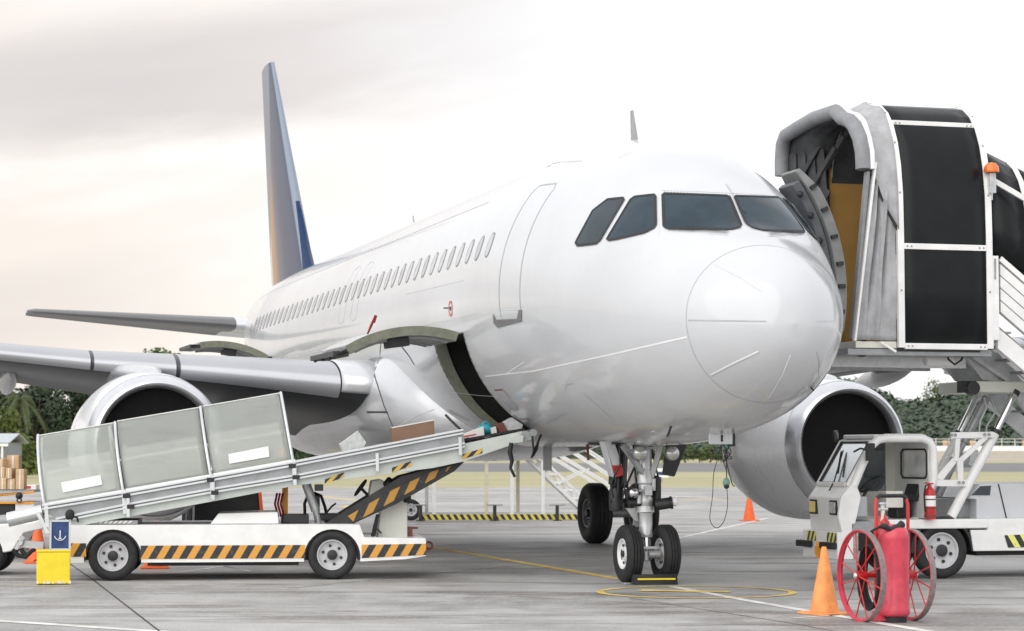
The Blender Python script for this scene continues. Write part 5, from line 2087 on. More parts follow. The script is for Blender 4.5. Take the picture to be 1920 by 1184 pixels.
for i, (a, b, h, y) in enumerate(((-3, 12, 22, .1), (13, 28, 20, .12), (29, 45, 38, .1), (-3, 9, 20, .12), (10, 22, 20, .1), (13, 35, 26, .5), (-2, 6, 16, .15), (-40, -5, 60, .2))):
    base = (918, 918, 918, 896, 898, 876, 876, 918)[i]
    if i == 5:
        base = 880
    xa, za = TF.L(a, base, y)
    xb, zb2 = TF.L(b, base - h, y)
    za = max(za, cz)
    o = MB().box(0, xb - xa, 0, .45, 0, zb2 - za).build('carton', 'carton_pale', None, TF.p + TF.x * xa + TF.y * y + Vector((0, 0, za)), R(2 + (i % 3) * 2), bevel=.008)
    MB().box((xb - xa) * .42, (xb - xa) * .58, -.003, -.0008, .004, zb2 - za - .004).build('packing_tape', 'carton_white', o)
    tag(o, CL, 'carton', GC)
xa, za = TF.L(50, 921, .1)
o = MB().box(0, .16, 0, .2, 0, .09)
ob = o.build('red_white_bundle', 'carton_white', None, TF.p + TF.x * xa + TF.y * .1 + Vector((0, 0, max(za, cz))), 0, bevel=.02)
MB().box(-.004, .07, -.004, .204, .02, .07).build('red_band', 'red_paint', ob, bevel=.01)
tag(ob, 'small red and white bundle at the end of the carton trailer', 'bundle')

# tractor parked behind the loader
KF = Fr((Q(420, 1000, 37.5).x, 37.5), R(8))
kt = thing('baggage_tractor', 'dark cabbed tug with an orange edge half hidden behind the belt loader', 'tug', (KF.p.x, KF.p.y, 0), R(8))
MB().prism(KF.poly([(330, 1030), (520, 1030), (520, 1000), (330, 1000)]), 0, 1.4).build('body', 'white_paint', kt, bevel=.03)
MB().prism(KF.poly([(352, 998), (372, 905), (470, 890), (484, 920), (492, 998)]), .05, 1.35).build('cab', 'hold_dark', kt, bevel=.03)
MB().prism(KF.poly([(484, 920), (490, 920), (498, 998), (491, 998)]), .0, .1).build('cab_edge', 'cone_red', kt)
MB().prism(KF.poly([(360, 998), (364, 998), (366, 918), (362, 918)]), .0, .05).build('cab_post', 'strut_grey', kt)
MB().prism(KF.poly([(302, 1000), (332, 1000), (332, 982), (302, 982)]), .1, .9).build('hazard_box', 'haz_yellow', kt)
for px in (360, 490):
    wheel(kt, (KF.L(px, 1020)[0], .1, .28), (0, 1, 0), .28, .2, .16, 'rim_grey', (-1,), False)
    wheel(kt, (KF.L(px, 1020)[0], 1.3, .28), (0, 1, 0), .28, .2, .16, 'rim_grey', (1,), False)
# ================================================================== covered passenger stairs on a small truck, at the right
SA = R(15.7)
ST = Fr(G(1770, 1086), SA)
STAIR = thing('passenger_stairs', 'white stair truck with black canopy panels docked at the passenger door', 'stair truck', (ST.p.x, ST.p.y, 0), SA)
Y0, Y1 = -.70, 1.55         # near and far faces of the canopy


def S(px, py, y=0.):
    return ST.L(px, py, y)


def arch(zb, zt, y0=Y0, y1=Y1, n=15, zs=None):
    """section across the stairs: upright sides, rounded shoulders, nearly flat top -> (y, z)"""
    yc, hw = (y0 + y1) / 2, (y1 - y0) / 2
    zs = zs if zs is not None else zb + (zt - zb) * .45
    pts = [(y0, zb), (y0, (zb + zs) / 2), (y0, zs)]
    for k in range(1, n):
        a = math.pi * k / n
        c, s = math.cos(a), math.sin(a)
        pts.append((yc - hw * math.copysign(abs(c) ** .72, c), zs + (zt - zs) * s ** .78))
    return pts + [(y1, zs), (y1, (zb + zs) / 2), (y1, zb)]


xa, zf = S(1690, 652, Y0)
xb, _ = S(1856, 652, Y0)
zcrest = S(1735, 206, .4)[1]
A1 = arch(zf, zcrest)
# skin between the two main frames
sk = MB().grid([[(x, y, z) for y, z in A1] for x in np.linspace(xa, xb, 6)])
sk_o = sk.build('canopy_skin', 'black_panel', STAIR, solid=.02, sharp=60)
for x in (xa, xb):
    mb = MB()
    rows = []
    for i, (y, z) in enumerate(A1):
        p, q = A1[max(i - 1, 0)], A1[min(i + 1, len(A1) - 1)]
        t_ = Vector((q[0] - p[0], q[1] - p[1]))
        t_.normalize()
        n_ = Vector((-t_.y, t_.x))
        if n_.x * (y - .4) + n_.y * (z - (zf + 1)) < 0:
            n_ = -n_
        rows.append([(x - .045, y + n_.x * .025, z + n_.y * .025), (x + .045, y + n_.x * .025, z + n_.y * .025), (x + .045, y - n_.x * .03, z - n_.y * .03), (x - .045, y - n_.x * .03, z - n_.y * .03)])
    mb.rings(rows)
    fo_ = mb.build('canopy_frame', 'white_paint', STAIR, sharp=40)
    rv = MB()
    for i in range(1, len(A1) - 3, 2):
        y, z = A1[i]
        p, q = A1[i - 1], A1[i + 1]
        t_ = Vector((q[0] - p[0], q[1] - p[1]))
        t_.normalize()
        n_ = Vector((-t_.y, t_.x))
        if n_.x * (y - .4) + n_.y * (z - (zf + 1)) < 0:
            n_ = -n_
        rv.cyl((x, y + n_.x * .024, z + n_.y * .024), (x, y + n_.x * .032, z + n_.y * .032), .014, n=8)
    rv.build('rivet_row', 'steel_grey', fo_)
zmid = S(1770, 464, Y0)[1]
ztop = S(1750, 235, -.35)[1]


def y_at(z):
    for (ya, za), (yb, zb) in zip(A1[:-1], A1[1:]):
        if za <= z <= zb:
            return ya + (yb - ya) * (z - za) / (zb - za + 1e-9)
    return Y0


for z, nm in ((zf + .02, 'floor_bar'), (zmid, 'cross_bar'), (ztop, 'cross_bar')):
    y = y_at(z)
    mb = MB().box(xa + .046, xb - .046, y - .03, y + .03, z - .04, z + .04)
    bo = mb.build(nm, 'white_paint', STAIR, bevel=.006)
    rv = MB()
    for x in (xa + .09, xa + .15, xb - .15, xb - .09):
        rv.cyl((x, y - .029, z), (x, y - .036, z), .013, n=8)
    rv.build('rivet_row', 'steel_grey', bo)
# floor, end wall, inner lining
m = MB().box(xa - .75, xb + .05, Y0 + .05, Y1 - .05, zf - .10, zf - .02)
m.build('platform_floor', 'steel_grey', STAIR)
xe = xb - .12
m = MB()
zbr = S(1580, 289, .6)[1]
zbr = zf + (zcrest - zf) * .80
m.box(S(1556, 400, Y1 - .12)[0], xe - .02, Y1 - .12, Y1 - .09, zf, S(1575, 289, Y1 - .12)[1])
m.build('inner_wall', 'brown_panel', STAIR)
li = [(y * .965 + .4 * .035, z - .05) for y, z in A1]
MB().grid([[(x, y, z) for y, z in li if y < 1.3 or z > zf + 2.2] for x in (xa - .05, xe)]).build('inner_lining', 'canvas_shaded', STAIR, sharp=60)

# folding front: padded bumper hood on swinging arms, canvas bellows
hx_n = S(1622, 322, Y0)[0]
hood = [(Y0, S(1622, 318, Y0)[1]), (Y0 + .02, S(1612, 285, Y0)[1]), (Y0 + .10, S(1604, 258, Y0)[1]), (Y0 + .26, S(1596, 232, Y0)[1]), (Y0 + .45, S(1588, 216, Y0)[1]), (Y0 + .66, S(1578, 208, Y0)[1]), (Y0 + .9, S(1560, 209, .2)[1]),
        (.9, S(1530, 222, .9)[1]), (1.5, S(1495, 240, 1.5)[1]), (1.95, S(1470, 254, 1.95)[1]), (2.08, S(1462, 270, 2.0)[1]), (2.12, S(1460, 300, 2.1)[1]), (2.12, S(1460, 330, 2.1)[1])]


def hx(y):
    return hx_n - .02 + .0 * y


hp3 = [(hx(y), y, z) for y, z in hood]
pad = MB()
rows = []
for i, (x, y, z) in enumerate(hp3):
    p, q = hp3[max(i - 1, 0)], hp3[min(i + 1, len(hp3) - 1)]
    t_ = Vector((0, q[1] - p[1], q[2] - p[2])).normalized()
    n_ = Vector((0, -t_.z, t_.y))
    if n_.dot(Vector((0, y - .6, z - 4.5))) < 0:
        n_ = -n_
    c = Vector((x, y, z))
    w, h = .11, .10
    rows.append([c + Vector((w * math.cos(a), 0, 0)) + n_ * (h * math.sin(a)) for a in np.linspace(0, 2 * math.pi, 12, endpoint=False)])
pad.rings(rows)
hd = pad.build('bumper_hood', 'pad_grey', STAIR, sharp=60)
trm = MB()
trm.tube([(x + .10, y + (-.06 if y < .4 else .03), z + (.06 if -.6 < y < 2 else 0)) for x, y, z in hp3[:8]], .04, 8)
trm.build('hood_trim', 'white_paint', hd)
# roof cloth from the hood back to the first frame
n = 40


def resample(P, n):
    P = [Vector((0, y, z)) for y, z in P]
    L = [0]
    for a, b in zip(P[:-1], P[1:]):
        L.append(L[-1] + (b - a).length)
    o = []
    for k in range(n):
        d = L[-1] * k / (n - 1)
        i = max(j for j in range(len(L)) if L[j] <= d + 1e-9)
        i = min(i, len(P) - 2)
        f = (d - L[i]) / (L[i + 1] - L[i] + 1e-9)
        o.append(P[i] + (P[i + 1] - P[i]) * f)
    return o


zc0 = hood[0][1]
A1u = [(y, z) for y, z in A1 if z > zf + 1.2]
Bk = resample([(Y0, zc0 - .25)] + A1u[1:] if False else A1u, n)
Hd = resample(hood, n)
rows = []
for k in range(9):
    f = k / 8
    sag = -.10 * math.sin(math.pi * f) - .05 * abs(math.sin(3 * math.pi * f))
    rows.append([(hx_n + .05 + (xa - hx_n - .08) * f, h.y + (b.y - h.y) * f, h.z + (b.z - h.z) * f + sag * (1 if i > 3 else .2) + .015 * math.sin(i * 1.9 + k)) for i, (h, b) in enumerate(zip(Hd, Bk))])
MB().grid(rows).build('roof_cloth', 'canvas_shaded', STAIR, solid=.012, sharp=70)
rows2 = []
for k in range(9):
    f = k / 8
    sag = -.05 * math.sin(math.pi * f)
    rows2.append([(hx_n + .07 + (xa - hx_n - .10) * f, h.y + (b.y - h.y) * f - (.03 if h.y < .3 else -.03), h.z + (b.z - h.z) * f + sag + .04 + .02 * math.sin(i * 1.3 + k * 1.1)) for i, (h, b) in enumerate(zip(Hd, Bk))])
MB().grid(rows2).build('roof_cloth', 'canvas', STAIR, solid=.012, sharp=70)
# near side curtain hanging in upright folds
rows = []
zt1, zb1 = S(1640, 300, Y0)[1], S(1640, 638, Y0)[1]
for k in range(30):
    f = k / 29
    row = []
    for j in range(26):
        g = j / 25
        xl = S(1634 - 35 * g ** 1.2, 480, Y0)[0]
        x = xl + (xa - .03 - xl) * f
        ztt = zt1 + .05 + (zf + 1.72 - zt1) * f ** .8
        z = ztt + (zb1 - ztt) * g
        amp = .085 * (1 - .75 * max(0, g - .45) / .55) * math.sin(math.pi * min(1, f * 1.2))
        y = Y0 + .03 + amp * (math.sin(f * 21 + 1.2 * math.sin(g * 3.2)) + .5 * math.sin(f * 43 + g * 2)) + .02 * math.sin(g * 9 + f * 6)
        row.append((x, y, z))
    rows.append(row)
MB().grid(rows).build('side_curtain', 'canvas', STAIR, solid=.01, sharp=70)
m = MB()
m.bar(ST.P(1641, 305, Y0 - .03), ST.P(1602, 640, Y0 - .03), .035, .075, up=(0, 1, 0))
m.build('curtain_post', 'white_paint', STAIR, bevel=.01)
m = MB()
m.bar(ST.P(1626, 322, Y0), ST.P(1597, 636, Y0 + .05), .05, .11, up=(0, 1, 0))
m.build('curtain_edge', 'pad_grey', STAIR, bevel=.015)
# far curtain in folds, the interior's shade put into its dark colour
rows = []
for k in range(24):
    f = k / 23
    row = []
    for j in range(16):
        g = j / 15
        z = 5.55 + (zf - 5.55) * g + .5 * (1 - g)
        row.append((hx_n + .05 + (S(1534 + 30 * g, 400, Y1 - .1)[0] - hx_n) * f, 2.08 - (2.08 - Y1 + .16) * f - .1 * abs(math.sin(f * 12)), z))
    rows.append(row)
MB().grid(rows).build('side_curtain', 'canvas_shaded', STAIR, solid=.01, sharp=70)
m = MB()
for i, (f0, y0_, z0_) in enumerate(((.1, 1.9, 5.5), (.25, 1.75, 5.3), (.4, 1.62, 5.45), (.55, 1.5, 5.6), (.2, 1.9, 4.7))):
    x = hx_n + (xa - hx_n) * f0
    m.bar((x, y0_, z0_), (x + .25, y0_ - .62, z0_ + .75), .02, .07)
    m.bar((x, y0_, z0_), (x + .1, y0_ - .05, z0_ - .8), .02, .06)
m.build('folding_hoop', 'canvas_shaded', STAIR)
MB().tube([(xe - .02, .9, zbr - .02), (xe - .05, .95, zbr - .7), (xe - .06, 1.1, zbr - 1.25)], .008, 5).build('pull_cord', 'rubber', STAIR)
# platform nose below the curtain
m = MB()
m.box(S(1606, 650, Y0)[0], xa - .05, Y0 + .03, Y1, S(1640, 653, Y0)[1], S(1640, 640, Y0)[1])
m.build('platform_nose', 'cream_paint', STAIR, bevel=.01)
m = MB()
xx = S(1560, 660, 0)[0]
m.box(xx, xb, .0, .12, zf - .24, zf - .10)
m.box(xx, xb, 1.1, 1.2, zf - .24, zf - .10)
for q in np.linspace(xx + .05, xb - .1, 7):
    m.box(q, q + .06, .12, 1.1, zf - .2, zf - .11)
m.build('under_frame', 'strut_grey', STAIR)
m = MB()
m.bar(ST.P(1652, 642, Y0 - .02), ST.P(1680, 660, Y0 - .02), .02, .03)
m.build('stay', 'white_paint', STAIR)
x, z = S(1615, 655, -.4)
m = MB().cyl((x, -.45, z - .03), (x, -.37, z - .03), .075, n=18)
m.bar((x, -.41, z), (x + .03, -.41, z + .14), .05, .06, up=(1, 0, 0))
m.build('castor', 'black_plastic', STAIR)
x0_, z0_ = S(1733, 676, 0)
x1_, _ = S(1790, 676, 0)
m = MB().lathe([(.0, 0), (.07, .01), (.085, .05), (.09, x1_ - x0_ - .05), (.0, x1_ - x0_)], (x0_, .0, z0_), (1, 0, 0), 20)
m.build('flood_lamp', 'white_paint', STAIR)
m = MB()
m.tube(ST.path([(1776, 658), (1778, 674), (1790, 684), (1802, 676), (1810, 658)], -.3), .014, 6)
m.build('cable_loop', 'rubber', STAIR)
# beacon on its bracket
x, z = S(1853, 320, -.66)
y_b = Y0 - .05
MB().lathe([(.10, -.06), (.105, -.045), (.095, .02), (.06, .065), (0, .08)], (x, y_b, z + .02), (0, 0, 1), 24).build('beacon', 'orange_lens', STAIR)
m = MB()
m.box(x - .03, x + .06, y_b - .02, y_b + .08, z - .32, z - .042)
m.box(x - .02, x + .0, y_b - .035, y_b - .021, z - .42, z - .15)
m.build('beacon_bracket', 'strut_grey', STAIR, bevel=.006)

# ---- the flight: black roof sections stepping down, white sides
xr0 = xb + .046
sl = -.78
A2 = arch(zf - .2, S(1870, 272, .4)[1], Y0 + .06, Y1 - .06)
xs_ = S(1918, 400, Y0)[0] - xr0
xs_ = .62
for i in range(4):
    xA, xB = xr0 + i * xs_, xr0 + (i + 1) * xs_ - .001
    dA, dB = sl * (i * xs_) * .55, sl * ((i + 1) * xs_) * .55
    zfl = S(1890, 478, Y0)[1]
    row = []
    for x, d in ((xA, dA), (xB, dB)):
        row.append([(x, y, (max(z, zfl) if z < zfl else z) + d) for y, z in A2])
    sec = MB().grid(row).build('stair_canopy', 'black_panel', STAIR, solid=.02, sharp=60)
    fr = MB()
    rows = []
    for i2, (y, z) in enumerate(A2):
        z = max(z, zfl) + dB
        n_ = Vector((y - .4, z - (4.6 + dB))).normalized()
        rows.append([(xB - .04, y + n_.x * .03, z + n_.y * .03), (xB + .04, y + n_.x * .03, z + n_.y * .03), (xB + .04, y - n_.x * .02, z - n_.y * .02), (xB - .04, y - n_.x * .02, z - n_.y * .02)])
    fr.rings(rows)
    fr.build('canopy_frame', 'white_paint', sec, sharp=40)
    zz = S(1880, 335, Y0)[1]
    MB().bar((xA + .04, Y0 + .035, zz + dA - .02), (xB - .05, Y0 + .035, zz + dB - .02), .04, .07).build('cross_bar', 'white_paint', sec)
# white side of the flight, boards parallel to the steps
x0_, zt_s = S(1862, 478, Y0 + .05)
_, zb_s = S(1862, 610, Y0 + .05)
for yy in (Y0 + .04, Y1 - .1):
    for i in range(4):
        h = (zt_s - zb_s - .28) / 4
        za = zt_s - .12 - i * h
        m = MB()
        m.prism([(x0_ + .1, za), (x0_ + 2.6, za + sl * 2.5), (x0_ + 2.6, za + sl * 2.5 - h + .015), (x0_ + .1, za - h + .015)], yy, yy + .04)
        MB().prism([(x0_ + .1, za), (x0_ + 2.6, za + sl * 2.5), (x0_ + 2.6, za + sl * 2.5 - h), (x0_ + .1, za - h)], yy + .045, yy + .055).build('board_backing', 'aircraft_grey', STAIR)
        m.build('side_board', 'white_paint', STAIR, bevel=.008)
    m = MB()
    m.bar((x0_ + .1, yy + .02, zt_s - .05), (x0_ + 2.6, yy + .02, zt_s - .05 + sl * 2.5), .07, .07)
    m.build('hand_rail', 'white_paint', STAIR)
    m = MB()
    m.prism([(x0_ + .05, zb_s - .03), (x0_ + 2.6, zb_s - .03 + sl * 2.5), (x0_ + 2.6, zb_s - .32 + sl * 2.5), (x0_ + .05, zb_s - .32)], yy, yy + .08)
    m.build('stringer', 'white_paint', STAIR, bevel=.008)
for i in range(12):
    x = x0_ + .05 + i * .22
    z = zb_s - .08 + sl * .22 * i
    MB().box(x, x + .25, Y0 + .125, Y1 - .105, z - .03, z).build('stair_tread', 'steel_grey', STAIR)
m = MB()
m.box(S(1858, 500, Y0)[0], S(1872, 500, Y0)[0], Y0 - .01, Y0 + .03, S(1865, 638, Y0)[1], S(1865, 480, Y0)[1])
pp_ = m.build('end_post', 'white_paint', STAIR, bevel=.006)
m = MB()
x, z = S(1865, 505, Y0)
m.box(x - .012, x + .012, Y0 - .018, Y0 - .011, z - .14, z + .14)
m.build('post_slot', 'steel_grey', pp_)
# under structure carrying the platform
m = MB()
m.prism([S(*p, .3) for p in [(1800, 662), (1868, 662), (1935, 740), (1935, 790), (1880, 720), (1838, 712), (1822, 690)]], .25, .33)
m.build('gusset_plate', 'strut_grey', STAIR)
MB().prism([S(*p, .3) for p in [(1800, 662), (1868, 662), (1935, 740), (1935, 790), (1880, 720), (1838, 712), (1822, 690)]], 1.0, 1.08).build('gusset_plate', 'strut_grey', STAIR)
m = MB()
m.bar(ST.P(1822, 668, .2), ST.P(1890, 715, .2), .05, .05)
m.build('diagonal_brace', 'strut_grey', STAIR)
m = MB()
x0_, z0_ = S(1826, 728, .1)
x1_, z1_ = S(1935, 722, .1)
m.box(x0_, x1_, .1, 1.2, z0_ - .06, z0_ + .10)
m.build('lift_beam', 'cream_paint', STAIR, bevel=.02)
x, z = S(1823, 728, .0)
m = MB().cyl((x, -.05, z), (x, .08, z), .095, n=20)
m.box(x - .08, x + .06, .0, .3, z - .06, z + .1)
m.build('pivot_hub', 'black_plastic', STAIR)

# ---- lifting struts
MB().cyl(ST.P(1868, 808, .15), ST.P(1783, 970, .15), .068, n=20).build('strut_tube', 'white_paint', STAIR)
MB().cyl(ST.P(1799, 812, 1.0), ST.P(1740, 922, 1.0), .055, n=18).build('strut_tube', 'white_paint', STAIR)
MB().cyl(ST.P(1866, 812, .15), ST.P(1906, 730, .15), .048, n=18).build('strut_rod', 'chrome', STAIR)
MB().cyl(ST.P(1797, 815, 1.0), ST.P(1836, 735, 1.0), .042, n=18).build('strut_rod', 'chrome', STAIR)
for a, y, r in (((1867, 810), .15, .078), ((1798, 814), 1.0, .066), ((1903, 736), .15, .07)):
    p = Vector(ST.P(*a, y))
    d = (Vector(ST.P(1906, 730, .15)) - Vector(ST.P(1866, 812, .15))).normalized()
    MB().cyl(p - d * .03, p + d * .03, r, n=18).build('strut_collar', 'dark_metal', STAIR)
m = MB()
m.cyl(ST.P(1808, 830, .6), ST.P(1850, 745, .6), .06, n=16)
m.cyl(ST.P(1758, 930, .6), ST.P(1790, 860, .6), .065, n=16)
m.cyl(ST.P(1783, 880, .6), ST.P(1808, 830, .6), .04, n=14)
m.tube(ST.path([(1845, 745), (1850, 765), (1838, 790), (1835, 820)], .3), .015, 6)
m.tube(ST.path([(1855, 740), (1868, 770), (1850, 800), (1848, 830)], .35), .015, 6)
m.build('hydraulic_ram', 'steel_grey', STAIR)
X_ = [(1779, 812), (1859, 810), (1861, 821), (1845, 824), (1803, 863), (1803, 900), (1810, 902), (1810, 912), (1751, 912), (1750, 898), (1784, 862), (1789, 824), (1780, 822)]
m = MB()
zz = []
for poly in ([(1779, 811), (1859, 810), (1861, 821), (1779, 823)], [(1788, 823), (1797, 823), (1794, 866), (1785, 864)], [(1838, 821), (1850, 822), (1803, 866), (1794, 862)], [(1791, 860), (1803, 862), (1803, 912), (1793, 912)], [(1750, 897), (1785, 858), (1793, 864), (1764, 902)], [(1750, 900), (1810, 900), (1810, 913), (1752, 912)]):
    zz.append(poly)
for i, poly in enumerate(zz):
    m.prism([S(*p, .12) for p in poly], .05 + .004 * i, .09 + .004 * i)
pl_ = m.build('brace_plate', 'white_paint', STAIR, bevel=.006)
m = MB()
for px, py in ((1783, 816), (1790, 816), (1845, 815), (1853, 815), (1797, 905), (1805, 905)):
    x, z = S(px, py, .06)
    m.cyl((x, .04, z), (x, .03, z), .022, n=10)
m.build('bolt_row', 'steel_grey', pl_)
m = MB()
m.prism([S(*p, .7) for p in [(1808, 850), (1822, 843), (1824, 862), (1812, 878), (1803, 872)]], .5, .8)
m.build('valve_block', 'strut_grey', STAIR, bevel=.015)

# ---- truck: bed, rear body, cab
BW = 1.9
zd = S(1750, 974)[1]
x0_, x1_ = S(1640, 980)[0], S(1852, 980)[0]
MB().box(x0_, x1_, -.02, BW, S(1750, 992)[1], zd).build('bed_deck', 'white_paint', STAIR, bevel=.02)
xt = x1_ + 3.2
m = MB()
m.prism([S(1820, 994), S(1852, 994), S(1852, 974), (xt, zd), (xt, S(1900, 1034)[1]), S(1826, 1034)], .0, .05)
m.build('rear_side', 'white_paint', STAIR, bevel=.012)
m = MB()
m.box(x1_, xt, .055, BW, S(1900, 1030)[1], zd)
m.build('rear_body', 'white_paint', STAIR)
m = MB()
xq = S(1831, 950, .2)[0]
m.prism([S(1816, 935, .2), S(1838, 908, .2), S(1862, 907, .2), (xt, S(1862, 906, .2)[1]), (xt, zd), S(1831, 973, .2), S(1831, 937, .2)], .2, 1.6)
hb = m.build('machinery_hood', 'pale_green_paint', STAIR, bevel=.012)
hb.data.materials[0] = M['hood_grey']
MB().prism([S(*p, .195) for p in [(1821, 929), (1838, 912), (1858, 911), (1856, 929)]], .19, .198).build('hood_window', 'dark_glass', hb)
MB().prism([S(*p, .195) for p in [(1871, 908), (1873, 908), (1888, 972), (1886, 972)]], .191, .199).build('hood_joint', 'black_seal', hb)
MB().box(S(1795, 950, .4)[0], S(1830, 950, .4)[0], .4, 1.5, zd + .002, S(1800, 936, .4)[1]).build('tool_locker', 'steel_grey', STAIR, bevel=.01)
MB().prism([S(*p) for p in [(1883, 1004), (1935, 1002), (1935, 1026), (1890, 1027)]], -.012, -.004).build('hazard_sticker', 'haz_bed', STAIR)
m = MB()
m.box(S(1850, 1040)[0], xt, .3, 1.6, S(1850, 1044)[1], S(1850, 1031)[1])
m.box(S(1690, 1040)[0], S(1850, 1040)[0], .5, 1.4, S(1850, 1040)[1], S(1850, 1000)[1])
m.build('chassis_rail', 'black_plastic', STAIR)
wc = S(1769, 1033)
for y in (.13, BW - .15):
    wheel(STAIR, (wc[0], y, .385), (0, 1, 0), .385, .23, .245, 'rim_white', (-1,) if y < 1 else (1,), False, holes=6, hub=.34)
    wheel(STAIR, (wc[0] + 3.4, y, .385), (0, 1, 0), .385, .23, .245, 'rim_white', (-1,) if y < 1 else (1,), False, holes=6, hub=.34)
m = MB()
m.prism(arc_pts(wc, .47, math.pi * 1.02, -.02, 14) + arc_pts(wc, .43, -.02, math.pi * 1.02, 14), .02, .4)
m.build('mudguard', 'black_plastic', STAIR)
# cab
CW_ = 1.12
qp = [(1622, 855), (1631, 861), (1608, 912), (1615, 932), (1608, 968), (1597, 1009), (1580, 1002), (1572, 970), (1577, 933), (1597, 908)]
MB().prism([S(*p) for p in qp], .0, .07).build('front_quarter', 'white_paint', STAIR, bevel=.02)
m = MB()
pts = [(1600, 912), (1618, 868), (1634, 836), (1646, 825), (1660, 822), (1728, 822), (1742, 828), (1749, 842), (1750, 900), (1743, 915), (1738, 972)]
m.tube(ST.path(pts, .05), .06, 12)
m.build('door_frame', 'white_paint', STAIR)
m = MB()
x0_, zr = S(1640, 819)
x1_, _ = S(1748, 819)
m.box(x0_ + .02, x1_ - .05, .06, CW_ - .02, zr - .03, zr + .03)
m.build('cab_roof', 'white_paint', STAIR, bevel=.02)
m = MB()
m.box(S(1596, 990)[0], S(1640, 990)[0], .0, CW_, S(1600, 998)[1], S(1600, 981)[1])
m.build('cab_step', 'steel_grey', STAIR, bevel=.01)
m = MB()
m.box(S(1598, 990)[0], S(1738, 990)[0], .05, CW_ - .05, S(1600, 979)[1] - .05, S(1600, 979)[1] - .0)
m.build('cab_floor', 'aircraft_grey', STAIR)
# rear wall with its window
xw = S(1744, 870)[0]
wy0, wy1 = .10, .90
wz1, wz0 = S(1742, 843, .1)[1], S(1742, 897, .1)[1]
m = MB()
zb_ = S(1740, 973)[1]
m.box(xw, xw + .04, .05, CW_, wz1, zr - .03)
m.box(xw, xw + .04, .05, CW_, zb_, wz0)
m.box(xw, xw + .04, .05, wy0, wz0, wz1)
m.box(xw, xw + .04, wy1, CW_, wz0, wz1)
m.build('rear_wall', 'white_paint', STAIR)
MB().box(xw + .012, xw + .02, wy0, wy1, wz0, wz1).build('rear_window', 'pale_glass', STAIR)
m = MB()
m.tube([(xw - .005, wy0 + .05, wz0), (xw - .005, wy1 - .05, wz0), (xw - .005, wy1, wz0 + .05), (xw - .005, wy1, wz1 - .05), (xw - .005, wy1 - .05, wz1), (xw - .005, wy0 + .05, wz1), (xw - .005, wy0, wz1 - .05), (xw - .005, wy0, wz0 + .05)], .014, 6, closed=True)
m.build('window_seal', 'black_seal', STAIR)
# far door, closed, with dark glass
xf0, xf1 = S(1600, 910)[0], xw
m = MB()
zmid_ = S(1650, 922, CW_)[1]
m.box(xf0 + .1, xf1, CW_, CW_ + .04, zb_, zmid_)
m.prism([(xf0 + .02, zmid_ + .003), (xf0 + .10, zmid_ + .003), (S(1646, 826)[0] + .04, zr - .03), (S(1646, 826)[0] - .02, zr - .03)], CW_, CW_ + .04)
m.box(xf1 - .14, xf1, CW_, CW_ + .04, zmid_ + .003, zr - .03)
m.build('far_door', 'cream_paint', STAIR)
MB().prism([(xf0 + .10, zmid_ + .003), (xf1 - .14, zmid_ + .003), (xf1 - .14, zr - .035), (S(1646, 826)[0] + .04, zr - .035)], CW_ + .012, CW_ + .02).build('far_window', 'cab_glass', STAIR)
# front: lower panel, windscreen, bumper
P1, P2 = S(1593, 912), S(1640, 826)
Pl = S(1577, 935)
Pb = S(1582, 999)
m = MB()
m.rings([[(Pl[0], .06, Pl[1]), (Pb[0], .06, Pb[1]), (Pb[0] + .05, .06, Pb[1]), (P1[0] + .03, .06, P1[1] - .02), (P1[0], .06, P1[1])],
         [(Pl[0], CW_, Pl[1]), (Pb[0], CW_, Pb[1]), (Pb[0] + .05, CW_, Pb[1]), (P1[0] + .03, CW_, P1[1] - .02), (P1[0], CW_, P1[1])]])
m.build('front_panel', 'white_paint', STAIR, bevel=.015)
dirn = Vector((P2[0] - P1[0], 0, P2[1] - P1[1]))
nrm = Vector((-dirn.z, 0, dirn.x)).normalized()
m = MB()
a_, b_ = Vector((P1[0], 0, P1[1])), Vector((P2[0], 0, P2[1]))
m.bar(a_ + Vector((0, .09, 0)), b_ + Vector((0, .09, 0)), .06, .05)
m.bar(a_ + Vector((0, CW_ - .03, 0)), b_ + Vector((0, CW_ - .03, 0)), .06, .05)
m.bar(a_ + Vector((.0, .12, .02)), a_ + Vector((.0, CW_ - .06, .02)), .05, .06)
m.bar(b_ + Vector((.0, .12, -.02)), b_ + Vector((.0, CW_ - .06, -.02)), .05, .06)
ws = m.build('windscreen_frame', 'white_paint', STAIR, bevel=.01)
m = MB()
e1, e2 = a_ + (b_ - a_) * .06, b_ - (b_ - a_) * .05
m.slab([e1 + Vector((0, .13, 0)), e1 + Vector((0, CW_ - .07, 0)), e2 + Vector((0, CW_ - .07, 0)), e2 + Vector((0, .13, 0))], .008)
m.build('windscreen', 'sky_glass', STAIR)
m = MB()
c_ = [e1 + Vector((0, .14, 0)), e1 + Vector((0, CW_ - .08, 0)), e2 + Vector((0, CW_ - .08, 0)), e2 + Vector((0, .14, 0))]
m.tube([p + nrm * .012 for p in c_], .013, 6, closed=True)
m.build('windscreen_seal', 'black_seal', ws)
m = MB()
for yy, f in ((.5, .02),):
    p = e1 + Vector((0, yy, 0)) + nrm * .035
    q = e1 + (e2 - e1) * .78 + Vector((0, yy + .28, 0)) + nrm * .03
    m.tube([p - (e2 - e1) * .22, p, q], .010, 6)
    m.tube([p + (e2 - e1) * .2 + nrm * .012, q + nrm * .012 - (e2 - e1) * .05], .016, 6)
m.build('wiper', 'black_seal', ws)
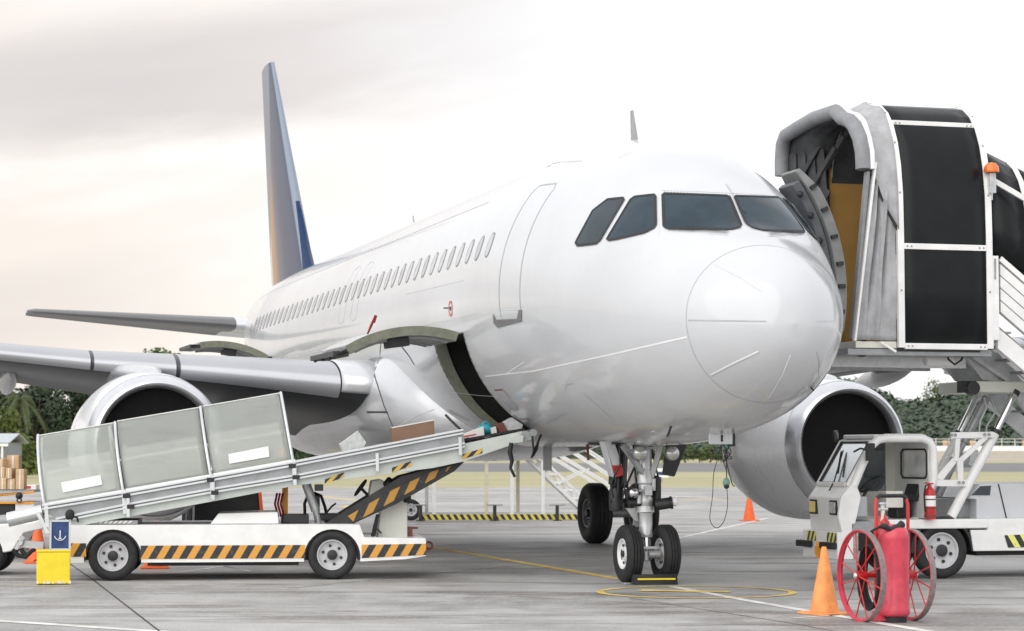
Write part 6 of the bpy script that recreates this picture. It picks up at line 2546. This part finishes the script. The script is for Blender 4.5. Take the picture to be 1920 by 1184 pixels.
for yy, mt in ((.16, 'lamp_glass'), (.84, 'yellow_lens')):
    z = S(1565, 953, .1)[1]
    l = MB().box(Pl[0] - .012, Pl[0] + .03, yy - .02, yy + .22, z - .10, z + .10).build('headlight', 'black_seal', STAIR, bevel=.01)
    MB().box(Pl[0] - .022, Pl[0] - .013, yy + .0, yy + .2, z - .075, z + .075).build('lens', mt, l, bevel=.01)
bx0, bx1 = S(1570, 1020)[0], S(1600, 1020)[0]
bz0, bz1 = S(1570, 1050)[1], S(1570, 997)[1]
MB().box(bx0, bx1, -.005, CW_ + .06, bz0, bz1 - .01).build('bumper', 'white_paint', STAIR, bevel=.012)
for yy in (.03, .72):
    MB().box(bx0 - .008, bx0 - .003, yy, yy + .30, bz1 - .15, bz1 - .02).build('hazard_sticker', 'haz_bumper', STAIR)
for yy in (.0, .82):
    MB().box(bx0 - .09, bx0 - .004, yy, yy + .42, bz1 - .24, bz1 - .152).build('buffer', 'rubber', STAIR, bevel=.015)
m = MB().box(bx0 - .06, bx0 - .002, .52, .62, bz0 + .05, bz0 + .16)
m.cyl((bx0 - .04, .57, bz0 + .0), (bx0 - .04, .57, bz0 + .22), .025, n=12)
m.build('tow_hitch', 'orange_paint', STAIR)
# steering wheel, dash, seat
x, z = S(1632, 908, .55)
m = MB()
m.torus((x, .55, z), (-.62, 0, .78), .17, .014, 36, 8)
m.cyl((x, .55, z), (x - .16, .55, z - .25), .022, n=10)
m.bar((x - .13, .55, z - .10), (x + .13, .55, z + .10), .02, .02)
m.build('steering_wheel', 'black_plastic', STAIR)
m = MB().box(xf0 + .08, xf0 + .26, .1, CW_ - .02, zb_ + .02, S(1610, 930, .5)[1])
m.build('dashboard', 'aircraft_grey', STAIR, bevel=.03)
m = MB()
sx = S(1712, 940, .5)[0]
m.bar((sx - .34, .55, zb_ + .30), (sx + .02, .55, zb_ + .27), .42, .09)
m.bar((sx + .0, .55, zb_ + .27), (sx + .11, .55, zb_ + .62), .40, .08, up=(1, 0, 0))
m.box(sx - .3, sx - .05, .4, .7, zb_ + .0, zb_ + .26)
m.build('seat', 'black_plastic', STAIR, bevel=.025)
MB().bar((sx + .13, .55, zb_ + .70), (sx + .16, .55, zb_ + .86), .28, .07, up=(1, 0, 0)).build('headrest', 'black_plastic', STAIR, bevel=.02)
m = MB().box(S(1656, 945, .4)[0], S(1688, 945, .4)[0], .3, .5, S(1660, 952, .4)[1], S(1660, 921, .4)[1])
m.build('document_box', 'carton_white', STAIR, bevel=.01)
# mirrors
m = MB()
x, z = S(1631, 848, -.12)
m.box(x - .065, x + .065, -.15, -.11, z - .12, z + .12)
m.tube([(x - .05, -.12, z + .03), (x - .13, -.1, z + .05), (x - .2, -.03, z + .0)], .016, 6)
m.build('wing_mirror', 'black_plastic', STAIR, bevel=.015)
m = MB()
x, z = S(1567, 818, CW_ + .15)
m.lathe([(.0, -.02), (.08, -.015), (.085, .01), (.0, .03)], (x, CW_ + .15, z), (.6, -.6, 0), 20)
m.tube([(x, CW_ + .15, z), (x + .03, CW_ + .12, z - .13), (x + .12, CW_, z - .2)], .014, 6)
m.build('wing_mirror', 'black_plastic', STAIR)

# hand extinguisher strapped behind the cab
p = Vector(ST.P(1744, 972, -.07))
w_ = ST.p + ST.x * p.x + ST.y * p.y
ex = thing('hand_extinguisher', 'red hand fire extinguisher with white label standing behind the truck cab', 'fire extinguisher', (w_.x, w_.y, zd + .002), SA)
hgt = S(1744, 916, -.07)[1] - zd
MB().lathe([(.0, 0), (.074, .004), (.078, .02), (.078, hgt - .08), (.06, hgt - .02), (.03, hgt + .01), (.028, hgt + .03), (0, hgt + .03)], (0, 0, 0), (0, 0, 1), 28).build('cylinder', 'red_paint', ex)
MB().lathe([(.0795, hgt * .42), (.0795, hgt * .76)], (0, 0, 0), (0, 0, 1), 28, close=False).build('label_band', 'strip_white', ex)
m = MB()
m.lathe([(.0805, hgt * .34), (.083, hgt * .345), (.083, hgt * .375), (.0805, hgt * .38)], (0, 0, 0), (0, 0, 1), 28)
m.lathe([(.0805, hgt * .62), (.083, hgt * .625), (.083, hgt * .655), (.0805, hgt * .66)], (0, 0, 0), (0, 0, 1), 28)
m.lathe([(.0805, .03), (.083, .035), (.083, .055), (.0805, .06)], (0, 0, 0), (0, 0, 1), 28)
m.build('strap', 'rust_brown', ex)
m = MB()
m.cyl((0, 0, hgt + .02), (0, 0, hgt + .06), .02, n=12)
m.bar((-.07, 0, hgt + .07), (.05, 0, hgt + .06), .025, .02)
m.build('valve_handle', 'red_paint', ex)
MB().tube([(-.02, -.01, hgt + .05), (-.08, -.03, hgt + .03), (-.10, -.03, hgt - .08), (-.09, -.03, .1)], .011, 8).build('hose', 'rubber', ex)
# ================================================================== small things on the apron
# wheeled extinguisher
EA = R(20)
EF = Fr(G(1673, 1166), EA)
EX = thing('wheeled_extinguisher', 'faded red wheeled fire extinguisher with tall spoked wheels', 'fire extinguisher', (EF.p.x, EF.p.y, 0), EA)
rw = .468
hwd = .285
for s in (-1, 1):
    x = s * hwd
    y = .12
    m = MB()
    m.lathe([(rw, -.032), (rw, .032), (rw - .012, .032), (rw - .016, .006), (rw - .03, .004), (rw - .03, -.004), (rw - .016, -.006), (rw - .012, -.032)], (x, y, rw), (1, 0, 0), 64, close=True)
    wo = m.build('wheel', 'red_faded', EX, sharp=30)
    m = MB()
    m.lathe([(rw + .001, -.031), (rw + .005, -.029), (rw + .005, .029), (rw + .001, .031)], (x, y, rw), (1, 0, 0), 64, close=True)
    m.build('rim_band', 'worn_tread', wo)
    m = MB()
    for k in range(12):
        a = 2 * math.pi * k / 12 + .15
        q = .045 if k % 2 else -.045
        a2 = a + .12
        m.cyl((x + q, y + .03 * math.cos(a), rw + .03 * math.sin(a)), (x, y + (rw - .018) * math.cos(a2), rw + (rw - .018) * math.sin(a2)), .0075, n=6)
    m.build('spokes', 'red_paint', wo)
    m = MB()
    m.cyl((x - .06, y, rw), (x + .06, y, rw), .042, n=16)
    m.cyl((x - .075, y, rw), (x + .075, y, rw), .055, n=16) if False else None
    m.build('hub', 'red_paint', wo)
    MB().ball((x + s * .07, y, rw), .03, 12, 8, (.6, 1, 1)).build('hub_cap', 'aluminium', wo)
m = MB().cyl((-hwd, .12, rw), (hwd, .12, rw), .022, n=12)
m.build('axle', 'red_paint', EX)
rc = .152
zc_top = EF.L(1673, 985, -.1)[1]
m = MB().lathe([(0, .06), (rc - .02, .06), (rc, .08), (rc + .004, .10), (rc + .004, .13), (rc, .15), (rc, zc_top - .14), (rc + .003, zc_top - .12), (rc - .012, zc_top - .06), (rc * .72, zc_top - .02), (rc * .3, zc_top + .005), (.0, zc_top + .01)], (0, -.05, 0), (0, 0, 1), 40)
m.build('cylinder', 'red_faded', EX, sharp=60)
m = MB()
m.lathe([(.0, 0), (rc - .03, 0), (rc - .03, .06), (0, .06)], (0, -.05, 0), (0, 0, 1), 32)
m.build('foot_ring', 'rubber', EX)
MB().slab([(-.26, -.02, .012), (-.06, -.10, .012), (-.02, -.02, .10), (-.2, .06, .10)], .012).build('foot_plate', 'red_faded', EX)
# push handle
zt_h = EF.L(1672, 930, .14)[1]
xl, xr_ = EF.L(1641, 960, .14)[0], EF.L(1701, 960, .14)[0]
m = MB()
m.tube([(xl, .12, rw - .1), (xl, .13, zt_h - .08), (xl + .02, .14, zt_h - .02)], .018, 10)
m.tube([(xr_ - .02, .14, zt_h - .02), (xr_, .13, zt_h - .08), (xr_, .12, rw - .1)], .018, 10)
m.bar((xl, .12, .72), (xr_, .12, .72), .02, .05)
m.build('push_frame', 'red_paint', EX)
MB().tube([(xl + .018, .14, zt_h - .028), (xl + .05, .14, zt_h), (xr_ - .05, .14, zt_h), (xr_ - .018, .14, zt_h - .028)], .022, 10).build('grip', 'black_plastic', EX)
# gas bottle, valve, hose
gx = EF.L(1658, 980, .2)[0]
zg = EF.L(1658, 968, .2)[1]
MB().lathe([(0, .2), (.09, .22), (.095, .3), (.095, zg - .14), (.07, zg - .06), (.035, zg - .01), (.03, zg + .02), (0, zg + .02)], (gx, .23, 0), (0, 0, 1), 28).build('gas_bottle', 'red_paint', EX)
m = MB()
m.cyl((gx, .23, zg + .02), (gx, .23, zg + .11), .022, n=12)
m.cyl((gx - .05, .22, zg + .07), (gx + .05, .22, zg + .07), .016, n=10)
m.cyl((gx, .23, zg + .12), (gx, .23, zg + .14), .04, n=14)
vv = m.build('valve', 'aluminium', EX)
MB().slab([(gx - .06, .19, zg - .10), (gx - .03, .19, zg - .10), (gx + .0, .19, zg + .06), (gx - .03, .19, zg + .06)], .003).build('paper_tag', 'carton_white', vv)
m = MB()
x0_, z0_ = EF.L(1652, 988, -.12)
x1_, z1_ = EF.L(1692, 986, -.12)
m.tube([(x0_, -.12, z0_ + .01), (x0_ + .05, -.13, z0_ + .0), (x0_ + .1, -.13, z0_ - .03), (x1_ - .05, -.13, z1_ - .01), (x1_, -.12, z1_ + .02)], [.03, .036, .03, .034, .04], 10)
m.build('nozzle', 'black_plastic', EX)
m = MB()
for k in range(4):
    xx = -hwd + .075 + k * .026
    rr_ = .33 - .012 * k
    m.tube([(xx + .004 * math.sin(a * 3), .12 + rr_ * .62 * math.cos(a), rw - .02 + rr_ * math.sin(a)) for a in np.linspace(0, 2 * math.pi, 40, endpoint=False)], .014, 8, closed=True)
m.tube([(x0_, -.10, z0_), (x0_ - .06, -.02, z0_ - .05), (-hwd + .12, .05, rw + .3)], .014, 8)
m.build('hose', 'rubber', EX)


# cones
def cone(px, py, m, label, h=.72, dirt=True):
    c = G(px, py)
    t = thing('traffic_cone', label, 'traffic cone', (c.x, c.y, 0), R(rng.uniform(0, 40)), 'orange traffic cones')
    b = .215
    ba = MB().rings([[(-b, -b, 0), (b, -b, 0), (b, b, 0), (-b, b, 0)], [(-b * .97, -b * .97, .028), (b * .97, -b * .97, .028), (b * .97, b * .97, .028), (-b * .97, b * .97, .028)]])
    ba.build('base', m, t, bevel=.012)
    MB().lathe([(.158, .029), (.150, .06), (.03, h - .02), (.022, h), (.015, h), (.012, h - .03)], (0, 0, 0), (0, 0, 1), 32).build('body', m, t)
    return t


cone(1546, 1152, 'cone_orange', 'large pale orange traffic cone beside the red wheeled extinguisher')
cone(1405, 977, 'cone_red', 'distant bright orange traffic cone standing alone below the engine inlet')
cone(290, 1066, 'cone_red', 'red orange traffic cone seen under the belt loader between its wheels')
cone(70, 1056, 'cone_red', 'red orange traffic cone behind the blue case and yellow box')

# wheel chock in front of the nose wheels
CF = Fr(G(1234, 1097), R(15.7) - R(8))
ck = thing('wheel_chock', 'long black rubber chock with a yellow strip against the nose wheels', 'chock', (CF.p.x, CF.p.y, 0), R(8))
x0_, x1_ = CF.L(1189, 1090)[0], CF.L(1271, 1090)[0]
MB().rings([[(x, -.01, 0), (x, .20, 0), (x, .15, .13), (x, .04, .135)] for x in (x0_, x0_ + .004, x1_ - .004, x1_)]).build('body', 'rubber', ck, bevel=.012)
MB().bar((x0_ + .05, .012, .075), (x1_ - .03, .012, .075), .012, .022).build('yellow_strip', 'yellow_paint', ck)
MB().tube([(x0_, .1, .02), (x0_ - .06, .06, .015), (x0_ - .1, .1, .012), (x0_ - .02, .16, .012), (x0_ - .14, .2, .012)], .012, 6).build('rope', 'steel_grey', ck)

# headset cable hanging from the power panel
p0 = Vector(PLANE.location)


def ac2w(p):
    return Vector((CY * p[0] - SY * p[1] + p0.x, SY * p[0] + CY * p[1] + p0.y, p[2]))


vq = ac2w((pp.x + .12, 2.47, 1.9))
vd = vq.y
hc = thing('interphone_cable', 'thin dark headset cable looping down from the panel below the nose', 'cable', (vq.x, vq.y, 0))
OFF = Vector((vq.x, vq.y, 0))


def cabl(pxs, r, name='cord', m='wire_black', n=60):
    P = [Q(*p, vd) - OFF for p in pxs]
    # smooth curve through the points
    o = []
    for i in range(len(P) - 1):
        a, b, c, d = P[max(i - 1, 0)], P[i], P[i + 1], P[min(i + 2, len(P) - 1)]
        for k in range(6):
            t = k / 6
            o.append(.5 * (2 * b + (c - a) * t + (2 * a - 5 * b + 4 * c - d) * t * t + (3 * b - a - 3 * c + d) * t ** 3))
    o.append(P[-1])
    return MB().tube(o, r, 6).build(name, m, hc)


cabl([(1362, 826), (1363, 850), (1362, 880), (1363, 905)], .007)
cabl([(1366, 830), (1360, 852), (1366, 882), (1373, 908), (1378, 912)], .007)
cabl([(1352, 834), (1345, 862), (1338, 890), (1336, 930), (1331, 968), (1335, 984), (1345, 990), (1357, 978), (1364, 950), (1363, 916)], .005)
m = MB()
c = Q(1362, 837, vd) - OFF
m.ball(c, .045, 12, 8, (1, .8, 1.2))
m.build('coiled_lead', 'green_plastic', hc)
m = MB()
for k in range(7):
    c2 = Q(1360 + (k % 3) * 3, 838 + k * 4, vd) - OFF
    m.torus(c2, (rng.uniform(-1, 1), rng.uniform(-1, 1), .4), .045, .006, 18, 5)
m.build('cable_coil', 'wire_black', hc)
c = Q(1362, 905, vd) - OFF
MB().ball(c, .05, 14, 10, (.9, .8, 1.15)).build('headset_plug', 'green_plastic', hc)
MB().ball(c + Vector((.0, -.01, -.045)), .035, 12, 8).build('plug_tip', 'black_plastic', hc)

# ================================================================== towable steps beyond the fuselage
TS = Fr(G(925, 977), R(4))
ts = thing('mobile_steps', 'white towable boarding steps with striped base bar beyond the fuselage', 'mobile stairs', (TS.p.x, TS.p.y, 0), R(4))


def T(px, py, y=0.):
    return TS.L(px, py, y)


xl, zl0 = T(786, 975)
xr2 = T(1088, 972)[0]
zb0, zb1 = T(925, 975)[1], T(925, 965)[1]
MB().box(xl, xr2, 0, .1, zb0, zb1).build('striped_bar', 'haz_yellow', ts)
MB().box(xl, xr2, 2.2, 2.3, zb0, zb1).build('base_bar', 'post_white', ts)
for px, m, y in ((775, 'post_white', 1.4), (814, 'post_white', .05), (912, 'post_cream', .05), (960, 'post_white', .05), (971, 'post_cream', 2.2), (1018, 'post_white', .05), (800, 'post_white', 2.2)):
    x = T(px, 900, y)[0]
    MB().box(x - .045, x + .045, y - .03, y + .05, zb1 + .003 if px != 775 else .3, T(px, 860, y)[1]).build('post', m, ts)
xd1 = T(1022, 860)[0]
m = MB()
m.box(T(775, 860)[0], xd1, -.02, 2.3, T(900, 861)[1], T(900, 857)[1])
m.build('platform', 'steel_grey', ts)
m = MB()
for yy in (0, 2.25):
    for z in (.55, 1.05):
        m.cyl((T(775, 860)[0], yy, T(900, 857)[1] + z), (xd1 - .4, yy, T(900, 857)[1] + z), .025, n=8)
    for k in range(5):
        x = T(775, 860)[0] + (xd1 - .4 - T(775, 860)[0]) * k / 4
        m.cyl((x, yy, T(900, 857)[1]), (x, yy, T(900, 857)[1] + 1.07), .025, n=8)
m.build('platform_railing', 'post_white', ts)
for px in (788, 927, 1044):
    x, _ = T(px, 985)
    m = MB()
    m.cyl((x, -.12, .02), (x, -.12, T(px, 948)[1]), .045, n=12)
    m.cyl((x, -.12, .0), (x, -.12, .02), .12, n=16)
    m.build('jack', 'dark_metal', ts)
    m = MB().cyl((x - .2, -.12, T(px, 947)[1]), (x + .2, -.12, T(px, 947)[1]), .018, n=8)
    m.build('jack_handle', 'steel_grey', ts)
wheel(ts, (T(771, 968)[0], .5, .27), (0, 1, 0), .27, .16, .16, 'rim_white', (-1,), False)
wheel(ts, (T(771, 968)[0], 1.9, .27), (0, 1, 0), .27, .16, .16, 'rim_white', (1,), False)
m = MB().cyl((T(771, 968)[0], .5, .27), (T(771, 968)[0], 1.9, .27), .05, n=10)
m.build('axle', 'dark_metal', ts)
# the flight going down to the right and away
ya, yb2 = .2, 1.25
a0, a1 = Vector(TS.P(988, 858, ya)), Vector(TS.P(1098, 962, ya))
dvec = a1 - a0
for yy in (0, yb2 - ya):
    m = MB()
    m.bar(a0 + Vector((0, yy, 0)), a1 + Vector((0, yy, 0)), .04, .08)
    m.build('stringer', 'post_white', ts)
for k in range(7):
    p = a0 + dvec * ((k + .5) / 7)
    sp = MB().box(p.x - .04, p.x + .22, ya, yb2, p.z + .05, p.z + .08)
    sp.build('step', 'strip_white', ts)
    for yq in (.35, .75):
        MB().bar((p.x - .06 + yq * .5, ya + yq, p.z + .10), (p.x + .16 + yq * .5, ya + yq, p.z - .12), .05, .06).build('step_bracket', 'strip_white', ts)
u0, u1 = Vector(TS.P(1026, 855, ya)), Vector(TS.P(1140, 940, ya))
for yy in (0, yb2 - ya):
    for (q0, q1) in (((1030, 853), (1150, 925)), ((1046, 850), (1160, 918)), ((1062, 838), (1175, 910)), ((1095, 838), (1190, 900))):
        MB().bar(Vector(TS.P(*q0, ya)) + Vector((0, yy, 0)), Vector(TS.P(*q1, ya)) + Vector((0, yy, 0)), .05, .05).build('hand_rail', 'post_white', ts)
for f in (.15, .5, .85):
    p = a0 + dvec * f
    for yy in (0, yb2 - ya):
        MB().bar(p + Vector((.0, yy, 0)), p + Vector((.85, yy, .42)), .04, .04).build('rail_support', 'post_white', ts)
m = MB()
for px in (1090, 1110):
    x, z = T(px, 940, .3)
    m.cyl((x, .3, .05), (x, .3, z), .04, n=8)
    m.cyl((x, .25, .08), (x, .35, .08), .08, n=14)
m.bar(TS.P(1060, 966, .1), TS.P(1118, 966, .1), .06, .05)
m.build('landing_leg', 'strut_grey', ts)
